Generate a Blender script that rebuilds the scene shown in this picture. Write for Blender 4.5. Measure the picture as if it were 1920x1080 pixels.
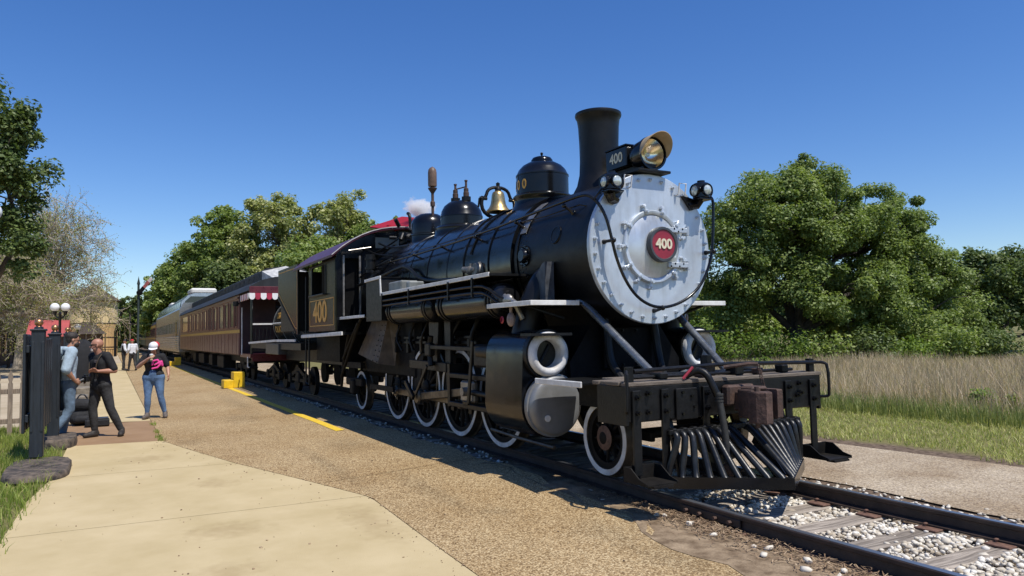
import bpy, bmesh, math, random
import numpy as np
from mathutils import Vector, Matrix, Euler

for _o in list(bpy.data.objects):
    bpy.data.objects.remove(_o)
SC = bpy.context.scene
COL = SC.collection
rad = math.radians
rnd = random.Random(7)
nrg = np.random.default_rng(11)

# ------------------------------------------------------------------ camera, sky, sun, exposure
# X runs along the track towards the viewer, Y to the field side, Z up from the rail head
cam_d = bpy.data.cameras.new('camera')
cam = bpy.data.objects.new('camera', cam_d)
COL.objects.link(cam)
cam_d.sensor_width = 36.0
cam_d.lens = 1390.0 * 36.0 / 1920.0
cam_d.clip_start = 0.05
cam_d.clip_end = 3000.0
CAM_R = np.array([[0.4748849, -0.0631496, -0.8777793], [0.8798393, 0.0123515, 0.4751108], [-0.0191612, -0.9979276, 0.061427]])
CAM_L = (0.0, -5.3668, 1.536)
_m = Matrix(((CAM_R[0][0], -CAM_R[0][1], -CAM_R[0][2]), (CAM_R[1][0], -CAM_R[1][1], -CAM_R[1][2]), (CAM_R[2][0], -CAM_R[2][1], -CAM_R[2][2])))
cam.matrix_world = Matrix.Translation(CAM_L) @ _m.to_4x4()
SC.camera = cam

SUN_EL, SUN_AZ = rad(62.0), math.atan2(0.31, 0.95)      # azimuth measured from +X towards +Y
sdir = Vector((math.cos(SUN_EL) * math.cos(SUN_AZ), math.cos(SUN_EL) * math.sin(SUN_AZ), math.sin(SUN_EL)))
world = bpy.data.worlds.new('World')
SC.world = world
world.use_nodes = True
wn = world.node_tree.nodes
bgn = next(n for n in wn if n.type == 'BACKGROUND')
skyn = wn.new('ShaderNodeTexSky')
skyn.sky_type = 'NISHITA'
skyn.sun_disc = False
skyn.sun_elevation = SUN_EL
skyn.sun_rotation = rad(90.0) - SUN_AZ
skyn.altitude = 100.0
skyn.air_density = 1.0
skyn.dust_density = 0.3
skyn.ozone_density = 4.0
hsv = wn.new('ShaderNodeHueSaturation')
hsv.inputs['Saturation'].default_value = 1.27
hsv.inputs['Hue'].default_value = 0.512
world.node_tree.links.new(skyn.outputs[0], hsv.inputs['Color'])
world.node_tree.links.new(hsv.outputs[0], bgn.inputs[0])
bgn.inputs[1].default_value = 0.142
sun_d = bpy.data.lights.new('sun', 'SUN')
sun_d.energy = 5.0
sun_d.angle = rad(0.5)
sun_d.color = (1.0, 0.955, 0.88)
sun = bpy.data.objects.new('sun', sun_d)
COL.objects.link(sun)
sun.rotation_euler = sdir.to_track_quat('Z', 'Y').to_euler()
sun.location = (20, 10, 40)
vs = SC.view_settings
vs.view_transform = 'Standard'
vs.look = 'None'
vs.exposure = 0.0
vs.gamma = 1.0
vs.use_curve_mapping = False
SC.render.engine = 'CYCLES'
SC.cycles.use_denoising = True
SC.cycles.max_bounces = 8
SC.cycles.transparent_max_bounces = 8
SC.cycles.volume_bounces = 4

# ------------------------------------------------------------------ mesh helpers
WM = {}


def place(o, parent=None, world=None):
    """Parent o so that its stored geometry / matrix stays where it was built."""
    w = world if world is not None else Matrix.Identity(4)
    if parent is not None:
        o.parent = parent
        o.matrix_parent_inverse = WM[parent.name].inverted()
    o.matrix_basis = w
    WM[o.name] = w
    return o


def tag(o, label=None, cat=None, group=None, kind=None):
    if label:
        o['label'] = label
    if cat:
        o['category'] = cat
    if group:
        o['group'] = group
    if kind:
        o['kind'] = kind
    return o


def empty(name, loc, label=None, cat=None, group=None, kind=None, parent=None):
    o = bpy.data.objects.new(name, None)
    o.empty_display_size = 0.3
    COL.objects.link(o)
    place(o, parent, Matrix.Translation(loc))
    return tag(o, label, cat, group, kind)


def frame(d):
    d = Vector(d).normalized()
    a = Vector((0, 0, 1)) if abs(d.z) < 0.9 else Vector((1, 0, 0))
    u = d.cross(a).normalized()
    return d, u, d.cross(u).normalized()


class MB:
    def __init__(self):
        self.v, self.f = [], []

    def add(self, v, f):
        b = len(self.v)
        self.v.extend(tuple(p) for p in v)
        self.f.extend(tuple(b + i for i in q) for q in f)
        return self

    def box(self, c, s, M=None, bev=0.0):
        x, y, z = (s[0] / 2, s[1] / 2, s[2] / 2)
        c = Vector(c)
        if bev > 0:
            e = min(bev, x * .9, y * .9, z * .9)
            vs_, idx = [], {}
            for sx in (-1, 1):
                for sy in (-1, 1):
                    for sz in (-1, 1):
                        for k in range(3):
                            p = [sx * x, sy * y, sz * z]
                            for j in range(3):
                                if j != k:
                                    p[j] -= (sx, sy, sz)[j] * e
                            idx[(sx, sy, sz, k)] = len(vs_)
                            vs_.append(p)
            fs = []
            for k in range(3):
                a, b = [j for j in range(3) if j != k]
                for s0 in (-1, 1):
                    q = []
                    for (p1, p2) in ((-1, -1), (1, -1), (1, 1), (-1, 1)):
                        t = [0, 0, 0]
                        t[k] = s0
                        t[a] = p1
                        t[b] = p2
                        q.append(idx[(*t, k)])
                    flip = (s0 > 0) == (k == 1)
                    fs.append(q[::-1] if flip else q)
                # edge chamfers along axis k
                for p1 in (-1, 1):
                    for p2 in (-1, 1):
                        t0 = [0, 0, 0]
                        t0[a] = p1
                        t0[b] = p2
                        t0[k] = -1
                        t1 = list(t0)
                        t1[k] = 1
                        fs.append([idx[(*t0, a)], idx[(*t1, a)], idx[(*t1, b)], idx[(*t0, b)]])
            for sx in (-1, 1):
                for sy in (-1, 1):
                    for sz in (-1, 1):
                        fs.append([idx[(sx, sy, sz, k)] for k in range(3)])
            vv = [Vector(p) for p in vs_]
        else:
            vv = [Vector((i, j, k)) for i in (-x, x) for j in (-y, y) for k in (-z, z)]
            fs = [(0, 1, 3, 2), (4, 6, 7, 5), (0, 4, 5, 1), (2, 3, 7, 6), (0, 2, 6, 4), (1, 5, 7, 3)]
        if M is not None:
            vv = [M @ p for p in vv]
        return self.add([p + c for p in vv], fs)

    def bar(self, p0, p1, w, h, up=(0, 0, 1), bev=0.0):
        p0, p1 = Vector(p0), Vector(p1)
        d = (p1 - p0)
        L = d.length
        d.normalize()
        up = Vector(up)
        s = d.cross(up).normalized()
        u = s.cross(d).normalized()
        M = Matrix((d, s, u)).transposed()
        return self.box((p0 + p1) / 2, (L, w, h), M, bev)

    def tube(self, pts, r, n=8, caps=True, closed=False):
        pts = [Vector(p) for p in pts]
        m = len(pts)
        rr = r if isinstance(r, (list, tuple)) else [r] * m
        d, u, w = frame(pts[1] - pts[0])
        base = len(self.v)
        for i, p in enumerate(pts):
            if closed:
                t = pts[(i + 1) % m] - pts[i - 1]
            else:
                t = pts[min(i + 1, m - 1)] - pts[max(i - 1, 0)]
            if t.length < 1e-9:
                t = d
            t.normalize()
            u = (u - t * u.dot(t))
            u.normalize()
            w = t.cross(u)
            for k in range(n):
                a = 2 * math.pi * k / n
                self.v.append(tuple(p + (u * math.cos(a) + w * math.sin(a)) * rr[i]))
        for i in range(m if closed else m - 1):
            i2 = (i + 1) % m
            for k in range(n):
                k2 = (k + 1) % n
                self.f.append((base + i * n + k, base + i * n + k2, base + i2 * n + k2, base + i2 * n + k))
        if caps and not closed:
            self.f.append(tuple(base + k for k in reversed(range(n))))
            self.f.append(tuple(base + (m - 1) * n + k for k in range(n)))
        return self

    def cyl(self, p0, p1, r0, r1=None, n=20, caps=True):
        return self.tube([p0, p1], [r0, r0 if r1 is None else r1], n, caps)

    def lathe(self, prof, o, ax=(0, 0, 1), n=32, a0=0.0, a1=2 * math.pi, close=False):
        """prof: list of (radius, height along ax)."""
        o = Vector(o)
        d, u, w = frame(ax)
        base = len(self.v)
        full = abs(a1 - a0 - 2 * math.pi) < 1e-6
        ns = n if full else n + 1
        m = len(prof)
        for (r, h) in prof:
            for k in range(ns):
                a = a0 + (a1 - a0) * k / n
                self.v.append(tuple(o + d * h + (u * math.cos(a) + w * math.sin(a)) * max(r, 1e-5)))
        for i in range(m if close else m - 1):
            i2 = (i + 1) % m
            for k in range(n):
                k2 = (k + 1) % ns
                self.f.append((base + i * ns + k, base + i * ns + k2, base + i2 * ns + k2, base + i2 * ns + k))
        return self

    def prism(self, poly, t0, t1, plane='xz'):
        """poly: 2D outline; extruded along the remaining axis from t0 to t1."""
        def mp(a, b, t):
            return {'xz': (a, t, b), 'yz': (t, a, b), 'xy': (a, b, t)}[plane]
        n = len(poly)
        v = [mp(a, b, t0) for a, b in poly] + [mp(a, b, t1) for a, b in poly]
        f = [tuple(range(n)), tuple(reversed(range(n, 2 * n)))]
        f += [(i, i + n, (i + 1) % n + n, (i + 1) % n) for i in range(n)]
        return self.add(v, f)

    def ball(self, c, r, nu=14, nv=9, M=None):
        if not isinstance(r, (tuple, list)):
            r = (r, r, r)
        base = len(self.v)
        c = Vector(c)
        for i in range(nv + 1):
            th = math.pi * i / nv
            for k in range(nu):
                a = 2 * math.pi * k / nu
                p = Vector((r[0] * math.sin(th) * math.cos(a), r[1] * math.sin(th) * math.sin(a), r[2] * math.cos(th)))
                if M is not None:
                    p = M @ p
                self.v.append(tuple(c + p))
        for i in range(nv):
            for k in range(nu):
                k2 = (k + 1) % nu
                self.f.append((base + i * nu + k, base + (i + 1) * nu + k, base + (i + 1) * nu + k2, base + i * nu + k2))
        return self

    def mesh(self, name, mat, smooth=35.0):
        me = bpy.data.meshes.new(name)
        me.from_pydata(self.v, [], self.f)
        me.materials.append(mat)
        bm = bmesh.new()
        bm.from_mesh(me)
        bmesh.ops.remove_doubles(bm, verts=bm.verts, dist=1e-5)
        bmesh.ops.dissolve_degenerate(bm, edges=bm.edges, dist=1e-6)
        bmesh.ops.recalc_face_normals(bm, faces=bm.faces)
        bm.to_mesh(me)
        bm.free()
        if smooth:
            me.shade_smooth()
            me.set_sharp_from_angle(angle=rad(smooth))
        return me

    def build(self, name, mat, parent=None, smooth=35.0, world=None, label=None, cat=None, group=None, kind=None):
        o = bpy.data.objects.new(name, self.mesh(name, mat, smooth))
        COL.objects.link(o)
        place(o, parent, world)
        return tag(o, label, cat, group, kind)


def inst(name, me, M, parent=None, label=None, cat=None, group=None, kind=None):
    o = bpy.data.objects.new(name, me)
    COL.objects.link(o)
    place(o, parent, M)
    return tag(o, label, cat, group, kind)


def copy_thing(src, delta, label=None):
    """Copy a thing with its parts and sub-parts, moved by a translation."""
    T = Matrix.Translation(delta)

    def rec(o, par):
        c = o.copy()
        COL.objects.link(c)
        if par is not None:
            c.parent = par
        else:
            c.matrix_basis = T @ o.matrix_basis
        WM[c.name] = T @ WM[o.name]
        for ch in [q for q in kids.get(o.name, [])]:
            rec(ch, c)
        return c
    kids = {}
    for q in bpy.data.objects:
        if q.parent is not None:
            kids.setdefault(q.parent.name, []).append(q)
    r = rec(src, None)
    if label:
        r['label'] = label
    return r


def at(loc, rx=0, ry=0, rz=0, s=1.0):
    sc_ = (s, s, s) if not isinstance(s, (tuple, list)) else s
    return Matrix.Translation(loc) @ Euler((rx, ry, rz)).to_matrix().to_4x4() @ Matrix.Diagonal((*sc_, 1))


def raw_mesh(name, V, F, mat, smooth=False):
    """Fast mesh from numpy arrays; F is (n,3) or (n,4)."""
    me = bpy.data.meshes.new(name)
    V = np.ascontiguousarray(V, dtype=np.float32)
    F = np.ascontiguousarray(F, dtype=np.int32)
    k = F.shape[1]
    me.vertices.add(len(V))
    me.vertices.foreach_set('co', V.ravel())
    me.loops.add(F.size)
    me.loops.foreach_set('vertex_index', F.ravel())
    me.polygons.add(len(F))
    me.polygons.foreach_set('loop_start', np.arange(0, F.size, k, dtype=np.int32))
    me.polygons.foreach_set('loop_total', np.full(len(F), k, dtype=np.int32))
    if smooth:
        me.polygons.foreach_set('use_smooth', np.ones(len(F), dtype=bool))
    me.update(calc_edges=True)
    me.validate()
    me.materials.append(mat)
    return me


def raw_obj(name, V, F, mat, parent=None, smooth=False, **kw):
    o = bpy.data.objects.new(name, raw_mesh(name, V, F, mat, smooth))
    COL.objects.link(o)
    place(o, parent)
    return tag(o, kw.get('label'), kw.get('cat'), kw.get('group'), kw.get('kind'))


def text_mesh(name, s, size, depth, mat, bold=0.0, sx=1.0, space=1.0):
    """Lettering lying in the XZ plane (reads along +X, up +Z, faces -Y), centred on the origin."""
    cu = bpy.data.curves.new(name, 'FONT')
    cu.body = s
    cu.size = size
    cu.extrude = depth
    cu.offset = bold
    cu.space_character = space
    cu.align_x = 'CENTER'
    cu.align_y = 'CENTER'
    cu.resolution_u = 4
    o = bpy.data.objects.new(name, cu)
    COL.objects.link(o)
    dg = bpy.context.evaluated_depsgraph_get()
    me = bpy.data.meshes.new_from_object(o.evaluated_get(dg))
    bpy.data.objects.remove(o)
    me.transform(Matrix.Diagonal((sx, 1, 1, 1)))
    me.transform(Euler((rad(90), 0, 0)).to_matrix().to_4x4())
    me.materials.clear()
    me.materials.append(mat)
    me.name = name
    return me


# ------------------------------------------------------------------ materials
def mat(name, col, rough=0.5, metal=0.0, var=0.25, scale=6.0, bump=0.0, bscale=60.0, col2=None, rvar=0.12, spec=0.5,
        stretch=None, rand=0.0, coat=0.0, detail=6.0, emit=None):
    m = bpy.data.materials.new(name)
    m.use_nodes = True
    nt = m.node_tree
    N, L = nt.nodes, nt.links
    b = next(n for n in N if n.type == 'BSDF_PRINCIPLED')
    b.inputs['Metallic'].default_value = metal
    b.inputs['Specular IOR Level'].default_value = spec
    if coat:
        b.inputs['Coat Weight'].default_value = coat
        b.inputs['Coat Roughness'].default_value = 0.08
    tc = N.new('ShaderNodeTexCoord')
    src = tc.outputs['Object']
    if stretch:
        mp = N.new('ShaderNodeMapping')
        mp.inputs['Scale'].default_value = stretch
        L.new(src, mp.inputs[0])
        src = mp.outputs[0]
    no = N.new('ShaderNodeTexNoise')
    no.inputs['Scale'].default_value = scale
    no.inputs['Detail'].default_value = detail
    no.inputs['Roughness'].default_value = 0.6
    L.new(src, no.inputs['Vector'])
    cr = N.new('ShaderNodeValToRGB')
    c = list(col)
    c2 = list(col2) if col2 else [min(1, x * (1 + var)) for x in c]
    c1 = c if col2 else [x * (1 - var) for x in c]
    cr.color_ramp.elements[0].position = 0.35
    cr.color_ramp.elements[1].position = 0.68
    cr.color_ramp.elements[0].color = (*c1, 1)
    cr.color_ramp.elements[1].color = (*c2, 1)
    L.new(no.outputs['Fac'], cr.inputs['Fac'])
    out = cr.outputs['Color']
    if rand:
        oi = N.new('ShaderNodeObjectInfo')
        mr = N.new('ShaderNodeMapRange')
        mr.inputs[3].default_value = 1 - rand
        mr.inputs[4].default_value = 1 + rand
        L.new(oi.outputs['Random'], mr.inputs[0])
        mx = N.new('ShaderNodeVectorMath')
        mx.operation = 'SCALE'
        L.new(out, mx.inputs[0])
        L.new(mr.outputs[0], mx.inputs['Scale'])
        out = mx.outputs[0]
    L.new(out, b.inputs['Base Color'])
    rr = N.new('ShaderNodeMapRange')
    rr.inputs[3].default_value = max(0.03, rough - rvar)
    rr.inputs[4].default_value = min(1, rough + rvar)
    n2 = N.new('ShaderNodeTexNoise')
    n2.inputs['Scale'].default_value = scale * 2.7
    n2.inputs['Detail'].default_value = 4
    L.new(src, n2.inputs['Vector'])
    L.new(n2.outputs['Fac'], rr.inputs[0])
    L.new(rr.outputs[0], b.inputs['Roughness'])
    if bump:
        bn = N.new('ShaderNodeTexNoise')
        bn.inputs['Scale'].default_value = bscale
        bn.inputs['Detail'].default_value = 5
        L.new(src, bn.inputs['Vector'])
        bp = N.new('ShaderNodeBump')
        bp.inputs['Strength'].default_value = bump
        bp.inputs['Distance'].default_value = 0.02
        L.new(bn.outputs['Fac'], bp.inputs['Height'])
        L.new(bp.outputs[0], b.inputs['Normal'])
    return m


def leaf_mat(name, c_dark, c_mid, c_light, trans=0.35, nscale=0.35, rough=0.5):
    m = bpy.data.materials.new(name)
    m.use_nodes = True
    nt = m.node_tree
    N, L = nt.nodes, nt.links
    b = next(n for n in N if n.type == 'BSDF_PRINCIPLED')
    out = next(n for n in N if n.type == 'OUTPUT_MATERIAL')
    g = N.new('ShaderNodeNewGeometry')
    no = N.new('ShaderNodeTexNoise')
    no.inputs['Scale'].default_value = nscale
    no.inputs['Detail'].default_value = 3
    tc = N.new('ShaderNodeTexCoord')
    L.new(tc.outputs['Object'], no.inputs['Vector'])
    mx = N.new('ShaderNodeMix')
    mx.inputs['Factor'].default_value = 0.55
    L.new(g.outputs['Random Per Island'], mx.inputs['A'])
    L.new(no.outputs['Fac'], mx.inputs['B'])
    cr = N.new('ShaderNodeValToRGB')
    e = cr.color_ramp.elements
    e[0].position, e[0].color = 0.25, (*c_dark, 1)
    e[1].position, e[1].color = 0.8, (*c_light, 1)
    k = e.new(0.5)
    k.color = (*c_mid, 1)
    L.new(mx.outputs['Result'], cr.inputs['Fac'])
    L.new(cr.outputs['Color'], b.inputs['Base Color'])
    b.inputs['Roughness'].default_value = rough
    b.inputs['Specular IOR Level'].default_value = 0.35
    t = N.new('ShaderNodeBsdfTranslucent')
    tm = N.new('ShaderNodeMix')
    tm.data_type = 'RGBA'
    tm.blend_type = 'MULTIPLY'
    tm.inputs['Factor'].default_value = 1.0
    L.new(cr.outputs['Color'], tm.inputs['A'])
    tm.inputs['B'].default_value = (1.25, 1.35, 0.7, 1)
    L.new(tm.outputs['Result'], t.inputs['Color'])
    ms = N.new('ShaderNodeMixShader')
    ms.inputs[0].default_value = trans
    L.new(b.outputs[0], ms.inputs[1])
    L.new(t.outputs[0], ms.inputs[2])
    L.new(ms.outputs[0], out.inputs['Surface'])
    return m


def pebble_mat(name, cols, scale=90.0, rough=0.8, bump=0.5, patch=None, patch_scale=0.7, dist=0.01):
    """Exposed aggregate / gravel: a stone colour per voronoi cell, plus broad patches."""
    m = bpy.data.materials.new(name)
    m.use_nodes = True
    nt = m.node_tree
    N, L = nt.nodes, nt.links
    b = next(n for n in N if n.type == 'BSDF_PRINCIPLED')
    b.inputs['Roughness'].default_value = rough
    b.inputs['Specular IOR Level'].default_value = 0.25
    tc = N.new('ShaderNodeTexCoord')
    vo = N.new('ShaderNodeTexVoronoi')
    vo.inputs['Scale'].default_value = scale
    L.new(tc.outputs['Object'], vo.inputs['Vector'])
    sp = N.new('ShaderNodeSeparateColor')
    L.new(vo.outputs['Color'], sp.inputs[0])
    cr = N.new('ShaderNodeValToRGB')
    e = cr.color_ramp.elements
    for i, c in enumerate(cols):
        p = 0.12 + 0.78 * i / (len(cols) - 1)
        if i == 0:
            e[0].position, e[0].color = p, (*c, 1)
        elif i == len(cols) - 1:
            e[-1].position, e[-1].color = p, (*c, 1)
        else:
            k = e.new(p)
            k.color = (*c, 1)
    L.new(sp.outputs[0], cr.inputs['Fac'])
    col = cr.outputs['Color']
    # grout darker between stones
    gr = N.new('ShaderNodeMapRange')
    gr.inputs[1].default_value = 0.35
    gr.inputs[2].default_value = 0.75
    gr.inputs[3].default_value = 1.0
    gr.inputs[4].default_value = 0.8
    L.new(vo.outputs['Distance'], gr.inputs[0])
    sc_ = N.new('ShaderNodeVectorMath')
    sc_.operation = 'SCALE'
    L.new(col, sc_.inputs[0])
    L.new(gr.outputs[0], sc_.inputs['Scale'])
    col = sc_.outputs[0]
    if patch:
        no = N.new('ShaderNodeTexNoise')
        no.inputs['Scale'].default_value = patch_scale
        no.inputs['Detail'].default_value = 7
        no.inputs['Roughness'].default_value = 0.65
        L.new(tc.outputs['Object'], no.inputs['Vector'])
        mr = N.new('ShaderNodeMapRange')
        mr.inputs[1].default_value = 0.38
        mr.inputs[2].default_value = 0.66
        L.new(no.outputs['Fac'], mr.inputs[0])
        mx = N.new('ShaderNodeMix')
        mx.data_type = 'RGBA'
        mx.blend_type = 'MULTIPLY'
        L.new(mr.outputs[0], mx.inputs['Factor'])
        L.new(col, mx.inputs['A'])
        mx.inputs['B'].default_value = (*patch, 1)
        col = mx.outputs['Result']
    L.new(col, b.inputs['Base Color'])
    bp = N.new('ShaderNodeBump')
    bp.inputs['Strength'].default_value = bump
    bp.inputs['Distance'].default_value = dist
    bp.invert = True
    L.new(vo.outputs['Distance'], bp.inputs['Height'])
    L.new(bp.outputs[0], b.inputs['Normal'])
    return m


def glass_mat(name, col, rough=0.08):
    m = mat(name, col, rough=rough, metal=0.0, var=0.3, scale=2.0, rvar=0.03, spec=0.8)
    return m


K = {}
K['gloss'] = mat('black_gloss_paint', (0.006, 0.0062, 0.007), spec=0.42, rough=0.2, var=0.5, scale=2.2, rvar=0.16, bump=0.06, bscale=3.5)
K['matte'] = mat('black_smokebox_paint', (0.007, 0.007, 0.0075), spec=0.3, rough=0.4, var=0.4, scale=4, rvar=0.12, bump=0.06, bscale=25)
K['iron'] = mat('black_iron', (0.0065, 0.0065, 0.0065), spec=0.3, rough=0.42, var=0.5, scale=9, rvar=0.18, bump=0.12, bscale=50)
K['under'] = mat('dusty_underframe', (0.009, 0.0078, 0.0065), spec=0.2, rough=0.65, var=0.5, scale=7, bump=0.1)
K['silver'] = mat('aluminium_paint', (0.57, 0.62, 0.67), rough=0.38, metal=0.4, var=0.1, scale=3, rvar=0.1, bump=0.03, bscale=14)
K['silver2'] = mat('aluminium_door_paint', (0.62, 0.66, 0.68), rough=0.32, metal=0.5, var=0.1, scale=4, rvar=0.1, bump=0.02)
def streaks(m, zs=0.5, amt=0.9, tint=(0.62, 0.60, 0.56), scale=9.0, lo=0.47, hi=0.68):
    """Runs of soot and water marks down a painted face."""
    nt = m.node_tree
    N, L = nt.nodes, nt.links
    b = next(n for n in N if n.type == 'BSDF_PRINCIPLED')
    cur = b.inputs['Base Color'].links[0].from_socket
    tc = N.new('ShaderNodeTexCoord')
    mp = N.new('ShaderNodeMapping')
    mp.inputs['Scale'].default_value = (1, 1, zs * .18)
    L.new(tc.outputs['Object'], mp.inputs[0])
    no = N.new('ShaderNodeTexNoise')
    no.inputs['Scale'].default_value = scale
    no.inputs['Detail'].default_value = 9
    no.inputs['Roughness'].default_value = 0.7
    L.new(mp.outputs[0], no.inputs['Vector'])
    n2 = N.new('ShaderNodeTexNoise')
    n2.inputs['Scale'].default_value = 2.2
    n2.inputs['Detail'].default_value = 8
    L.new(tc.outputs['Object'], n2.inputs['Vector'])
    ml = N.new('ShaderNodeMath')
    ml.operation = 'ADD'
    L.new(no.outputs['Fac'], ml.inputs[0])
    L.new(n2.outputs['Fac'], ml.inputs[1])
    mr = N.new('ShaderNodeMapRange')
    mr.inputs[1].default_value = lo * 2
    mr.inputs[2].default_value = hi * 2
    mr.inputs[3].default_value = 0.0
    mr.inputs[4].default_value = amt
    L.new(ml.outputs[0], mr.inputs[0])
    mx = N.new('ShaderNodeMix')
    mx.data_type = 'RGBA'
    mx.blend_type = 'MULTIPLY'
    L.new(mr.outputs[0], mx.inputs['Factor'])
    L.new(cur, mx.inputs['A'])
    mx.inputs['B'].default_value = (*tint, 1)
    L.new(mx.outputs['Result'], b.inputs['Base Color'])


streaks(K['silver'])
streaks(K['silver2'])
K['white'] = mat('white_trim_paint', (0.72, 0.71, 0.68), rough=0.5, var=0.12, scale=9, bump=0.05)
K['tyre'] = mat('white_tyre_paint', (0.66, 0.66, 0.65), rough=0.5, var=0.14, scale=10, bump=0.05)
streaks(K['tyre'], zs=4.0, amt=0.75, tint=(0.5, 0.43, 0.35), scale=6.0, lo=0.46, hi=0.64)
streaks(K['white'], zs=4.0, amt=0.6, tint=(0.55, 0.48, 0.4), scale=5.0, lo=0.48, hi=0.66)
K['steel'] = mat('worn_steel', (0.32, 0.30, 0.27), rough=0.38, metal=0.7, var=0.3, scale=10, rvar=0.15)
K['rod'] = mat('oily_rod_steel', (0.13, 0.105, 0.075), rough=0.38, metal=0.6, var=0.4, scale=8, rvar=0.15)
K['brass'] = mat('dull_brass', (0.62, 0.43, 0.18), rough=0.34, metal=0.9, var=0.2, scale=12, rvar=0.1)
K['soot'] = mat('sooty_black', (0.005, 0.005, 0.0055), rough=0.6, var=0.5, scale=6, spec=0.12, bump=0.1, bscale=30)
K['bars'] = mat('worn_black_bar_paint', (0.012, 0.013, 0.014), rough=0.36, var=0.5, scale=9, rvar=0.14, spec=0.4, bump=0.08, bscale=40)
K['gear'] = mat('oily_shaded_gear', (0.012, 0.010, 0.008), rough=0.42, metal=0.3, var=0.5, scale=8, rvar=0.15, spec=0.35)  # rod steel darkened to stand in for shade under boiler and boards
K['brace'] = mat('grey_brace_tube', (0.17, 0.18, 0.19), rough=0.28, metal=0.5, var=0.3, scale=9)
K['gold'] = mat('gold_leaf_paint', (0.70, 0.36, 0.06), rough=0.4, metal=0.2, var=0.15)
K['cream'] = mat('cream_numeral_paint', (0.68, 0.62, 0.45), rough=0.5, var=0.12)
K['maroon'] = mat('maroon_paint', (0.11, 0.02, 0.025), rough=0.3, var=0.25, scale=4, rvar=0.1)
K['hatchred'] = mat('hatch_red', (0.34, 0.014, 0.022), spec=0.2, rough=0.6, var=0.12)
K['redroof'] = mat('cab_roof_maroon', (0.085, 0.010, 0.016), rough=0.35, var=0.15, scale=4)
K['plate_red'] = mat('number_plate_red', (0.26, 0.02, 0.035), rough=0.4, var=0.12)
K['rust'] = mat('rusty_casting', (0.045, 0.028, 0.021), rough=0.75, var=0.5, scale=12, bump=0.3, bscale=40, col2=(0.095, 0.05, 0.034))
K['headmetal'] = mat('brushed_cylinder_head', (0.22, 0.225, 0.23), rough=0.42, metal=0.35, var=0.12, scale=5)
K['rubber'] = mat('rubber_hose', (0.03, 0.03, 0.027), rough=0.65, var=0.3, scale=20)
K['olive'] = mat('olive_black_paint', (0.014, 0.016, 0.010), rough=0.24, var=0.3, scale=3, rvar=0.07, spec=0.4)
K['lens'] = mat('lens_glass', (0.55, 0.62, 0.6), rough=0.12, var=0.25, scale=30, spec=0.9, metal=0.3)
K['reflector'] = mat('headlight_reflector', (0.86, 0.79, 0.64), rough=0.2, metal=1.0, var=0.1)
K['hood'] = mat('headlight_hood_inside', (0.45, 0.34, 0.2), rough=0.45, var=0.2)
K['deckwood'] = mat('worn_deck_boards', (0.09, 0.072, 0.055), rough=0.8, var=0.4, scale=14, stretch=(8, 0.6, 8), bump=0.3, col2=(0.19, 0.155, 0.12))
K['redvalve'] = mat('red_valve_paint', (0.35, 0.03, 0.05), rough=0.5, var=0.2)
K['darkglass'] = glass_mat('dark_window_glass', (0.012, 0.014, 0.015))
K['greyglass'] = glass_mat('grey_window_glass', (0.2, 0.22, 0.21), rough=0.15)
K['yellow'] = mat('yellow_safety_paint', (0.78, 0.50, 0.015), rough=0.5, var=0.12, scale=7, bump=0.06)
K['plankoak'] = mat('weathered_wood', (0.2, 0.17, 0.14), rough=0.85, var=0.4, scale=10, stretch=(1, 1, 0.15), bump=0.3)

# ================================================================== SETTING
def sstep(a, b, x):
    t = min(1.0, max(0.0, (x - a) / (b - a)))
    return t * t * (3 - 2 * t)


def zr(x):
    """Rail-head height along the line (the track humps a little under the engine)."""
    return 0.05 * sstep(-4.6, -8.2, x)


CB = [(4.0, -3.35), (-1.0, -3.22), (-4.73, -3.12), (-5.9, -3.07), (-7.2, -3.0), (-7.5, -2.985), (-7.66, -3.005), (-8.0, -3.095), (-9.03, -3.395), (-10.66, -3.885), (-12.4, -4.31), (-13.4, -4.53), (-13.75, -4.60), (-17.3, -4.62), (-60, -4.6), (-150, -4.6)]


def cby(x):
    """Line where concrete walk and aggregate platform meet."""
    for (x0, y0), (x1, y1) in zip(CB, CB[1:]):
        if x1 <= x <= x0:
            return y0 + (y1 - y0) * (x - x0) / (x1 - x0)
    return -4.6


def zp(x, y):
    """Platform surface: rises gently from the walk to the track."""
    c = cby(x)
    t = min(1.1, max(0.0, (y - c) / (-1.2 - c)))
    return -0.127 + 0.105 * t * sstep(-4.5, -8.0, x)


def zroad(x, y):
    return -0.135


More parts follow.
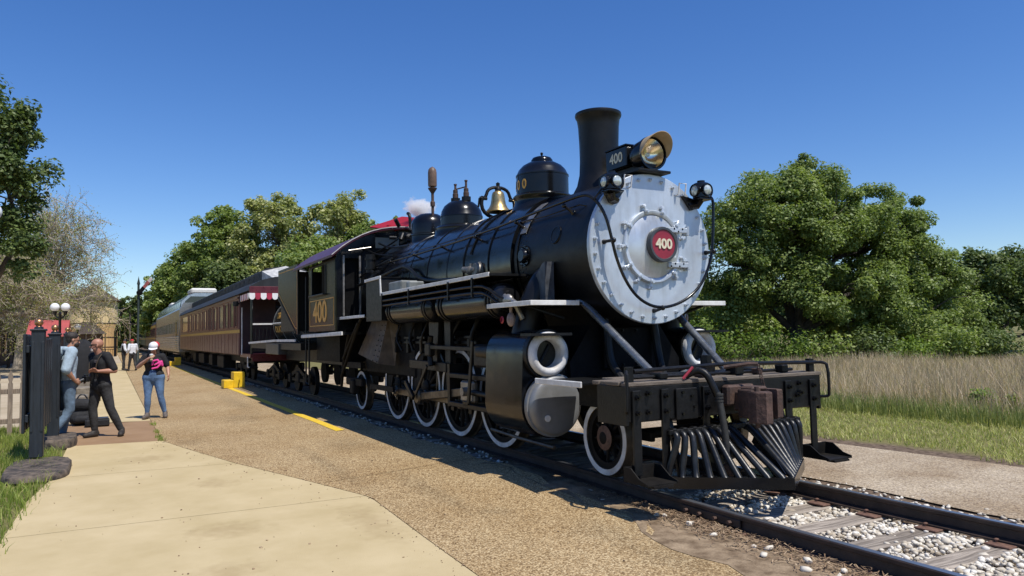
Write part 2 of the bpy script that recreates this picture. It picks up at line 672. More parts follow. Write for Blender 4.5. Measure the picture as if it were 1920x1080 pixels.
# ---- ground: one sheet to the horizon with the shallow track bed in it
def ground_mat():
    m = bpy.data.materials.new('ground_soil_and_turf')
    m.use_nodes = True
    N, L = m.node_tree.nodes, m.node_tree.links
    b = next(n for n in N if n.type == 'BSDF_PRINCIPLED')
    b.inputs['Roughness'].default_value = 0.95
    b.inputs['Specular IOR Level'].default_value = 0.1
    tc = N.new('ShaderNodeTexCoord')
    sep = N.new('ShaderNodeSeparateXYZ')
    L.new(tc.outputs['Object'], sep.inputs[0])
    n1 = N.new('ShaderNodeTexNoise')
    n1.inputs['Scale'].default_value = 0.9
    n1.inputs['Detail'].default_value = 8
    L.new(tc.outputs['Object'], n1.inputs['Vector'])
    n2 = N.new('ShaderNodeTexNoise')
    n2.inputs['Scale'].default_value = 14
    n2.inputs['Detail'].default_value = 8
    L.new(tc.outputs['Object'], n2.inputs['Vector'])
    turf = N.new('ShaderNodeValToRGB')
    turf.color_ramp.elements[0].color = (0.09, 0.09, 0.035, 1)
    turf.color_ramp.elements[1].color = (0.24, 0.21, 0.09, 1)
    L.new(n2.outputs['Fac'], turf.inputs[0])
    soil = N.new('ShaderNodeValToRGB')
    soil.color_ramp.elements[0].color = (0.06, 0.042, 0.03, 1)
    soil.color_ramp.elements[1].color = (0.21, 0.155, 0.11, 1)
    soil.color_ramp.elements[0].position = 0.3
    soil.color_ramp.elements[1].position = 0.72
    L.new(n2.outputs['Fac'], soil.inputs[0])
    # soil close to the track and road (|y - 1.3| < 3.0), turf outside
    sub = N.new('ShaderNodeMath')
    sub.operation = 'SUBTRACT'
    sub.inputs[1].default_value = 1.3
    L.new(sep.outputs['Y'], sub.inputs[0])
    ab = N.new('ShaderNodeMath')
    ab.operation = 'ABSOLUTE'
    L.new(sub.outputs[0], ab.inputs[0])
    wob = N.new('ShaderNodeMath')
    wob.operation = 'MULTIPLY_ADD'
    wob.inputs[1].default_value = 0.9
    L.new(n1.outputs['Fac'], wob.inputs[0])
    L.new(ab.outputs[0], wob.inputs[2])
    mr = N.new('ShaderNodeMapRange')
    mr.inputs[1].default_value = 3.45
    mr.inputs[2].default_value = 3.75
    L.new(wob.outputs[0], mr.inputs[0])
    mx = N.new('ShaderNodeMix')
    mx.data_type = 'RGBA'
    L.new(mr.outputs[0], mx.inputs['Factor'])
    L.new(soil.outputs[0], mx.inputs['A'])
    L.new(turf.outputs[0], mx.inputs['B'])
    L.new(mx.outputs['Result'], b.inputs['Base Color'])
    bp = N.new('ShaderNodeBump')
    bp.inputs['Strength'].default_value = 0.5
    bp.inputs['Distance'].default_value = 0.03
    L.new(n2.outputs['Fac'], bp.inputs['Height'])
    L.new(bp.outputs[0], b.inputs['Normal'])
    return m


def zground(x, y):
    bed = sstep(-1.75, -1.25, y) * (1 - sstep(1.15, 1.55, y))
    return -0.15 - 0.075 * bed


gx = [-1500, -400, -200, -140, -100, -70, -50, -40] + [-35 + i * 0.5 for i in range(80)] + [6, 10, 20, 40, 100, 400, 1500]
gy = [-1500, -300, -100, -40, -20, -12, -8, -6, -4, -2.5, -1.75, -1.6, -1.45, -1.25, -0.9, -0.5, 0, 0.5, 0.9, 1.15, 1.3, 1.45, 1.55, 2, 3, 4, 5, 6, 8, 12, 20, 40, 100, 300, 1500]
gv = [(x, y, zground(x, y) + (rnd.uniform(-.012, .012) if abs(x) < 40 and abs(y) < 1.5 else 0)) for x in gx for y in gy]
gf = [(i * len(gy) + j, (i + 1) * len(gy) + j, (i + 1) * len(gy) + j + 1, i * len(gy) + j + 1) for i in range(len(gx) - 1) for j in range(len(gy) - 1)]
g_ = MB()
g_.add(gv, gf)
g_.build('ground', ground_mat(), kind='structure')


def sheet(name, poly, zf, mt, thick=0.12, parent=None, nx=1, **kw):
    """A slab with polygon outline (x, y) in order and a top following zf."""
    n = len(poly)
    b = MB()
    b.add([(x, y, zf(x, y)) for x, y in poly] + [(x, y, zf(x, y) - thick) for x, y in poly],
          [tuple(range(n))] + [(i, i + n, (i + 1) % n + n, (i + 1) % n) for i in range(n)])
    o = b.build(name, mt, parent, smooth=0, **kw)
    return o


# ---- gravel road on the field side
m_road = pebble_mat('worn_gravel_road', [(0.27, 0.21, 0.14), (0.48, 0.385, 0.26), (0.62, 0.52, 0.37), (0.40, 0.33, 0.25)], scale=70, bump=0.4, patch=(0.62, 0.55, 0.47), patch_scale=0.8)
rp, rq = [], []
for i in range(60):
    x = 8 - i * 1.2
    rp.append((x, 1.5 + 0.10 * math.sin(x * 1.9) + 0.06 * math.sin(x * 4.3)))
    rq.append((x, 3.95 + 0.12 * math.sin(x * 1.1) + 0.05 * math.sin(x * 3.7)))
rv = [(x, y, -0.138) for x, y in rp] + [(x, y, -0.134) for x, y in rq]
b = MB()
b.add(rv, [(i, i + 1, 60 + i + 1, 60 + i) for i in range(59)])
b.build('gravel_road', m_road, kind='structure')

# ---- platform of exposed aggregate, cast in bays
m_agg = pebble_mat('exposed_aggregate', [(0.19, 0.12, 0.055), (0.39, 0.272, 0.135), (0.52, 0.375, 0.195), (0.67, 0.53, 0.31), (0.29, 0.192, 0.09)], scale=85, bump=0.4, patch=(0.82, 0.76, 0.68), patch_scale=0.55)
plat = empty('platform', (-12, -3, -0.13), kind='structure')
def aggy(x):
    """Track-side edge of the aggregate; ragged near the end where soil has crept over it."""
    return -1.22 - 0.22 * sstep(-6.0, -4.0, x) - 0.55 * sstep(-4.2, -2.4, x) + 0.05 * math.sin(x * 3.1) + 0.03 * math.sin(x * 7.7)


bays = [3.0, -3.2, -8.6, -13.8, -19.0, -24.5, -30, -36, -42, -50, -60, -75, -95, -120]
for a, c in zip(bays, bays[1:]):
    nseg = max(2, int(abs(c - a) / 0.35))
    xs_ = sorted(set([a - 0.006, c + 0.006] + [a + (c - a) * i / nseg for i in range(1, nseg)] + [x for x, _ in CB if c < x < a]), reverse=True)
    V, F = [], []
    ny = 5
    for x in xs_:
        y0, y1 = cby(x) + 0.008, aggy(x)
        for j in range(ny + 1):
            y = y0 + (y1 - y0) * j / ny
            V.append((x, y, zp(x, y)))
        V.append((x, y1 + 0.05, zp(x, y1) - 0.11))
    for i in range(len(xs_) - 1):
        for j in range(ny + 1):
            k = i * (ny + 2) + j
            F.append((k, k + 1, k + ny + 3, k + ny + 2))
    MB().add(V, F).build('paving_bay', m_agg, plat, smooth=20)

# yellow safety line, worn at the near end
yl = MB()
V, F = [], []
n = 90
for i in range(n + 1):
    x = -12.55 - 60 * (i / n) ** 1.5
    wob_ = 0.02 * math.sin(x * 2.1)
    yc = -1.93 + 0.0 * x - 0.003 * (x + 12)*-1
    V += [(x + (0.03 if i == 0 else 0), yc - 0.075 + wob_ * .3, zp(x, yc) + 0.004), (x, yc + 0.075 + wob_ * .3, zp(x, yc) + 0.0085)]
F = [(2 * i, 2 * i + 1, 2 * i + 3, 2 * i + 2) for i in range(n)]
yl.add(V, F).build('safety_line', mat('worn_yellow_line', (0.66, 0.43, 0.02), rough=0.7, var=0.2, scale=18, bump=0.15, col2=(0.78, 0.53, 0.05)), plat, smooth=0)

# ---- concrete walk in slabs with joints
m_con = mat('pale_concrete', (0.45, 0.355, 0.19), rough=0.85, scale=1.6, bump=0.15, bscale=120, col2=(0.53, 0.425, 0.245), detail=9, spec=0.2)
m_con2 = mat('tan_stained_concrete', (0.25, 0.155, 0.085), rough=0.85, scale=1.6, bump=0.15, bscale=120, col2=(0.31, 0.2, 0.115), detail=9, spec=0.2)
def stain(m, spots, col, strength):
    """Scuffed dark smudges at fixed places on the slab."""
    nt = m.node_tree
    N, L = nt.nodes, nt.links
    b = next(n for n in N if n.type == 'BSDF_PRINCIPLED')
    cur = b.inputs['Base Color'].links[0].from_socket
    tc = N.new('ShaderNodeTexCoord')
    for (x, y, rx, ry) in spots:
        mp = N.new('ShaderNodeMapping')
        mp.vector_type = 'POINT'
        mp.inputs['Location'].default_value = (-x / rx, -y / ry, 0)
        mp.inputs['Scale'].default_value = (1 / rx, 1 / ry, 0)
        L.new(tc.outputs['Object'], mp.inputs[0])
        no = N.new('ShaderNodeTexNoise')
        no.inputs['Scale'].default_value = 9
        no.inputs['Detail'].default_value = 8
        L.new(tc.outputs['Object'], no.inputs['Vector'])
        ln = N.new('ShaderNodeVectorMath')
        ln.operation = 'LENGTH'
        L.new(mp.outputs[0], ln.inputs[0])
        ad = N.new('ShaderNodeMath')
        ad.operation = 'MULTIPLY_ADD'
        ad.inputs[1].default_value = 1.6
        L.new(no.outputs['Fac'], ad.inputs[0])
        L.new(ln.outputs['Value'], ad.inputs[2])
        mr = N.new('ShaderNodeMapRange')
        mr.inputs[1].default_value = 1.0
        mr.inputs[2].default_value = 1.8
        mr.inputs[3].default_value = strength
        mr.inputs[4].default_value = 0.0
        L.new(ad.outputs[0], mr.inputs[0])
        mx = N.new('ShaderNodeMix')
        mx.data_type = 'RGBA'
        mx.blend_type = 'MULTIPLY'
        L.new(mr.outputs[0], mx.inputs['Factor'])
        L.new(cur, mx.inputs['A'])
        mx.inputs['B'].default_value = (*col, 1)
        cur = mx.outputs['Result']
    L.new(cur, b.inputs['Base Color'])


stain(m_con, [(-7.0, -4.45, .35, .42), (-5.75, -4.6, .3, .28), (-9.3, -4.3, .4, .3), (-4.9, -5.4, .3, .4), (-11.8, -4.9, .5, .4), (-6.6, -3.3, .9, .25)], (0.66, 0.61, 0.54), .5)
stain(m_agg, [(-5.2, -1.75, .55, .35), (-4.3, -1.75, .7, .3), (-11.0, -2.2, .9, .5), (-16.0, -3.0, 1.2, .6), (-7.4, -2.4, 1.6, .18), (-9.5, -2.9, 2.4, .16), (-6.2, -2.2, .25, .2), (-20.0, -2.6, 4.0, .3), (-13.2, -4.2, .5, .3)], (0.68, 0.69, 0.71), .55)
walk = empty('concrete_walk', (-8, -4.6, -0.13), kind='structure')
zc = lambda x, y: -0.127
g = 0.02
def edge_pts(a, c):
    return [(x_, cby(x_)) for x_ in np.linspace(a, c, max(3, int(abs(c - a) / .22)))]


slabs = [
    [(5, -6.4), (5, -3.38), (-1.0, -3.22), (-3.0, -3.165), (-3.0, -6.3)],
    [(-3.0 - g, -6.3), *edge_pts(-3.0 - g, -7.66), (-7.74, -6.16)],
    [(-7.74 - g, -6.16), *edge_pts(-7.66 - g, -10.64), (-10.8, -5.98), (-9.4, -6.12)],
    [(-10.8 - g, -5.98), *edge_pts(-10.64 - g, -13.72), (-13.95, -5.95)],
]
for s in slabs:
    sheet('slab', s, zc, m_con, parent=walk)
sheet('slab', [(-13.95 - g, -6.2), (-13.72 - g, -4.60), (-17.28, -4.62), (-17.7, -6.3)], zc, m_con2, parent=walk)
x = -17.3
k = 0
while x > -62:
    w = 2.9
    sheet('slab', [(x - g, -5.95), (x - g, -4.62), (x - w, -4.62), (x - w, -5.95)], zc, m_con, parent=walk)
    x -= w
# plaza behind the fence
m_plaza = mat('sandy_plaza', (0.36, 0.29, 0.19), rough=0.9, scale=0.7, bump=0.15, bscale=60, col2=(0.48, 0.40, 0.28), detail=9, spec=0.2)
sheet('plaza_paving', [(-17.9, -5.97), (-62, -5.97), (-62, -4.62), (-150, -4.62), (-150, -40), (-17.9, -40)], lambda x, y: -0.132, m_plaza, kind='structure')

# ---- railway track
m_rail_side = mat('brown_rail_web', (0.035, 0.021, 0.016), rough=0.65, var=0.4, scale=8, bump=0.12)
m_rail_top = mat('polished_rail_head', (0.30, 0.31, 0.33), rough=0.3, metal=0.8, var=0.25, scale=5, stretch=(0.3, 6, 6))
m_tie = mat('weathered_tie_wood', (0.115, 0.092, 0.07), rough=0.9, scale=5, stretch=(7, 0.5, 7), bump=0.9, bscale=7, col2=(0.42, 0.36, 0.29), rand=0.15, detail=10)
m_plate = mat('rusty_tie_plate', (0.10, 0.05, 0.035), rough=0.8, scale=20, bump=0.2, col2=(0.2, 0.11, 0.075))
track = empty('railway_track', (-6, 0, -0.15), 'standard gauge railway track with brown rails on weathered timber ties', 'track')
rxs = [8, 4] + [2 - i * 0.6 for i in range(22)] + [-14, -20, -40, -80, -160]
prof = [(-.068, -.142), (.068, -.142), (.068, -.130), (.014, -.112), (.010, -.045), (.034, -.034), (.036, -.008), (.030, -.001), (-.030, -.001), (-.036, -.008), (-.034, -.034), (-.010, -.045), (-.014, -.112), (-.068, -.130)]
for sgn in (-1, 1):
    yc = sgn * (0.7175 + 0.036)
    b = MB()
    n = len(prof)
    b.add([(x, yc + p, q + zr(x)) for x in rxs for p, q in prof],
          [(i * n + k, i * n + (k + 1) % n, (i + 1) * n + (k + 1) % n, (i + 1) * n + k) for i in range(len(rxs) - 1) for k in range(n)])
    rl = b.build('rail', m_rail_side, track, smooth=25)
    hd = MB()
    V = [(x, yc + s * .029, zr(x) + .0005) for x in rxs for s in (-1, 1)]
    hd.add(V, [(2 * i, 2 * i + 1, 2 * i + 3, 2 * i + 2) for i in range(len(rxs) - 1)])
    hd.build('rail_head', m_rail_top, rl, smooth=0)
    if sgn < 0:     # fishplate joint on the near rail
        fb = MB()
        fb.box((-4.95, yc - .031, zr(-4.95) - .072), (0.72, .02, .07), bev=.006)
        fo = fb.build('joint_bar', m_rail_side, track)
        nut = MB().cyl((0, 0, 0), (0, -.035, 0), .017, n=6).mesh('joint_bolt', K['rust'])
        for dx in (-.27, -.1, .09, .26):
            inst('joint_bolt', nut, at((-4.95 + dx, yc - .042, zr(-4.95) - .072)), fo)
# ties, tie plates and spikes
tie_me = []
for q in range(5):
    b = MB()
    r2 = random.Random(q)
    ys = np.linspace(-1.29, 1.29, 12)
    w = [0.112 + r2.uniform(-.008, .008) for _ in ys]
    h = [r2.uniform(-.006, .004) for _ in ys]
    V, F = [], []
    for i, y in enumerate(ys):
        V += [(-w[i], y, -.18), (-w[i] - .004, y, h[i] - .012), (-w[i] + .012, y, h[i]), (-.02, y, h[i] - r2.uniform(0, .01)), (.03, y, h[i] - r2.uniform(0, .008)), (w[i] - .012, y, h[i]), (w[i] + .004, y, h[i] - .012), (w[i], y, -.18)]
    for i in range(len(ys) - 1):
        for k in range(7):
            F.append((i * 8 + k, (i + 1) * 8 + k, (i + 1) * 8 + k + 1, i * 8 + k + 1))
    F += [tuple(range(8)), tuple(reversed(range(88, 96)))]
    tie_me.append(b.add(V, F).mesh('tie', m_tie, 20))
plate_me = MB().box((0, 0, 0), (.19, .34, .016), bev=.004).mesh('tie_plate', m_plate)
spike_me = MB().cyl((0, 0, -.03), (0, 0, .012), .009, n=6).ball((.0, .006, .016), (.017, .022, .01), 8, 5).mesh('spike', m_plate)
x = 1.03
k = 0
while x > -32:
    tx = x + rnd.uniform(-.03, .03)
    zt = zr(tx) - 0.158
    t = inst('tie', tie_me[k % 5], at((tx, rnd.uniform(-.05, .05), zt), rz=rnd.uniform(-.018, .018)), track)
    if x > -9:
        for sgn in (-1, 1):
            yc = sgn * .7535
            inst('tie_plate', plate_me, at((tx, yc, zt + .007), rz=rnd.uniform(-.03, .03)), t)
            if x > -6.5:
                inst('spike', spike_me, at((tx + .05, yc + .085, zt + .02), rz=math.pi), t)
                inst('spike', spike_me, at((tx - .05, yc - .085, zt + .02)), t)
    x -= 0.545
    k += 1

# ---- ballast stones
ico = bmesh.new()
bmesh.ops.create_icosphere(ico, subdivisions=1, radius=1.0)
IV = np.array([v.co[:] for v in ico.verts])
IF = np.array([[v.index for v in f.verts] for f in ico.faces])
ico.free()


def stones(P, S, rng, flat=0.7):
    n = len(P)
    V = np.repeat(IV[None], n, 0) * (1 + rng.uniform(-.42, .3, (n, len(IV), 1)))
    V = np.clip(V, -rng.uniform(.55, 1.1, (n, 1, 3)), rng.uniform(.55, 1.1, (n, 1, 3)))
    sc = S[:, None] * np.stack([rng.uniform(.75, 1.3, n), rng.uniform(.6, 1.0, n), rng.uniform(.5, .8, n) * flat / .7], 1)
    V = V * sc[:, None, :]
    a = rng.uniform(0, 6.28, n)
    tl = rng.uniform(-.6, .6, n)
    ca, sa = np.cos(a)[:, None], np.sin(a)[:, None]
    ct, st = np.cos(tl)[:, None], np.sin(tl)[:, None]
    x, y, z = V[..., 0], V[..., 1], V[..., 2]
    y, z = y * ct - z * st, y * st + z * ct
    x, y = x * ca - y * sa, x * sa + y * ca
    V = np.stack([x, y, z], -1) + P[:, None, :]
    F = IF[None] + (np.arange(n) * len(IV))[:, None, None]
    return V.reshape(-1, 3), F.reshape(-1, 3)


def stone_mat():
    m = leaf_mat('white_limestone_ballast', (0.36, 0.29, 0.2), (0.64, 0.58, 0.47), (0.78, 0.74, 0.66), trans=0.0, nscale=1.2, rough=0.85)
    return m


m_stone = stone_mat()
zr_v = np.vectorize(zr)
nA = 15500
PA = np.stack([nrg.uniform(-7.0, .9, nA), nrg.uniform(-.69, .69, nA), np.zeros(nA)], 1)
PA[:, 2] = -.185 + zr_v(PA[:, 0]) + nrg.uniform(-.02, .03, nA) + .02 * np.sin(PA[:, 0] * 3) * np.sin(PA[:, 1] * 4)
# keep the tie tops mostly bare
ph = ((1.03 - PA[:, 0]) / .545) % 1.0
on_tie = (ph < .2) | (ph > .8)
keep = ~on_tie | (nrg.uniform(0, 1, nA) < .03)
PA = PA[keep]
SA = np.clip(nrg.lognormal(-3.72, .32, len(PA)), .011, .05)
nB = 2600
PB = np.stack([nrg.uniform(-9, 2, nB), .86 + np.abs(nrg.normal(0, .3, nB)), np.full(nB, -.145)], 1)
PB[:, 2] += nrg.uniform(-.01, .02, nB) + np.clip(1.3 - PB[:, 1], 0, .3) * .05
PB = PB[PB[:, 1] < 1.65]
SB = nrg.uniform(.014, .034, len(PB))
nC = 650
PC = np.stack([nrg.uniform(-30, -7.2, nC), nrg.uniform(-1.25, -.8, nC), np.full(nC, -.17)], 1)
PC[:, 2] += zr_v(PC[:, 0]) + nrg.uniform(-.01, .04, nC)
SC_ = nrg.uniform(.018, .04, nC)
PP, SS = np.concatenate([PA, PB, PC]), np.concatenate([SA, SB, SC_])
V, F = stones(PP, SS, nrg)
raw_obj('ballast', V, F, m_stone, label='white crushed limestone ballast between and beside the rails', cat='ballast', kind='stuff')
# loose white rocks that have rolled onto the soil strip, one by one
rock_spots = [(-5.35, -1.03), (-5.3, -.99), (-4.98, -.99), (-4.62, -1.06), (-4.2, -1.04), (-4.12, -.97), (-4.02, -1.14), (-3.75, -.99), (-3.48, -.95), (-3.62, -1.16), (-3.42, -1.2), (-3.38, -1.12), (-3.3, -1.26), (-3.25, -1.16), (-3.18, -1.22), (-3.12, -1.3), (-6.25, -1.0), (-6.5, -.95), (-6.1, -1.12)]
for i, (x, y) in enumerate(rock_spots):
    V, F = stones(np.array([[0, 0, 0]]), np.array([rnd.uniform(.035, .058)]), nrg, .6)
    o = bpy.data.objects.new('limestone_rock', raw_mesh('limestone_rock', V, F, m_stone))
    COL.objects.link(o)
    place(o, None, Matrix.Translation((x, y, -.118)))
    tag(o, 'loose white limestone rock lying on brown soil beside the near rail', 'rock', 'loose rocks beside the near rail')
V, F = stones(np.array([[0, 0, 0]]), np.array([.05]), nrg, .6)
o = bpy.data.objects.new('limestone_rock', raw_mesh('limestone_rock', V, F, m_stone))
COL.objects.link(o)
place(o, None, Matrix.Translation((-3.55, 2.16, -.12)))
tag(o, 'lone pale rock lying on the gravel road past the far rail', 'rock')

# ---- strip of leaf litter and twigs along the near rail
m_litter = leaf_mat('dry_leaf_litter', (0.09, 0.055, 0.035), (0.26, 0.17, 0.10), (0.48, 0.36, 0.23), trans=0.05, nscale=2.0, rough=0.9)
soilp = MB()
V, F = [], []
xs_ = [3 - i * .25 for i in range(46)]
ysn = 8
for x in xs_:
    y0, y1 = aggy(x) - .12 - .05 * math.sin(x * 5), -.80
    for j in range(ysn + 1):
        y = y0 + (y1 - y0) * j / ysn
        zz = min(zp(x, y0) + .004, zp(x, y0) + .004) * (1 - j / ysn) + (-.135 + zr(x) * .8) * (j / ysn)
        V.append((x, y, zz + (rnd.uniform(-.008, .012) if 0 < j < ysn else 0)))
for i in range(len(xs_) - 1):
    for j in range(ysn):
        k = i * (ysn + 1) + j
        F.append((k, k + 1, k + ysn + 2, k + ysn + 1))
m_soil = mat('brown_trackside_soil', (0.15, 0.105, 0.065), rough=0.95, scale=7, bump=0.5, bscale=50, col2=(0.34, 0.255, 0.165), detail=10, spec=0.1)
soilp.add(V, F).build('soil_strip', m_soil, kind='structure', smooth=60)
nL = 9000
lx = nrg.uniform(-7.5, 1.5, nL)
ly = -.82 - np.abs(nrg.normal(0, .16, nL)) * (1 + .6 * np.clip((lx + 5) / 4, 0, 1))
dens = nrg.uniform(0, 1, nL) < np.where(lx < -4.6, 1.0, .5)
lx, ly = lx[dens], ly[dens]
nL = len(lx)
a = nrg.uniform(0, 6.28, nL)
ln, wd = nrg.uniform(.02, .075, nL), nrg.uniform(.0025, .007, nL)
d = np.stack([np.cos(a), np.sin(a), nrg.uniform(-.25, .35, nL)], 1)
s = np.stack([-np.sin(a), np.cos(a), nrg.uniform(-.3, .3, nL)], 1)
c = np.stack([lx, ly, -.118 + nrg.uniform(0, .025, nL)], 1)
Q = np.stack([c - d * ln[:, None] * .5 - s * wd[:, None], c + d * ln[:, None] * .5 - s * wd[:, None] * .3, c + d * ln[:, None] * .5 + s * wd[:, None] * .3, c - d * ln[:, None] * .5 + s * wd[:, None]], 1)
raw_obj('leaf_litter', Q.reshape(-1, 3), np.arange(nL * 4).reshape(-1, 4), m_litter, label='dry brown twigs and leaf litter along the near rail', cat='leaf litter', kind='stuff')


# ---- grass
def blades(xy, z0, h, w, rng, lean=.35, curl=True):
    n = len(xy)
    a = rng.uniform(0, 6.28, n)
    la = rng.uniform(0, 6.28, n)
    lm = np.abs(rng.normal(0, lean, n)) * h
    side = np.stack([np.cos(a), np.sin(a), np.zeros(n)], 1) * w[:, None]
    base = np.concatenate([xy, z0[:, None]], 1)
    off = np.stack([np.cos(la) * lm, np.sin(la) * lm, np.zeros(n)], 1)
    up = np.stack([np.zeros(n), np.zeros(n), h], 1)
    m1 = base + up * .55 + off * .3
    tip = base + up + off
    V = np.stack([base - side, base + side, m1 + side * .75, m1 - side * .75, tip], 1).reshape(-1, 3)
    o = (np.arange(n) * 5)[:, None]
    F = np.concatenate([o + np.array([[0, 1, 2]]), o + np.array([[0, 2, 3]]), o + np.array([[3, 2, 4]])], 0)
    return V, F


m_lawn = leaf_mat('lawn_grass', (0.13, 0.19, 0.03), (0.22, 0.29, 0.05), (0.42, 0.42, 0.13), trans=0.3, nscale=1.0)
m_mown = leaf_mat('mown_grass', (0.28, 0.32, 0.08), (0.42, 0.44, 0.13), (0.66, 0.6, 0.26), trans=0.3, nscale=0.8)
m_dry = leaf_mat('tall_dry_grass', (0.32, 0.24, 0.165), (0.535, 0.415, 0.288), (0.73, 0.615, 0.435), trans=0.35, nscale=0.3)
m_tallgreen = leaf_mat('tall_green_grass', (0.13, 0.17, 0.045), (0.23, 0.27, 0.08), (0.42, 0.42, 0.17), trans=0.3, nscale=0.6)

# left lawn between fence and walk
n = 26000
xy = np.stack([nrg.uniform(-17.5, -6.2, n), nrg.uniform(-9.0, -5.9, n)], 1)
edge = np.interp(xy[:, 0], [-17.7, -13.9, -10.8, -9.4, -7.74, -6], [-6.22, -6.02, -5.95, -6.08, -6.12, -6.16])
ok = xy[:, 1] < edge + nrg.normal(0, .035, n) - .01
xy = xy[ok]
h = nrg.uniform(.05, .15, len(xy)) * (1 + .5 * np.sin(xy[:, 0] * 2.2) * np.sin(xy[:, 1] * 3.1))
V, F = blades(xy, np.full(len(xy), -.15), h, nrg.uniform(.003, .006, len(xy)), nrg, .5)
raw_obj('lawn_grass', V, F, m_lawn, label='bright green lawn grass between the picket fence and the walk', cat='grass', kind='stuff')
# mown strip beyond the gravel road
n = 60000
t_ = nrg.uniform(0, 1, n)
xx = -16 + nrg.uniform(0, 1, n) ** .8 * 22
yy = 4.15 + nrg.uniform(0, 1, n) ** 1.1 * 4.6
ed = 4.25 + .22 * np.sin(xx * 1.7) + .12 * np.sin(xx * 5.1)
ok = (yy > ed + nrg.uniform(0, .5, n) ** 2) & (yy - ed > nrg.uniform(0, 1, n) ** 3 * .5)
xy = np.stack([xx, yy], 1)[ok]
h = nrg.uniform(.03, .075, len(xy)) + np.clip(xy[:, 1] - 7.0, 0, 2) * nrg.uniform(0, .1, len(xy))
V, F = blades(xy, np.full(len(xy), -.15), h, nrg.uniform(.004, .007, len(xy)), nrg, .7)
raw_obj('mown_grass', V, F, m_mown, label='short mown grass strip between the gravel road and the tall field', cat='grass', kind='stuff')
# fringe of tall green grass, then the dry field
n = 26000
xx = -24 + nrg.uniform(0, 1, n) * 34
yy = 7.4 + np.abs(nrg.normal(0, .9, n))
hh = nrg.uniform(.15, .42, n)
V, F = blades(np.stack([xx, yy], 1), np.full(n, -.15), hh, nrg.uniform(.004, .008, n), nrg, .3)
raw_obj('tall_green_grass', V, F, m_tallgreen, label='tall green grass along the front edge of the dry field', cat='grass', kind='stuff')
n = 85000
u_ = nrg.uniform(0, 1, n)
yy = 8.1 + 18 * u_ ** 1.5
xx = nrg.uniform(-1, 1, n)
xx = -12 + xx * 16 + (yy - 8) * -.35
hh = nrg.uniform(.25, .7, n) * (1 + .18 * np.sin(xx * .9 + yy * .3) + .1 * np.sin(xx * 2.3))
hh *= np.clip(.5 + (yy - 8.1) * .5, .5, 1)
V, F = blades(np.stack([xx, yy], 1), np.full(n, -.15), hh, nrg.uniform(.004, .009, n) * (1 + (yy - 8) * .05), nrg, .34)
raw_obj('dry_field_grass', V, F, m_dry, label='tall tan dry grass filling the field before the trees', cat='grass', kind='stuff')

# weeds in the joint between walk and platform
n = 500
xx = nrg.uniform(-17.0, -13.6, n) + nrg.normal(0, .05, n)
keep = np.sin(xx * 5.3) + np.sin(xx * 2.1) > .2
xx = xx[keep]
n = len(xx)
V, F = blades(np.stack([xx, -4.61 + nrg.normal(0, .03, n)], 1), np.full(n, -.13), nrg.uniform(.02, .07, n), nrg.uniform(.003, .007, n), nrg, .8)
raw_obj('joint_weeds', V, F, m_lawn, label='small weeds growing in the joint beside the tan slab', cat='weeds', kind='stuff')

# crumbs of leaf and grit scattered on the paving
n = 900
xx = nrg.uniform(-14, -2.5, n)
cb_ = np.array([cby(v) for v in xx])
yy = cb_ + nrg.normal(0, .25, n) * (nrg.uniform(0, 1, n) < .6) + nrg.uniform(-2.8, 1.6, n) * (nrg.uniform(0, 1, n) < .35)
zz = np.array([max(zp(a_, b_), -.127) for a_, b_ in zip(xx, yy)]) + .004
V, F = stones(np.stack([xx, yy, zz], 1), np.clip(nrg.lognormal(-5.2, .5, n), .002, .014), nrg, .5)
raw_obj('paving_grit', V, F, m_litter, label='small brown leaf crumbs and grit scattered along the walk edge', cat='grit', kind='stuff')

# ================================================================== LOCOMOTIVE
LZ = 0.05
loco = empty('steam_locomotive', (-10.5, 0, LZ), 'black steam locomotive numbered 400 with silver smokebox front and white wheel rims', 'locomotive')
BZ = 2.465          # boiler centre height


def part(b, name, m, parent=None, smooth=35.0, label=None, kind=None):
    return b.build(name, m, loco if parent is None else parent, smooth, label=label, kind=kind)


def ring_pts(c, r, axis, n, a0=0.0):
    d, u, w = frame(axis)
    return [Vector(c) + (u * math.cos(a0 + 2 * math.pi * i / n) + w * math.sin(a0 + 2 * math.pi * i / n)) * r for i in range(n)]


def rot_to(axis):
    """Matrix turning +Z onto axis."""
    return Vector((0, 0, 1)).rotation_difference(Vector(axis)).to_matrix().to_4x4()


rivet_me = MB().ball((0, 0, 0), (.012, .012, .007), 7, 4).mesh('rivet', K['gloss'])
bolt_me = MB().cyl((0, 0, -.004), (0, 0, .016), .017, n=6).cyl((0, 0, .01), (0, 0, .03), .009, n=6).mesh('bolt', K['iron'])

# ---- boiler and smokebox
b = MB()
b.lathe([(.0, 0), (.905, 0), (.905, .06), (.895, .065), (.895, 2.05), (.905, 2.055), (.905, 2.115), (.897, 2.12), (.905, 4.0), (.915, 4.005), (.915, 4.07), (.907, 4.075), (.93, 6.3), (.0, 6.3)], (-8.28, 0, BZ), (-1, 0, 0), 64)
boiler = part(b, 'boiler', K['gloss'])
for xx in (-8.95, -9.75, -11.15, -11.95, -12.9, -13.7):
    b = MB().lathe([(.895, -.03), (.912, -.03), (.912, .03), (.895, .03)], (xx, 0, BZ), (1, 0, 0), 64, close=True)
    part(b, 'boiler_band', K['gloss'], boiler)
b = MB()
b.lathe([(.0, 0), (.852, 0), (.856, .05), (.856, 1.62), (.0, 1.62)], (-6.62, 0, BZ), (-1, 0, 0), 64)
smokebox = part(b, 'smokebox', K['matte'])
b = MB()
b.lathe([(.862, 0), (.872, 0), (.872, .07), (.862, .07)], (-8.17, 0, BZ), (-1, 0, 0), 64, close=True)
part(b, 'smokebox_band', K['iron'], smokebox)
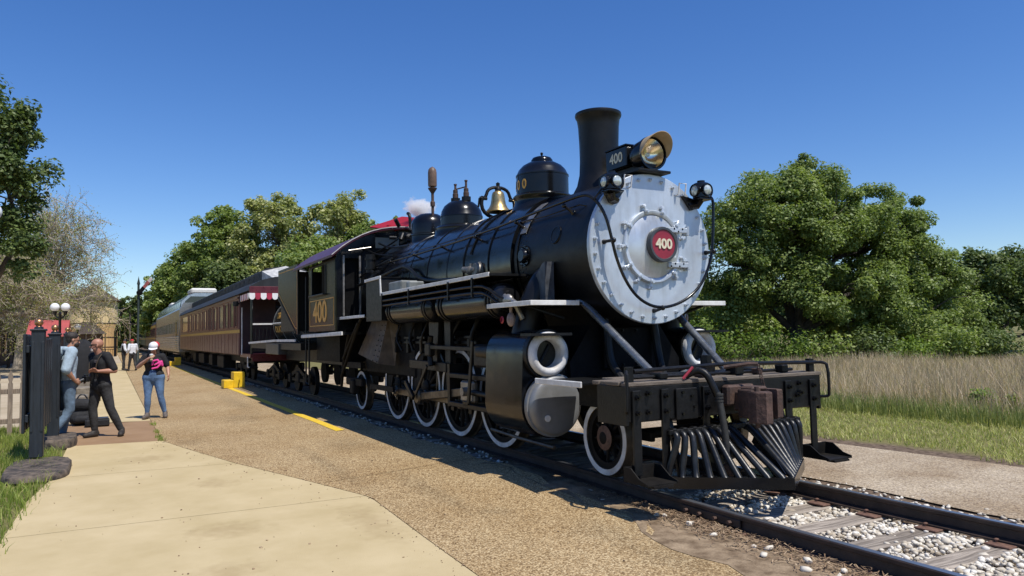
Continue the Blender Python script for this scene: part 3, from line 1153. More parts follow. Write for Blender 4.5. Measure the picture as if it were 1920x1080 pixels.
for i in range(40):     # rivet rows of the smokebox joint on the near side
    a = rad(-75 + i * 3.9)
    for q, xo in enumerate((-7.98, -8.06, -8.12)):
        aa = a + (.03 if q == 1 else 0)
        p = Vector((xo, -math.cos(aa) * .856, BZ + math.sin(aa) * .856))
        inst('rivet', rivet_me, Matrix.Translation(p) @ rot_to((0, -math.cos(aa), math.sin(aa))), smokebox)
# polished strip over the seam near the hand rail
b = MB()
pts = [(-8.1, -math.cos(rad(a)) * .872, BZ + math.sin(rad(a)) * .872) for a in range(22, 62, 5)]
for p, q in zip(pts, pts[1:]):
    b.bar(p, q, .15, .008, up=(0, p[1], p[2] - BZ))
part(b, 'seam_plate', K['steel'], smokebox)
# round casting and builder's plate on the smokebox side
b = MB()
ax = Vector((0, -math.cos(rad(2)), math.sin(rad(2))))
o_ = Vector((-7.98, 0, BZ)) + ax * .85
b.lathe([(.0, .07), (.07, .07), (.085, .05), (.09, .0)], o_, ax, 20)
b.lathe([(.13, .0), (.13, .02), (.1, .02), (.1, 0)], o_, ax, 24)
ft = part(b, 'washout_flange', K['gloss'], smokebox)
for p in ring_pts(o_ + ax * .02, .117, ax, 10):
    inst('bolt', bolt_me, Matrix.Translation(p) @ rot_to(ax) @ Matrix.Scale(.6, 4), ft)
ax = Vector((0, -math.cos(rad(14)), math.sin(rad(14))))
o_ = Vector((-7.28, 0, BZ)) + ax * .853
b = MB()
b.lathe([(.0, .012), (.105, .012), (.11, .006), (.11, 0)], o_, ax, 28)
bp_ = part(b, 'builders_plate', K['iron'], smokebox)
b = MB()
b.lathe([(.098, .012), (.098, .017), (.09, .017), (.09, .012)], o_, ax, 28)
part(b, 'plate_rim', K['gloss'], bp_)
# ---- smokebox front
FX = -6.572
b = MB()
b.lathe([(.0, -.02), (.0, .0), (.845, .0), (.853, -.008), (.853, -.05), (.83, -.05)], (FX, 0, BZ), (1, 0, 0), 72)
front = part(b, 'smokebox_front', K['silver'], label='silver painted round smokebox front with bolted rim')
bolt_s = MB().cyl((0, 0, 0), (0, 0, .022), .022, n=6).cyl((0, 0, .02), (0, 0, .045), .011, n=8).mesh('bolt', K['silver'])
for i, p in enumerate(ring_pts((FX, 0, BZ), .785, (1, 0, 0), 30, rad(6))):
    inst('bolt', bolt_s, Matrix.Translation(p) @ rot_to((1, 0, 0)) @ Matrix.Rotation(i, 4, 'Z'), front)
b = MB()
b.lathe([(.0, .085), (.15, .078), (.27, .058), (.345, .03), (.365, .022), (.365, .0)], (FX, 0, BZ + .02), (1, 0, 0), 56)
door = part(b, 'smokebox_door', K['silver2'], smooth=50)
b = MB()
b.lathe([(.362, .0), (.362, .034), (.378, .042), (.405, .042), (.415, .03), (.415, .0)], (FX, 0, BZ + .02), (1, 0, 0), 56)
part(b, 'door_ring', K['silver'], front)
dogb = MB()
dogb.bar((0, 0, .045), (0, .10, .045), .034, .022, up=(0, 0, 1), bev=.006)
dogb.cyl((0, .035, .0), (0, .035, .085), .017, n=8).cyl((0, .035, .05), (0, .035, .07), .026, n=6)
dogb.box((0, .1, .02), (.05, .035, .05), bev=.006)
dog_me = dogb.mesh('clamp', K['silver'])
for ang in (72, 105, 148, 182, 212, 238, 262, 312, 342, 15, 38):
    a = rad(ang)       # angle seen from the front: 0 = far side (+Y), 90 = up
    rdir = Vector((0, math.cos(a), math.sin(a)))
    M_ = Matrix((Vector((1, 0, 0)).cross(rdir) * -1, rdir, Vector((1, 0, 0)))).transposed().to_4x4()
    inst('clamp', dog_me, Matrix.Translation(Vector((FX, 0, BZ + .02)) + rdir * .37) @ M_, front)
for dz in (.215, -.185):
    b = MB()
    b.box((FX + .06, .32, BZ + dz), (.03, .30, .062), bev=.008)
    b.cyl((FX + .055, .475, BZ + dz - .05), (FX + .055, .475, BZ + dz + .05), .024, n=12)
    b.box((FX + .02, .49, BZ + dz), (.05, .06, .1), bev=.008)
    hg = part(b, 'door_hinge', K['silver'], front)
    for q in range(4):
        inst('rivet', rivet_me, Matrix.Translation((FX + .076, .21 + q * .06, BZ + dz + (.015 if q % 2 else -.015))) @ rot_to((1, 0, 0)), hg)
# number plate
b = MB()
b.lathe([(.0, .135), (.165, .135), (.17, .13), (.17, .05)], (FX, .055, BZ + .035), (1, 0, 0), 40)
npl = part(b, 'number_plate', K['plate_red'], label='round red number plate reading 400')
b = MB()
b.lathe([(.162, .136), (.168, .146), (.192, .146), (.2, .13), (.2, .07), (.16, .06)], (FX, .055, BZ + .035), (1, 0, 0), 40)
part(b, 'plate_rim', mat('plate_rim_grey', (0.05, 0.055, 0.06), rough=0.4), npl)
tm = text_mesh('numeral_400', '400', .155, .006, K['cream'], .004, sx=1.0, space=1.0)
inst('numerals', tm, at((FX + .14, .055, BZ + .035), rz=rad(90)), npl)
# grab irons at the top of the front
for yy in (-.36, .42):
    zz = BZ + math.sqrt(.81 ** 2 - yy ** 2)
    b = MB()
    b.tube([(FX, yy - .05, zz - .06), (FX + .05, yy - .05, zz - .05), (FX + .07, yy - .05, zz + .07), (FX + .07, yy + .05, zz + .07), (FX + .05, yy + .05, zz - .05), (FX, yy + .05, zz - .06)], .009, 7)
    part(b, 'grab_iron', K['white'], front)
# curved hand rail across the front, running back along the boiler
HR = .985
side_a = rad(25.5)
def hrz(a): return Vector((0, -math.cos(a) * HR, BZ + math.sin(a) * HR))
pts = [(-14.2, hrz(side_a).y, hrz(side_a).z), (-10, hrz(side_a).y, hrz(side_a).z), (-7.0, -.86, BZ + .56), (-6.72, -.84, BZ + .575), (-6.62, -.80, BZ + .56), (-6.52, -.755, BZ + .46), (-6.46, -.70, BZ + .30), (-6.44, -.645, BZ + .04), (-6.44, -.60, BZ - .14), (-6.44, -.50, BZ - .36), (-6.44, -.36, BZ - .54), (-6.44, -.18, BZ - .645), (-6.44, .0, BZ - .675), (-6.44, .2, BZ - .645), (-6.44, .42, BZ - .55), (-6.44, .6, BZ - .40), (-6.44, .72, BZ - .20), (-6.44, .78, BZ + .0), (-6.44, .80, BZ + .2), (-6.44, .815, BZ + .42), (-6.44, .82, BZ + .58), (-6.46, .80, BZ + .63), (-6.5, .76, BZ + .66)]
def smooth_path(pts, it=2):
    pts = [Vector(p) for p in pts]
    for _ in range(it):
        q = [pts[0]]
        for a, c in zip(pts, pts[1:]):
            q += [a * .75 + c * .25, a * .25 + c * .75]
        q.append(pts[-1])
        pts = q
    return pts
b = MB()
b.tube(smooth_path(pts), .0175, 10)
hrail = part(b, 'hand_rail', K['gloss'], smooth=60)
for (p, q) in (((FX, -.66, BZ + .05), (-6.42, -.645, BZ + .05)), ((FX, .0, BZ - .70), (-6.42, 0, BZ - .675)), ((FX, .80, BZ - .02), (-6.42, .78, BZ - .02))):
    b = MB()
    b.tube([p, (p[0] + .05, p[1], p[2]), q], [.03, .018, .02], 10)
    b.ball(q, .03, 10, 7)
    part(b, 'rail_stanchion', K['gloss'], hrail)
for xx in (-7.05, -8.15, -9.3, -10.5, -11.7, -12.9, -13.9):
    a = side_a if xx < -8.4 else side_a + (.09 if xx > -7.5 else .05)
    n_ = Vector((0, -math.cos(a), math.sin(a)))
    p0 = Vector((xx, 0, BZ)) + n_ * .86
    p1 = Vector((xx, 0, BZ)) + n_ * 1.0
    b = MB()
    b.tube([p0, p0 + n_ * .03, p1], [.035, .018, .016], 10)
    b.ball(p1, .027, 9, 6)
    part(b, 'rail_stanchion', K['gloss'], hrail)
# thin pipes running along the boiler beside the hand rail
for (da, rr_, x0, x1) in ((9, .010, -13.9, -8.4), (9, .010, -8.4, -6.9)):
    a = side_a + rad(da)
    r_ = .94 if x1 < -8 else .895
    b = MB()
    b.tube([(x0, -math.cos(a) * r_, BZ + math.sin(a) * r_), ((x0 + x1) / 2, -math.cos(a) * (r_ - .01), BZ + math.sin(a) * (r_ - .01) - .01), (x1, -math.cos(a) * r_, BZ + math.sin(a) * r_), (x1 + .15, -math.cos(a) * (r_ - .08), BZ + math.sin(a) * (r_ - .08))], rr_, 8)
    part(b, 'boiler_pipe', K['gloss'])
# sand pipes curling down the boiler side below the domes
for x0 in (-9.35,):
    pts = [(x0 - .03 * i, -math.cos(rad(78 - i * 13)) * .912, BZ + math.sin(rad(78 - i * 13)) * .912) for i in range(6)]
    b = MB()
    b.tube(smooth_path(pts, 1), .013, 7)
    part(b, 'sand_pipe', K['gloss'])

# ---- stack
b = MB()
b.lathe([(.36, 3.22), (.335, 3.27), (.285, 3.36), (.252, 3.5), (.243, 3.68), (.246, 3.9), (.255, 4.1), (.268, 4.20), (.285, 4.225), (.293, 4.25), (.288, 4.275), (.262, 4.285), (.235, 4.27), (.228, 4.1), (.22, 3.4)], (-7.55, 0, 0), (0, 0, 1), 48)
part(b, 'smokestack', K['matte'], smooth=50)

# ---- domes
def dome(name, x, prof, text=None):
    b = MB()
    b.lathe(prof, (x, 0, 0), (0, 0, 1), 48)
    return part(b, name, K['gloss'], smooth=40)
sd = dome('sand_dome', -8.95, [(.55, 3.1), (.47, 3.24), (.415, 3.32), (.40, 3.37), (.405, 3.41), (.42, 3.43), (.42, 3.455), (.40, 3.475), (.372, 3.485), (.372, 3.74), (.378, 3.745), (.378, 3.765), (.365, 3.775), (.335, 3.84), (.28, 3.9), (.2, 3.945), (.155, 3.955), (.155, 3.985), (.13, 4.02), (.09, 4.035), (.0, 4.04)])
b = MB().cyl((-8.95, 0, 4.03), (-8.95, 0, 4.07), .015, n=8).ball((-8.95, 0, 4.085), .022, 8, 6)
part(b, 'lid_knob', K['gloss'], sd)
for k_, ch in enumerate('400'):
    a = (k_ - 1) * .36 - rad(4)       # around -Y, reading from rear to front as seen from the platform
    n_ = Vector((math.sin(a), -math.cos(a), 0))
    inst('numeral', text_mesh('dome_numeral', ch, .19, .002, K['gold'], .004, sx=.85), Matrix.Translation(Vector((-8.95, 0, 3.6)) + n_ * .374) @ Matrix.Rotation(a, 4, 'Z'), sd)
std = dome('steam_dome', -11.72, [(.58, 3.1), (.5, 3.22), (.47, 3.29), (.465, 3.34), (.47, 3.37), (.44, 3.405), (.385, 3.42), (.37, 3.43), (.37, 3.57), (.376, 3.575), (.376, 3.59), (.37, 3.6), (.35, 3.68), (.30, 3.77), (.22, 3.835), (.13, 3.865), (.0, 3.875)])
aux = dome('auxiliary_dome', -13.22, [(.5, 3.1), (.4, 3.22), (.365, 3.3), (.365, 3.42), (.375, 3.43), (.375, 3.45), (.345, 3.47), (.345, 3.64), (.33, 3.72), (.27, 3.8), (.19, 3.85), (.1, 3.87), (.0, 3.875)])
for (xx, yy, hh) in ((-11.83, -.06, .33), (-11.62, .05, .37)):
    b = MB()
    b.lathe([(.07, 0), (.075, .02), (.075, .07), (.05, .08), (.05, .15), (.042, .16), (.042, .22), (.02, .235), (.02, hh - .03), (.028, hh - .02), (.028, hh), (.0, hh)], (xx, yy, 3.855), (0, 0, 1), 14)
    sv = part(b, 'safety_valve', K['rust'])
    b = MB().cyl((xx, yy, 3.855), (xx, yy, 3.93), .085, n=8)
    part(b, 'valve_nut', K['iron'], sv)
b = MB().tube([(-11.83, -.06, 4.09), (-11.62, .05, 4.11)], .012, 7)
part(b, 'valve_lever', K['rust'])
# whistle
wx, wy = -12.98, -.02
b = MB().tube([(wx, wy, 3.75), (wx, wy, 4.26)], .028, 10)
b.lathe([(.045, 3.98), (.045, 4.06), (.03, 4.08)], (wx, wy, 0), (0, 0, 1), 12)
wh = part(b, 'whistle', K['rust'], label='rusty brown steam whistle')
b = MB().lathe([(.0, 4.25), (.03, 4.23), (.082, 4.31), (.086, 4.33), (.06, 4.335)], (wx, wy, 0), (0, 0, 1), 20)
part(b, 'whistle_cup', K['rust'], wh)
b = MB().lathe([(.0, 4.36), (.08, 4.36), (.084, 4.38), (.084, 4.62), (.075, 4.68), (.045, 4.72), (.015, 4.73), (.0, 4.75)], (wx, wy, 0), (0, 0, 1), 20)
part(b, 'whistle_bell', mat('brown_whistle', (0.14, 0.085, 0.055), rough=0.5, var=0.3), wh)
b = MB().tube([(wx, wy, 4.2), (wx, wy, 4.4)], .03, 8)
part(b, 'whistle_stem', K['rust'], wh)
# turret cluster and pipes ahead of the cab
for i in range(14):
    p = Vector((-13.55 - rnd.uniform(0, .65), rnd.uniform(-.5, .1), rnd.uniform(3.35, 3.72)))
    b = MB().cyl(p, p + Vector((rnd.uniform(-.1, .1), rnd.uniform(-.14, .14), rnd.uniform(-.1, .15))), rnd.uniform(.02, .055), n=9)
    part(b, 'turret_valve', K['iron'])
b = MB().tube(smooth_path([(-14.05, -.05, 3.55), (-14.12, -.05, 3.8), (-14.12, -.05, 3.93), (-14.18, -.05, 4.02), (-14.24, -.05, 4.03)]), .034, 10)
part(b, 'vent_pipe', K['iron'])
b = MB().cyl((-14.02, -.2, 3.5), (-14.02, .12, 3.5), .1, n=16)
part(b, 'generator', K['iron'])
for (p0, p1, p2) in (((-13.6, -.55, 3.3), (-13.9, -.62, 3.22), (-14.45, -.7, 3.02)), ((-13.5, -.5, 3.42), (-13.9, -.6, 3.3), (-14.45, -.85, 3.12)), ((-13.3, -.7, 3.05), (-13.8, -.85, 3.1), (-14.45, -.9, 3.3)), ((-12.6, -.66, 3.16), (-13.4, -.74, 3.2), (-14.45, -.6, 3.42)), ((-13.1, -.78, 2.98), (-13.7, -.95, 2.85), (-14.45, -1.0, 2.72))):
    b = MB().tube(smooth_path([p0, p1, p2]), .018, 7)
    part(b, 'steam_pipe', K['iron'])

# ---- bell
bx = -10.32
b = MB()
b.lathe([(.0, 3.80), (.045, 3.795), (.085, 3.77), (.1, 3.73), (.108, 3.66), (.122, 3.58), (.15, 3.52), (.185, 3.485), (.195, 3.465), (.19, 3.455), (.15, 3.47), (.1, 3.6), (.0, 3.7)], (bx, 0, 0), (0, 0, 1), 36)
bell = part(b, 'bell', K['brass'], smooth=50, label='brass locomotive bell')
b = MB().tube([(bx, 0, 3.6), (bx, 0, 3.43)], .012, 8).ball((bx, 0, 3.40), .032, 10, 7)
part(b, 'clapper', K['iron'], bell)
b = MB()
b.tube(smooth_path([(bx, -.245, 3.66), (bx, -.215, 3.70), (bx, -.18, 3.80), (bx, -.09, 3.845), (bx, 0, 3.85), (bx, .09, 3.845), (bx, .18, 3.80), (bx, .215, 3.70), (bx, .245, 3.66)], 1), .026, 10)
b.lathe([(.05, 3.79), (.05, 3.83), (.03, 3.86), (.03, 3.9), (.035, 3.915), (.0, 3.94)], (bx, 0, 0), (0, 0, 1), 12)
b.tube([(bx, -.32, 3.66), (bx, -.2, 3.66)], .028, 10).tube([(bx, .32, 3.66), (bx, .2, 3.66)], .028, 10)
part(b, 'bell_yoke', K['iron'], bell)
b = MB()
for s_ in (-1, 1):
    b.tube(smooth_path([(bx, s_ * .27, 3.69), (bx, s_ * .30, 3.58), (bx, s_ * .27, 3.46), (bx, s_ * .16, 3.38), (bx, 0, 3.355)], 1), .03, 9)
b.cyl((bx, 0, 3.3), (bx, 0, 3.4), .1, .06, n=16)
part(b, 'bell_stand', K['iron'])
b = MB().tube([(bx, .32, 3.66), (bx + .15, .32, 3.74), (bx + .42, .18, 3.94)], .012, 7).tube([(bx, -.33, 3.66), (bx - .02, -.34, 3.52)], .016, 7)
part(b, 'bell_crank', K['iron'])

# ---- headlight
hx, hz = -6.53, 3.545
b = MB()
b.lathe([(.0, -.26), (.12, -.26), (.165, -.2), (.178, -.1), (.178, -.02), (.195, -.015), (.195, .03), (.172, .03)], (hx, 0, hz), (1, 0, 0), 40)
hl = part(b, 'headlight', K['gloss'], label='round headlight on top of the smokebox with hood')
b = MB().lathe([(.0, -.12), (.05, -.115), (.1, -.085), (.14, -.04), (.165, .01)], (hx, 0, hz), (1, 0, 0), 32)
part(b, 'reflector', K['reflector'], hl, smooth=60)
b = MB().ball((hx - .07, 0, hz), .028, 10, 7)
part(b, 'bulb', K['lens'], hl)
b = MB()
V, F = [], []
nh = 26
for i in range(nh + 1):
    a = rad(-12 + 204 * i / nh)
    ext = .03 + .19 * math.sin(max(0.0, min(math.pi, (a + .2) / (math.pi + .4) * math.pi))) ** .75
    for (rr_, xx) in ((.192, .02), (.192 + .012, ext), (.186 + .012, ext), (.186, .02)):
        V.append((hx + xx, math.cos(a) * rr_, hz + math.sin(a) * rr_))
for i in range(nh):
    for k_ in range(3):
        F.append((i * 4 + k_, i * 4 + k_ + 1, i * 4 + k_ + 5, i * 4 + k_ + 4))
b.add(V, F)
part(b, 'headlight_hood', K['hood'], hl, smooth=40)
b = MB()
b.box((-6.98, 0, 3.56), (.40, .34, .24), bev=.012)
b.box((-6.98, 0, 3.69), (.42, .36, .02), bev=.006)
hc = part(b, 'number_box', K['gloss'], hl)
inst('numerals', text_mesh('headlight_numerals', '400', .165, .002, K['cream'], .003), at((-6.97, -.173, 3.56)), hc)
b = MB()
b.box((-6.85, 0, 3.335), (.75, .46, .03), bev=.006)
b.box((-6.85, 0, 3.39), (.6, .2, .08))
part(b, 'headlight_shelf', K['iron'])

# ---- marker lamps
def marker(y, sgn):
    x, z = -6.46, 3.15
    b = MB()
    b.lathe([(.0, -.095), (.08, -.095), (.1, -.08), (.1, .07), (.08, .09), (.045, .1), (.045, .12), (.0, .125)], (x, y, z), (0, 0, 1), 20)
    ml = part(b, 'marker_lamp', K['gloss'])
    for ax in ((1, 0, 0), (0, -1, 0), (0, 1, 0)):
        ax = Vector(ax)
        q = MB().lathe([(.074, .07), (.074, .115), (.062, .115)], (x, y, z), ax, 18)
        part(q, 'lens_ring', K['gloss'], ml)
        q = MB().lathe([(.0, .128), (.036, .121), (.062, .103)], (x, y, z), ax, 18)
        part(q, 'lens', K['lens'], ml)
    b = MB()
    b.box((x - .02, y, z - .1), (.22, .2, .018), bev=.004)
    b.tube([(x - .02, y, z - .1), (x - .05, y - sgn * .03, z - .16), (x - .09, y - sgn * .12, z - .17)], [.045, .05, .045], 8)
    b.prism([(y - sgn * .22, z - .06), (y + sgn * .03, z - .10), (y - sgn * .03, z - .20), (y - sgn * .09, z - .22)], FX - .01, FX + .045, 'yz')
    part(b, 'lamp_bracket', K['gloss'], ml)
marker(-.62, -1)
marker(.66, 1)
b = MB().tube([(-6.55, -.80, BZ + .5), (-6.5, -.72, BZ + .62), (-6.5, -.68, BZ + .66)], .012, 7)
part(b, 'conduit', K['gloss'])

# ---- saddle under the smokebox and frames (deep in shadow)
b = MB()
b.prism([(-.78, .9), (.78, .9), (.8, 1.2), (.62, 1.45), (.5, 1.62), (.62, 1.95), (-.62, 1.95), (-.5, 1.62), (-.62, 1.45), (-.8, 1.2)], -7.1, -8.05, 'yz')
sdl = part(b, 'cylinder_saddle', K['soot'])
for s_ in (-1, 1):
    b = MB().tube(smooth_path([(-7.05, s_ * .3, 1.9), (-7.0, s_ * .34, 1.6), (-6.95, s_ * .36, 1.2), (-6.8, s_ * .3, 1.0)]), .05, 10)
    part(b, 'exhaust_pipe', K['iron'], sdl)
b = MB().box((-7.07, 0, 1.35), (.06, .7, .5), bev=.02)
sp_ = part(b, 'saddle_plate', K['soot'], sdl)
for yy in (-.3, -.1, .1, .3):
    for zz in (1.15, 1.55):
        inst('bolt', bolt_me, Matrix.Translation((-7.04, yy, zz)) @ rot_to((1, 0, 0)), sp_)
for s_ in (-1, 1):
    b = MB()
    b.box((-10.9, s_ * .52, .92), (9.6, .1, .22))
    b.box((-10.9, s_ * .52, .5), (5.2, .09, .12))
    for xx in (-9.4, -10.75, -12.1):
        b.box((xx, s_ * .52, .7), (.35, .1, .3))
    part(b, 'frame', K['soot'])
b = MB()
b.box((-13.2, 0, 1.35), (2.9, 1.7, 1.2), bev=.1)
b.box((-12.9, 0, .8), (1.6, 1.0, .5))
part(b, 'firebox', K['soot'])
b = MB()
b.box((-10.2, 0, 1.35), (3.4, 1.2, .5), bev=.1)
part(b, 'belly_shade_fill', K['soot'])  # dark block added so no light shows through beneath the boiler


# ---- wheels
def wheel_obj(name, x, r, sgn, nsp, cw=None, hub=.12, white=True, parent=None, z=None, sub=True, who=None):
    zc_ = (LZ + r) if z is None else z
    y0 = sgn * .70
    y1 = sgn * .835
    ax = (0, sgn, 0)
    b = MB()
    o_ = (x, y0, zc_)
    w_ = .135
    b.lathe([(r - .13, .02), (r - .13, w_ - .02), (r - .06, w_ - .02), (r - .06, .02)], o_, ax, 48, close=True)
    b.lathe([(.0, .0), (hub, .0), (hub, w_ - .01), (hub * .6, w_ + .02), (.0, w_ + .02)], o_, ax, 24)
    for i in range(nsp):
        a = 2 * math.pi * i / nsp + .13
        d = Vector((math.cos(a), 0, math.sin(a)))
        p0 = Vector((x, y0 + sgn * .065, zc_)) + d * hub * .8
        p1 = Vector((x, y0 + sgn * .065, zc_)) + d * (r - .1)
        b.tube([p0, p1], [.042 * r / .64, .028 * r / .64], 8)
    if cw is not None:
        n_ = 12
        poly = [(x + math.cos(cw + rad(-58 + 116 * i / n_)) * (r - .1), zc_ + math.sin(cw + rad(-58 + 116 * i / n_)) * (r - .1)) for i in range(n_ + 1)]
        b.prism(poly, y0 + sgn * .03, y0 + sgn * (w_ - .015), 'xz')
    o = b.build(name, K['under'], parent or (loco if who is None else who), 40)
    t = MB()
    t.lathe([(r + .028, -.005), (r + .028, .018), (r + .004, .03), (r, w_ - .004), (r - .006, w_), (r - .065, w_), (r - .068, .0)], o_, ax, 56, close=True)
    t.build('tyre', K['rod'], o, 40)
    if white:
        t = MB()
        t.lathe([(r - .004, w_ + .0), (r - .004, w_ + .003), (r - .062, w_ + .003), (r - .062, w_ + .0)], o_, ax, 64, close=True)
        t.build('painted_rim', K['tyre'], o, 40)
    return o


DX = [-8.74, -10.08, -11.42, -12.78]
DR = .64
PIN = (.29, -.12)
for s_ in (-1, 1):
    for i, xx in enumerate(DX):
        wheel_obj('driving_wheel', xx, DR, s_, 14, cw=math.atan2(-PIN[1], -PIN[0]))
    wheel_obj('pilot_wheel', -6.42, .385, s_, 10, hub=.1)
    wheel_obj('trailing_wheel', -14.93, .39, s_, 10, hub=.1)
b = MB().lathe([(.0, .155), (.1, .15), (.13, .135)], (-6.42, -.70, LZ + .385), (0, -1, 0), 24)
part(b, 'pilot_hub_cap', mat('rusty_hub', (0.13, 0.07, 0.045), rough=0.7, var=0.4, scale=20))

# ---- side rods, main rod, crosshead, valve gear on both sides
for s_ in (-1, 1):
    py_ = s_ * .93
    zc_ = LZ + DR
    pins = [Vector((xx + PIN[0], py_, zc_ + PIN[1])) for xx in DX]
    b = MB()
    for p, q in zip(pins, pins[1:]):
        b.bar(p, q, .045, .115, bev=.01)
    for p in pins:
        b.lathe([(.0, .05), (.085, .045), (.1, .03), (.1, -.03), (.0, -.03)], p, (0, s_, 0), 20)
    sr = part(b, 'side_rod', K['rod'])
    b = MB()
    for p in pins:
        b.cyl(p - Vector((0, s_ * .1, 0)), p + Vector((0, s_ * .09, 0)), .05, n=14)
    part(b, 'crank_pin', K['steel'], sr, kind='stuff')
    ch = Vector((-9.25, s_ * 1.05, .76))
    mp = pins[2] + Vector((0, s_ * .12, 0))
    b = MB()
    b.bar(mp, ch, .05, .12, bev=.012)
    b.lathe([(.0, .06), (.1, .055), (.125, .03), (.125, -.04), (.0, -.04)], mp, (0, s_, 0), 22)
    part(b, 'main_rod', K['rod'])
    b = MB()
    b.box(ch, (.42, .1, .3), bev=.03)
    b.cyl(ch - Vector((0, .12, 0)), ch + Vector((0, .12, 0)), .06, n=14)
    part(b, 'crosshead', K['steel'])
    b = MB()
    for dz in (-.2, .2):
        b.box((-9.1, s_ * 1.05, .76 + dz), (1.45, .12, .07), bev=.01)
    b.box((-9.85, s_ * .95, .82), (.08, .3, .6))
    b.cyl((-8.35, s_ * 1.1, .745), (-9.1, s_ * 1.08, .755), .04, n=14)
    part(b, 'guide_bars', K['gear'])
    # valve gear: expansion link, combination lever, radius and eccentric rods
    b = MB()
    b.tube(smooth_path([(-10.45, s_ * 1.12, 1.52), (-10.52, s_ * 1.12, 1.3), (-10.45, s_ * 1.12, 1.08)], 1), .045, 8)
    b.box((-10.5, s_ * 1.12, 1.32), (.2, .1, .2), bev=.02)
    part(b, 'expansion_link', K['gear'])
    b = MB()
    b.bar((-10.5, s_ * 1.14, 1.36), (-8.9, s_ * 1.14, 1.34), .03, .06, bev=.008)
    b.bar((-8.9, s_ * 1.16, 1.45), (-9.05, s_ * 1.16, .62), .03, .07, up=(1, 0, 0), bev=.008)
    b.bar((-9.05, s_ * 1.16, .62), (-9.3, s_ * 1.12, .6), .03, .05, bev=.008)
    b.bar((-10.47, s_ * 1.18, 1.08), (-11.0, s_ * 1.16, .62), .03, .06, bev=.008)
    b.bar((-11.13, s_ * 1.15, .55), (-11.45, s_ * 1.16, .8), .05, .09, bev=.01)
    part(b, 'valve_rods', K['gear'], kind='stuff')
    b = MB()
    b.prism([(-9.92, 1.85), (-10.15, 1.85), (-10.12, 1.2), (-10.05, .55), (-9.95, .5)], s_ * .98, s_ * 1.03, 'xz')
    b.prism([(-10.35, 1.85), (-10.75, 1.85), (-10.72, 1.1), (-10.45, 1.0)], s_ * .98, s_ * 1.03, 'xz')
    part(b, 'gear_hanger', K['iron'])
    # brake hangers, spring rigging and pipes crowding the space above the wheels
    rg = random.Random(5)
    for q in range(7):
        xx = -9.3 - q * .62
        b = MB().tube(smooth_path([(xx, s_ * .88, 1.75), (xx - .05, s_ * (.9 + rg.uniform(0, .12)), 1.5), (xx - rg.uniform(-.15, .2), s_ * .92, 1.28)], 1), rg.uniform(.018, .035), 7)
        part(b, 'gear_pipe', K['gear'])
        b = MB().box((xx - .3, s_ * .86, 1.42), (.5, .07, .05), bev=.01).box((xx - .3, s_ * .86, 1.5), (.34, .07, .05), bev=.01).box((xx - .3, s_ * .86, 1.36), (.08, .08, .24), bev=.01)
        part(b, 'spring', K['gear'])
        b = MB().bar((xx - .35, s_ * .80, 1.05), (xx - .42, s_ * .80, .4), .06, .1, up=(1, 0, 0)).box((xx - .36, s_ * .78, .62), (.09, .1, .3), bev=.02)
        part(b, 'brake_hanger', K['gear'])
    b = MB()
    b.bar((-10.0, s_ * 1.05, 1.06), (-11.5, s_ * 1.05, 1.08), .05, .14, bev=.01)
    part(b, 'reach_plate', K['gear'])

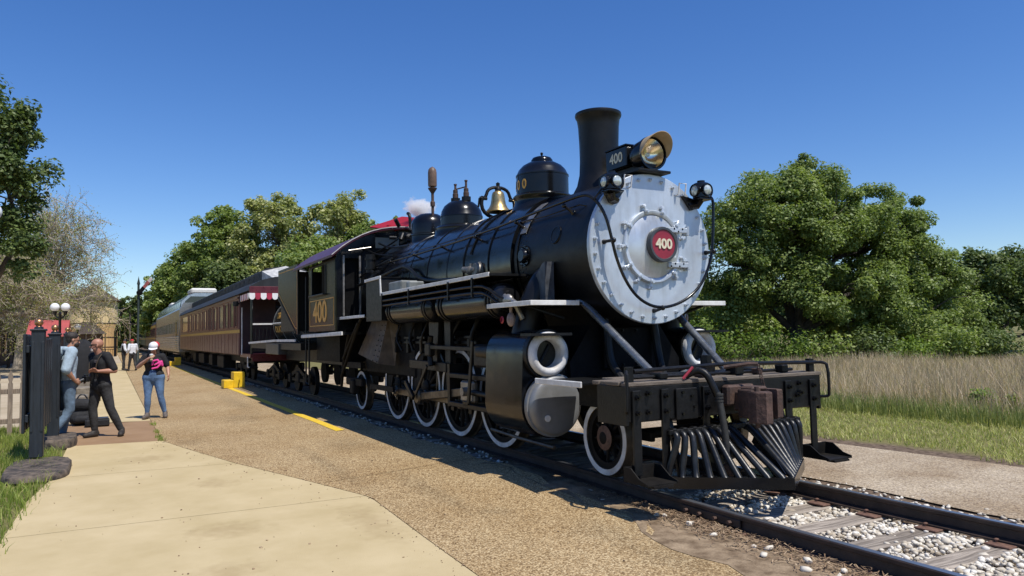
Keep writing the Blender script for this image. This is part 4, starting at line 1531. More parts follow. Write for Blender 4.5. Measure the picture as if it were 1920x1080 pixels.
# ---- cylinders
for s_ in (-1, 1):
    yv, zv, yc_, zcyl = s_ * 1.10, 1.305, s_ * 1.03, .735
    poly = []
    for i in range(24):
        a = rad(180 * i / 23)
        poly.append((yv - s_ * 0 + math.cos(a) * .275, zv + math.sin(a) * .275))
    for i in range(24):
        a = rad(180 + 180 * i / 23)
        poly.append((yc_ + math.cos(a) * .37, zcyl + math.sin(a) * .37))
    b = MB()
    b.prism(poly, -7.16, -8.06, 'yz')
    cyl = part(b, 'cylinder', K['gloss'], smooth=50)
    b = MB()
    b.lathe([(.0, .016), (.25, .012), (.30, .004), (.32, -.012), (.328, -.04), (.33, -.06), (.35, -.062), (.35, -.12)], (-7.02, yc_, zcyl), (1, 0, 0), 48)
    hd_ = part(b, 'cylinder_head', K['headmetal'], cyl, smooth=50, label='silver domed cylinder head cover')
    b = MB()
    b.cyl((-7.0, yc_ - .14, zcyl - .13), (-6.985, yc_ - .14, zcyl - .13), .035, n=16)
    part(b, 'head_plug', K['white'], hd_)
    b = MB()
    b.lathe([(.245, -.1), (.25, .0), (.235, .035), (.205, .05), (.172, .04), (.155, .0), (.15, -.12)], (-7.06, yv, zv), (1, 0, 0), 48)
    part(b, 'valve_ring', K['tyre'], cyl, smooth=60, label='white painted valve chamber ring')
    b = MB()
    b.lathe([(.0, -.115), (.155, -.115), (.16, -.1)], (-7.06, yv, zv), (1, 0, 0), 32)
    b.tube([(-7.15, yv - .06, zv - .1), (-7.14, yv + .06, zv + .1)], .012, 6)
    part(b, 'valve_cover', K['iron'], cyl)
    b = MB()
    b.lathe([(.255, 0), (.275, .0), (.275, .1), (.25, .1)], (-7.19, yv, zv), (1, 0, 0), 40)
    b.lathe([(.25, 0), (.262, .0), (.262, .03), (.25, .03)], (-7.12, yv, zv), (1, 0, 0), 40)
    part(b, 'valve_flange', K['iron'], cyl)
    b = MB()
    b.cyl((-8.06, yv, zv), (-8.75, yv, zv), .13, .1, n=20)
    b.cyl((-8.75, yv, zv), (-9.0, yv, zv), .04, n=12)
    b.box((-8.6, yv, zv - .05), (.5, .16, .3), bev=.03)
    part(b, 'valve_guide', K['gear'], cyl)
    b = MB()
    b.cyl((-8.06, yc_, zcyl), (-8.2, yc_, zcyl), .36, .3, n=32)
    part(b, 'rear_cylinder_head', K['iron'], cyl)
    # outside steam pipe elbow from smokebox down to the valve chamber
    b = MB()
    b.tube(smooth_path([(-7.55, s_ * .62, 2.25), (-7.55, s_ * .8, 2.22), (-7.57, s_ * .95, 2.0), (-7.6, s_ * 1.04, 1.75), (-7.62, s_ * 1.1, 1.5)]), .15, 18)
    part(b, 'steam_pipe_casing', K['matte'], smooth=60)
    b = MB()
    b.prism([(-7.30, 2.36), (-7.36, 2.34), (-7.78, 1.98), (-7.8, 1.92), (-7.3, 1.9)], s_ * .86, s_ * .98, 'xz')
    part(b, 'steam_pipe_shield', mat('grey_shield', (0.06, 0.065, 0.075), rough=0.5, var=0.5, scale=9), smooth=20)
    # cylinder cocks pipe
    b = MB().tube([(-8.3, s_ * 1.2, .36), (-7.6, s_ * 1.2, .33), (-6.9, s_ * 1.15, .3)], .02, 7)
    part(b, 'drain_pipe', K['rod'], cyl)

# ---- running boards with white edges
def board(pts, y_in, y_out, s_=1, t=.05, name='running_board', wedge=True):
    """pts: (x, z) polyline of the board top; a plate from y_in to y_out with a white outer edge."""
    for (x0, z0), (x1, z1) in zip(pts, pts[1:]):
        d = Vector((x1 - x0, 0, z1 - z0))
        b = MB()
        b.bar((x0, (y_in + y_out) / 2, z0 - .012), (x1, (y_in + y_out) / 2, z1 - .012), abs(y_out - y_in), .02)
        o = part(b, name, K['iron'])
        e = MB()
        e.bar((x0, y_out, z0 - .01), (x1, y_out, z1 - .01), .02, t, bev=.004)
        part(e, 'white_edge', K['white'], o)
for s_ in (-1, 1):
    board([(-7.9, 2.262), (-11.93, 2.245)], s_ * .85, s_ * 1.4)
    board([(-11.95, 2.22), (-11.99, 2.52)], s_ * 1.0, s_ * 1.4)
    board([(-11.96, 2.535), (-12.84, 2.525)], s_ * .9, s_ * 1.4)
    board([(-12.84, 2.5), (-12.84, 1.93)], s_ * .9, s_ * 1.4)
    board([(-12.87, 1.91), (-14.75, 1.91)], s_ * .9, s_ * 1.4)
    b = MB()
    b.box((-12.4, s_ * 1.15, 2.15), (.84, .46, .7))
    part(b, 'battery_box', K['iron'])
    # front board
    b = MB()
    b.box((-7.43, s_ * 1.06, 1.862), (1.03, .66, .02))
    fb = part(b, 'front_board', K['iron'])
    e = MB()
    e.bar((-7.96, s_ * 1.4, 1.865), (-6.92, s_ * 1.4, 1.865), .02, .055, bev=.004)
    e.bar((-6.91, s_ * 1.41, 1.865), (-6.91, s_ * .78, 1.865), .02, .055, bev=.004)
    part(e, 'white_edge', K['white'], fb)
    for xx in (-7.2, -7.8, -8.6, -9.8, -11.0):
        b = MB()
        b.tube([(xx, s_ * .8, 1.7 if xx > -8 else 2.0), (xx, s_ * 1.3, 1.84 if xx > -8 else 2.22)], .02, 7)
        part(b, 'board_bracket', K['iron'])
    b = MB()
    b.bar((-7.89, s_ * .86, 2.25), (-7.89, s_ * 1.4, 2.25), .012, .03)
    part(b, 'board_end', K['iron'])
    # air reservoirs slung under the board
    for (x0, x1, rr_) in ((-7.98, -9.72, .205), (-10.1, -11.9, .205)):
        b = MB()
        b.lathe([(.0, -.05), (.1, -.045), (.17, -.02), (rr_, .0), (rr_, abs(x1 - x0)), (.17, abs(x1 - x0) + .02), (.1, abs(x1 - x0) + .045), (.0, abs(x1 - x0) + .05)], (x0, s_ * 1.14, 1.94), (-1, 0, 0), 32)
        tk = part(b, 'air_reservoir', K['gloss'], smooth=50)
        for xx in (x0 - .06, x0 - .14, x1 + .1, x1 + .2):
            b = MB().lathe([(rr_, -.018), (rr_ + .014, -.018), (rr_ + .014, .018), (rr_, .018)], (xx, s_ * 1.14, 1.94), (1, 0, 0), 32, close=True)
            part(b, 'reservoir_band', K['iron'], tk)
    # cooling pipes below the board edge
    for (zz, rr_) in ((2.13, .018), (2.05, .018)):
        b = MB().tube(smooth_path([(-11.95, s_ * 1.40, zz - .01), (-9.5, s_ * 1.4, zz), (-8.3, s_ * 1.4, zz), (-8.0, s_ * 1.4, zz - .02), (-7.7, s_ * 1.36, zz - .17), (-7.55, s_ * 1.32, zz - .2)], 1), rr_, 8)
        part(b, 'cooling_pipe', K['iron'])
    for xx in (-8.35, -9.1, -10.6, -11.85):
        b = MB().box((xx, s_ * 1.41, 2.12), (.03, .03, .24))
        part(b, 'pipe_hanger', K['iron'])
    b = MB().ball((-7.62, s_ * 1.3, 1.93), (.1, .06, .07), 10, 7)
    b.tube([(-7.7, s_ * 1.3, 1.98), (-7.5, s_ * 1.28, 1.9), (-7.45, s_ * 1.2, 1.7)], .03, 8)
    part(b, 'check_valve', K['steel'])
    b = MB().ball((-7.55, s_ * 1.3, 1.70), (.06, .05, .085), 10, 8).cyl((-7.55, s_ * 1.3, 1.78), (-7.55, s_ * 1.3, 1.86), .02, n=8)
    part(b, 'air_strainer', mat('grey_pink_casting', (0.25, 0.19, 0.17), rough=0.6, var=0.3, scale=15))
    b = MB().lathe([(.03, -.012), (.045, 0), (.03, .012)], (-7.72, s_ * 1.33, 1.70), (0, 1, 0), 16, close=True)
    part(b, 'valve_handle', K['redvalve'])
    # injector / pump-like valve on the boiler side and its pipe
    b = MB()
    n_ = Vector((0, s_, .05)).normalized()
    o_ = Vector((-9.2, s_ * .88, 2.42))
    b.lathe([(.0, .1), (.09, .095), (.105, .07), (.105, .03), (.12, .025), (.12, -.03)], o_, n_, 20)
    b.cyl(o_ + n_ * .07 + Vector((0, 0, 0)), o_ + n_ * .09 + Vector((-.35, 0, .03)), .045, n=12)
    b.cyl(o_ + n_ * .07 + Vector((-.14, 0, -.07)), o_ + n_ * .07 + Vector((-.14, 0, .1)), .035, n=10)
    b.ball(o_ + n_ * .08 + Vector((-.14, 0, 0)), .07, 10, 7)
    vv_ = part(b, 'boiler_check_valve', mat('grey_brass_casting', (0.2, 0.18, 0.15), rough=0.5, metal=0.4, var=0.35, scale=16))
    for p in ring_pts(o_ + n_ * .075, .085, n_, 8):
        inst('bolt', bolt_me, Matrix.Translation(p) @ rot_to(n_) @ Matrix.Scale(.7, 4), vv_)
    b = MB().tube(smooth_path([(-9.9, s_ * .93, 2.35), (-11.2, s_ * .96, 2.4), (-11.8, s_ * .98, 2.72), (-12.4, s_ * .99, 2.7), (-13.3, s_ * 1.0, 2.62), (-14.4, s_ * 1.05, 2.55)], 2), .028, 9)
    part(b, 'injector_pipe', K['iron'])
    b = MB().box((-11.55, s_ * 1.15, 2.34), (.6, .3, .17), bev=.02)
    b.box((-11.0, s_ * 1.15, 2.32), (.14, .26, .14), bev=.02)
    part(b, 'lubricator', mat('grey_lubricator', (0.2, 0.21, 0.2), rough=0.4, var=0.3))
    b = MB()
    b.cyl((-13.75, s_ * 1.0, 2.75), (-13.75, s_ * 1.0, 3.1), .09, n=14)
    b.cyl((-13.75, s_ * 1.0, 2.82), (-13.75, s_ * 1.0, 2.86), .11, n=14).cyl((-13.75, s_ * 1.0, 3.0), (-13.75, s_ * 1.0, 3.04), .11, n=14)
    b.tube([(-13.75, s_ * 1.0, 2.8), (-13.4, s_ * 1.05, 2.72)], .03, 8)
    part(b, 'power_reverse', K['iron'])

# ---- firebox side sheet, slanted and riveted (brown, catching platform light)
m_ash = mat('brown_ashpan_plate', (0.12, 0.085, 0.055), rough=0.55, var=0.35, scale=6, metal=0.2, rvar=0.2)
for s_ in (-1, 1):
    b = MB()
    b.add([(-12.75, s_ * 1.0, 1.86), (-13.7, s_ * .98, 1.86), (-14.2, s_ * 1.12, 1.2), (-12.75, s_ * 1.2, 1.05), (-12.7, s_ * .9, 1.0), (-12.65, s_ * .8, 1.86)],
          [(0, 1, 2, 3), (0, 3, 4, 5)])
    ap = part(b, 'ashpan_side', m_ash, smooth=0)
    for i in range(9):
        t_ = i / 8
        inst('rivet', rivet_me, Matrix.Translation((-12.8 - .02 * t_, s_ * (1.0 + .2 * t_ + .004), 1.82 - .74 * t_)) @ rot_to((0, s_, .25)) @ Matrix.Scale(1.3, 4), ap)
        inst('rivet', rivet_me, Matrix.Translation((-13.0 - .05 * t_, s_ * (.998 + .195 * t_ + .004), 1.82 - .72 * t_)) @ rot_to((0, s_, .25)) @ Matrix.Scale(1.3, 4), ap)
    for (p0, p1) in (((-13.5, s_ * 1.32, 1.8), (-14.4, s_ * 1.36, 1.1)), ((-13.4, s_ * 1.3, 1.88), (-14.6, s_ * 1.34, .75)), ((-14.2, s_ * 1.3, 1.6), (-14.75, s_ * 1.3, .55))):
        b = MB().tube(smooth_path([p0, ((p0[0] + p1[0]) / 2 - .1, p0[1], (p0[2] + p1[2]) / 2), p1]), .03, 8)
        part(b, 'injector_hose', K['under'])
    b = MB()
    b.box((-14.95, s_ * .95, .62), (1.1, .1, .16), bev=.02)
    b.box((-14.95, s_ * .97, .52), (.26, .16, .3), bev=.03)
    b.box((-15.3, s_ * .9, .95), (1.4, .1, .12))
    part(b, 'trailing_truck_frame', K['under'])
    b = MB()
    b.bar((-12.2, s_ * 1.1, .62), (-13.6, s_ * 1.05, .6), .04, .09)
    part(b, 'brake_rigging', K['under'])

# ---- cab
CX0, CX1, CY, CZ0, CZ1 = -14.46, -16.66, 1.5, 1.66, 3.1
m_cab = K['olive']
for s_ in (-1, 1):
    b = MB()
    y0, y1 = s_ * (CY - .03), s_ * CY
    W0, W1, WZ0, WZ1 = -15.17, -16.34, 2.42, 3.04
    b.box(((CX0 + CX1) / 2, (y0 + y1) / 2, (CZ0 + WZ0) / 2), (abs(CX1 - CX0), .03, WZ0 - CZ0))
    b.box(((CX0 + W0) / 2, (y0 + y1) / 2, (WZ0 + CZ1) / 2), (abs(W0 - CX0), .03, CZ1 - WZ0))
    b.box(((CX1 + W1) / 2, (y0 + y1) / 2, (WZ0 + CZ1) / 2), (abs(W1 - CX1), .03, CZ1 - WZ0))
    b.box(((W0 + W1) / 2, (y0 + y1) / 2, (WZ1 + CZ1) / 2), (abs(W1 - W0), .03, CZ1 - WZ1))
    cs = part(b, 'cab_side', m_cab, smooth=0)
    b = MB()
    b.box(((W0 + W1) / 2, s_ * (CY + .03), WZ0), (abs(W1 - W0) + .1, .1, .035), bev=.006)
    part(b, 'arm_rest', K['iron'], cs)
    for xx in (W0, W1):
        b = MB().box((xx, s_ * (CY + .006), (WZ0 + WZ1) / 2), (.04, .02, WZ1 - WZ0))
        part(b, 'window_frame', K['iron'], cs)
    for zz in (1.78, 2.32):
        b = MB().box((-15.55, s_ * (CY + .004), zz), (2.0, .006, .014))
        part(b, 'gold_stripe', K['gold'], cs)
    for xx in (-14.56, -16.55):
        b = MB().box((xx, s_ * (CY + .004), 2.05), (.014, .006, .55))
        part(b, 'gold_stripe', K['gold'], cs)
    tx = text_mesh('cab_numerals', '400', .62, .003, K['gold'], .012, sx=1.25)
    inst('numerals', tx, at((-15.66, s_ * (CY + .005), 2.05), rz=0 if s_ < 0 else math.pi), cs)
    b = MB()
    b.bar((-13.75, s_ * (CY + .06), 1.60), (-17.1, s_ * (CY + .06), 1.56), .03, .07, bev=.006)
    part(b, 'cab_foot_board', K['white'], cs)
    b = MB().box((-15.5, s_ * (CY - .15), 1.60), (3.2, .4, .05))
    part(b, 'cab_deck', K['iron'])
# roof: an arc of plate with overhang
b = MB()
arc = []
for i in range(17):
    t_ = -1 + 2 * i / 16
    y = 1.62 * t_
    arc.append((y, 3.76 - .62 * abs(t_) ** 2.4))
poly = arc + [(y, z - .05) for y, z in reversed(arc)]
b.prism(poly, -14.25, -17.75, 'yz')
roof = part(b, 'cab_roof', K['redroof'], smooth=30)
e = MB()
e.prism([(y * 1.001, z + .004) for y, z in arc] + [(y * 1.0, z - .014) for y, z in reversed(arc)], -14.235, -14.25, 'yz')
part(e, 'roof_edge', mat('roof_edge_highlight', (0.5, 0.46, 0.44), rough=0.5), roof)  # pale strip painted in for the highlight along the front arc
b = MB()
b.box((-15.2, .1, 3.97), (1.7, .8, .03), M=Euler((rad(20), rad(10), 0)).to_matrix(), bev=.006)
b.box((-15.6, .15, 3.8), (.9, .6, .24))
part(b, 'roof_hatch', K['hatchred'], roof, label='red raised roof ventilator hatch')
# front wall with door and windows
b = MB()
zt = lambda y: 3.71 - .62 * abs(y / 1.62) ** 2.4
for (ya, yb, za, zb) in ((-1.47, -1.34, 1.66, None), (-1.34, -.98, 1.66, 1.95), (-1.34, -.98, 3.1, None), (-.98, -.72, 1.66, None), (-.72, .72, 3.2, None), (.72, 1.47, 1.66, None)):
    pl = [(ya, za), (yb, za), (yb, zb or zt(yb)), ((ya + yb) / 2, zb or zt((ya + yb) / 2)), (ya, zb or zt(ya))]
    b.prism(pl, -14.47, -14.5, 'yz')
cf = part(b, 'cab_front', K['gloss'], smooth=0)
b = MB().box((-14.462, -.42, 3.43), (.02, .5, .22))
part(b, 'front_window', K['greyglass'], cf)
for yy in (-1.33, -1.0):
    b = MB().box((-14.455, yy, 2.55), (.03, .035, 1.2))
    part(b, 'door_frame', K['steel'], cf)
b = MB().tube([(-14.2, -1.3, 3.22), (-14.2, -.85, 3.3)], .014, 7)
part(b, 'awning_rod', K['steel'], cf)
b = MB().box((-15.55, 0, 2.45), (1.9, 2.5, 1.72))
part(b, 'backhead_shade_fill', K['soot'])  # backhead enlarged to fill the cab, black in place of interior shade
b = MB().box((-16.6, 0, 1.3), (2.0, 2.2, .6))
part(b, 'cab_underframe', K['soot'])
b = MB()
for yy in (-1.52,):
    b.tube([(-16.85, yy, 1.6), (-16.85, yy, 2.9)], .018, 8)
    b.tube([(-16.85, yy, 1.5), (-16.85, yy, .55), (-16.55, yy, .5), (-16.55, yy, 1.5)], .02, 8)
part(b, 'cab_steps', K['iron'])

# ---- pilot beam, deck and braces
b = MB()
b.box((-5.5, 0, .875), (.16, 2.52, .33), bev=.012)
beam = part(b, 'pilot_beam', K['iron'])
for s_ in (-1, 1):
    b = MB()
    b.box((-5.66, s_ * 1.265, .86), (.46, .03, .36), bev=.006)
    part(b, 'beam_end_plate', K['iron'], beam)
pxs = [(-5.42 - .11 * i) for i in range(7)]
for i, xx in enumerate(pxs):
    b = MB()
    w_ = 1.28 + rnd.uniform(-.02, .02) - (.25 if i > 4 else 0)
    b.box((xx - .05, rnd.uniform(-.01, .01), 1.058 + rnd.uniform(-.005, .004)), (.103, 2 * w_, .036), bev=.006)
    part(b, 'deck_plank', K['deckwood'])
b = MB()
b.box((-6.1, 0, .88), (1.2, 1.9, .24))
part(b, 'deck_frame', K['under'])
strap_bolt = MB().cyl((0, 0, 0), (0, 0, .025), .026, n=6).cyl((0, 0, .02), (0, 0, .05), .014, n=8).mesh('strap_bolt', K['gloss'])
for (yy, z0, w_) in ((-1.19, .24, .09), (-.86, .17, .085), (-.36, .6, .075), (.76, .62, .09), (1.12, .24, .085)):
    b = MB()
    b.box((-5.405, yy, (z0 + 1.0) / 2), (.028, w_, 1.0 - z0), bev=.005)
    st = part(b, 'beam_strap', K['iron'], beam)
    for zz in (.80, .94):
        inst('bolt', strap_bolt, Matrix.Translation((-5.392, yy, zz)) @ rot_to((1, 0, 0)), st)
for (yy, zz) in ((-1.05, .97), (-1.05, .8), (-.66, .96), (-.66, .76), (-.55, .92), (-.52, .82), (.93, .97), (.95, .87), (.9, .85), (.32, .95)):
    inst('bolt', strap_bolt, Matrix.Translation((-5.42, yy, zz)) @ rot_to((1, 0, 0)), beam)
b = MB().box((-5.405, -.6, .85), (.03, .26, .29), bev=.006)
part(b, 'beam_plate', K['iron'], beam)
# foot steps
for s_ in (-1, 1):
    b = MB()
    yy = s_ * 1.15
    b.prism([(yy - .17, .20), (yy + .17, .20), (yy + .17, .212), (yy - .17, .212)], -5.42, -5.12, 'yz')
    b.prism([(yy - .17, .20), (yy + .17, .20), (yy + .17, .33), (yy - .17, .33)], -5.425, -5.44, 'yz')
    for sd_ in (-1, 1):
        b.prism([(-5.44, .2), (-5.12, .2), (-5.12, .225), (-5.22, .25), (-5.34, .33), (-5.44, .33)], yy + sd_ * .17 - .006, yy + sd_ * .17 + .006, 'xz')
    b.box((-5.15, yy, .19), (.1, .22, .02))
    fs = part(b, 'foot_step', K['under'], smooth=0)
# uncoupling bar / hand rail above the deck
b = MB()
b.tube([(-5.47, -1.16, 1.17), (-5.44, .0, 1.20), (-5.47, 1.27, 1.17)], .02, 9)
for s_ in (-1, 1):
    b.tube(smooth_path([(-5.47, s_ * 1.24, 1.17), (-5.40, s_ * 1.30, 1.17), (-5.36, s_ * 1.32, 1.14), (-5.36, s_ * 1.33, .83), (-5.38, s_ * 1.32, .81), (-5.46, s_ * 1.26, .81)], 1), .016, 8)
    b.box((-5.49, s_ * 1.2, 1.11), (.05, .07, .2))
part(b, 'uncoupling_rod', K['iron'])
for s_ in (-1, 1):
    b = MB()
    b.tube([(-7.15, s_ * .62, 1.93), (-5.98, s_ * .5, 1.08)], .042, 14)
    b.box((-5.98, s_ * .5, 1.085), (.16, .12, .02))
    part(b, 'pilot_brace', K['brace'])
    b = MB()
    b.box((-6.47, s_ * 1.06, 1.03), (.86, .62, .02))
    sp_ = part(b, 'side_tread', K['iron'])
    e = MB()
    e.bar((-6.88, s_ * 1.38, 1.03), (-6.0, s_ * 1.38, 1.03), .02, .06, bev=.006)
    part(e, 'white_edge', K['white'], sp_)
    b = MB().box((-7.0, s_ * 1.16, 1.52), (.24, .52, .03))
    part(b, 'valve_step', K['iron'])
# cowcatcher
TIP, RX, RY, ZB = (-4.70, 0), -5.34, .88, .10
b = MB()
poly = [(RX, -RY), TIP, (RX, RY), (RX - .04, RY), (RX - .04, RY - .06), (TIP[0] - .075, 0), (RX - .04, -RY + .06), (RX - .04, -RY)]
b.prism(poly, ZB, ZB + .105, 'xy')
cow = part(b, 'pilot', K['gloss'], smooth=0, label='black tube cowcatcher pilot')
b = MB()
b.bar((-5.37, -.86, .60), (-5.37, .86, .60), .05, .05, bev=.006)
part(b, 'top_rail', K['iron'], cow)
NB = 9
for s_ in (-1, 1):
    for i in range(NB):
        t_ = i / (NB - .4)
        y0 = s_ * (RY - .03) * (1 - t_)
        xb = RX + (TIP[0] - RX) * t_ - .02
        yb = s_ * (RY - .01) * (1 - t_)
        yt = s_ * (.80 * (1 - t_ * .93))
        p = smooth_path([(-5.38, yt, .59), (-5.335, yt, .585), (-5.31 + .05 * t_, yt, .54), (xb - .03, yb, ZB + .11), (xb - .01, yb, ZB + .085)], 1)
        b = MB().tube(p, .032, 10)
        part(b, 'pilot_bar', K['bars'], cow, smooth=60)
clip_me = MB().box((0, 0, 0), (.075, .05, .06), bev=.01).mesh('rail_clip', K['iron'])
for i in range(14):
    inst('rail_clip', clip_me, Matrix.Translation((-5.375, -.8 + i * 1.6 / 13, .607)), cow)
b = MB()
b.prism([(-5.36, .0), (-4.9, .0), (-5.36, .46)], .16, .17, 'xy')
b.bar((-4.85, .02, .16), (-5.3, .15, .50), .01, .16)
part(b, 'nose_plate', K['gloss'], cow, smooth=0)
for yy in (-.74, .74):
    b = MB().bar((RX - .0, yy, ZB + .05), (-5.5, yy, .72), .05, .03, up=(1, 0, 0))
    part(b, 'pilot_stay', K['iron'], cow)
# coupler
b = MB()
b.box((-5.37, .03, .90), (.1, .36, .2), bev=.02)
b.box((-5.28, .02, .85), (.16, .17, .2), bev=.02)
cp = part(b, 'coupler', K['rust'])
def rounded(poly, it=2):
    for _ in range(it):
        q = []
        for (x0, y0), (x1, y1) in zip(poly, poly[1:] + poly[:1]):
            q += [(x0 * .75 + x1 * .25, y0 * .75 + y1 * .25), (x0 * .25 + x1 * .75, y0 * .25 + y1 * .75)]
        poly = q
    return poly


def casting(poly, z0, z1, ch=.012):
    """Rounded casting: stacked outlines with softened top and bottom edges."""
    P = list(poly)
    n = len(P)
    cx_, cy_ = sum(p[0] for p in P) / n, sum(p[1] for p in P) / n
    V, F = [], []
    lv = [(z0, .95), (z0 + ch, 1.0), (z1 - ch, 1.0), (z1, .95)]
    for z, k_ in lv:
        V += [(cx_ + (x - cx_) * k_, cy_ + (y - cy_) * k_, z) for x, y in P]
    for q in range(3):
        F += [(q * n + i, q * n + (i + 1) % n, (q + 1) * n + (i + 1) % n, (q + 1) * n + i) for i in range(n)]
    F += [tuple(range(n)), tuple(range(3 * n, 4 * n))]
    return MB().add(V, F)


part(casting([(-5.25, -.1), (-5.1, -.14), (-5.04, -.14), (-5.03, -.03), (-5.1, .0), (-5.1, .06), (-5.04, .1), (-4.96, .11), (-4.95, .17), (-5.12, .18), (-5.25, .1)], .70, .97), 'knuckle_head', K['rust'], cp, smooth=15)
part(casting([(-5.08, -.145), (-4.97, -.155), (-4.89, -.11), (-4.9, -.02), (-4.98, .03), (-5.06, -.01)], .665, .955), 'knuckle', mat('brown_rust', (0.085, 0.048, 0.035), rough=0.8, var=0.4, scale=14, bump=0.4, bscale=30), cp, smooth=15)
b = MB().box((-5.15, .01, .975), (.16, .2, .04), bev=.015)
part(b, 'coupler_shank_cap', K['rust'], cp)
b = MB()
b.cyl((-5.03, -.08, .62), (-5.03, -.08, 1.0), .022, n=10)
part(b, 'knuckle_pin', K['rust'], cp)
lk = MB()
for i in range(5):
    z_ = 1.165 - i * .042
    y_ = .12 + i * .012
    pts = [(-5.18 + (math.cos(a) * .016 if i % 2 else 0), y_ + (0 if i % 2 else math.cos(a) * .016), z_ + math.sin(a) * .028) for a in [2 * math.pi * k_ / 8 for k_ in range(8)]]
    q = MB().tube(pts, .0055, 6, closed=True)
    part(q, 'chain_link', K['rust'], cp)
b = MB().tube([(-5.4, -.12, 1.17), (-5.25, .05, 1.2), (-5.18, .11, 1.2)], .018, 8)
part(b, 'lift_lever', K['rust'], cp)
# air hose
b = MB()
b.tube(smooth_path([(-5.46, -.56, 1.1), (-5.40, -.47, 1.16), (-5.32, -.42, 1.13), (-5.27, -.385, 1.0), (-5.25, -.36, .92)]), .034, 12)
hz_ = part(b, 'brake_pipe', K['iron'])
b = MB()
b.tube(smooth_path([(-5.25, -.36, .95), (-5.22, -.345, .80), (-5.2, -.33, .6), (-5.2, -.31, .42), (-5.21, -.29, .28)]), .032, 12)
hs = part(b, 'air_hose', K['rubber'])
b = MB()
for zz in (.93, .90, .87, .38, .35, .32):
    b.lathe([(.032, -.011), (.04, -.008), (.04, .008), (.032, .011)], (-5.235 if zz > .6 else -5.205, -.352 if zz > .6 else -.303, zz), (0, 0, 1), 14, close=True)
part(b, 'hose_clamp', K['rubber'], hs, kind='stuff')
b = MB().ball((-5.21, -.285, .25), (.05, .045, .06), 10, 7).box((-5.2, -.27, .21), (.07, .06, .08), bev=.02)
part(b, 'glad_hand', K['rust'], hs)
b = MB().tube([(-5.42, -.62, 1.08), (-5.38, -.53, 1.19)], .014, 7)
part(b, 'cock_handle', K['redvalve'])
b = MB().cyl((-5.75, -.02, 1.07), (-5.75, -.02, 1.19), .09, n=14).cyl((-5.75, -.02, 1.19), (-5.75, -.02, 1.28), .06, n=6)
part(b, 'jack_pot', K['iron'])
# clutter on the deck: pipe runs, clevises, rusty brackets and a coil of cable
for (p0, p1, r_) in (((-5.62, -1.1, 1.1), (-5.6, 1.05, 1.1), .017), ((-5.85, -.9, 1.095), (-5.9, .35, 1.095), .02), ((-5.7, .1, 1.1), (-6.05, .9, 1.1), .014)):
    b = MB().tube([p0, p1], r_, 8)
    part(b, 'deck_pipe', K['iron'])
for (xx, yy, w_, h_, m_) in ((-5.55, -.28, .12, .07, 'rust'), (-5.6, .22, .16, .09, 'iron'), (-5.52, .45, .1, .06, 'rust'), (-5.75, .62, .2, .05, 'iron'), (-5.6, -.75, .14, .06, 'iron'), (-5.9, -.6, .18, .08, 'rust'), (-5.56, .85, .12, .08, 'iron')):
    b = MB().box((xx, yy, 1.078 + h_ / 2), (w_, w_ * .7, h_), bev=.01)
    part(b, 'deck_bracket', K[m_])
b = MB().tube([(-5.95 + math.cos(a_ * .5) * (.1 + a_ * .0012), .72 + math.sin(a_ * .5) * (.1 + a_ * .0012), 1.09 + a_ * .0012) for a_ in range(44)], .012, 6)
part(b, 'cable_coil', K['rubber'])
# pilot truck frame
b = MB()
b.box((-6.42, -.55, .47), (.9, .06, .1), bev=.01)
b.box((-6.42, .55, .47), (.9, .06, .1), bev=.01)
b.cyl((-6.42, -.7, LZ + .385), (-6.42, .7, LZ + .385), .06, n=12)
part(b, 'pilot_truck', K['under'])

# ================================================================== TENDER
tender = empty('tender', (-21, 0, LZ), 'black locomotive tender with sloped bunker side and gold striping behind the cab', 'tender')


def tpart(b, name, m, parent=None, smooth=35.0, label=None, kind=None):
    return b.build(name, m, tender if parent is None else parent, smooth, label=label, kind=kind)


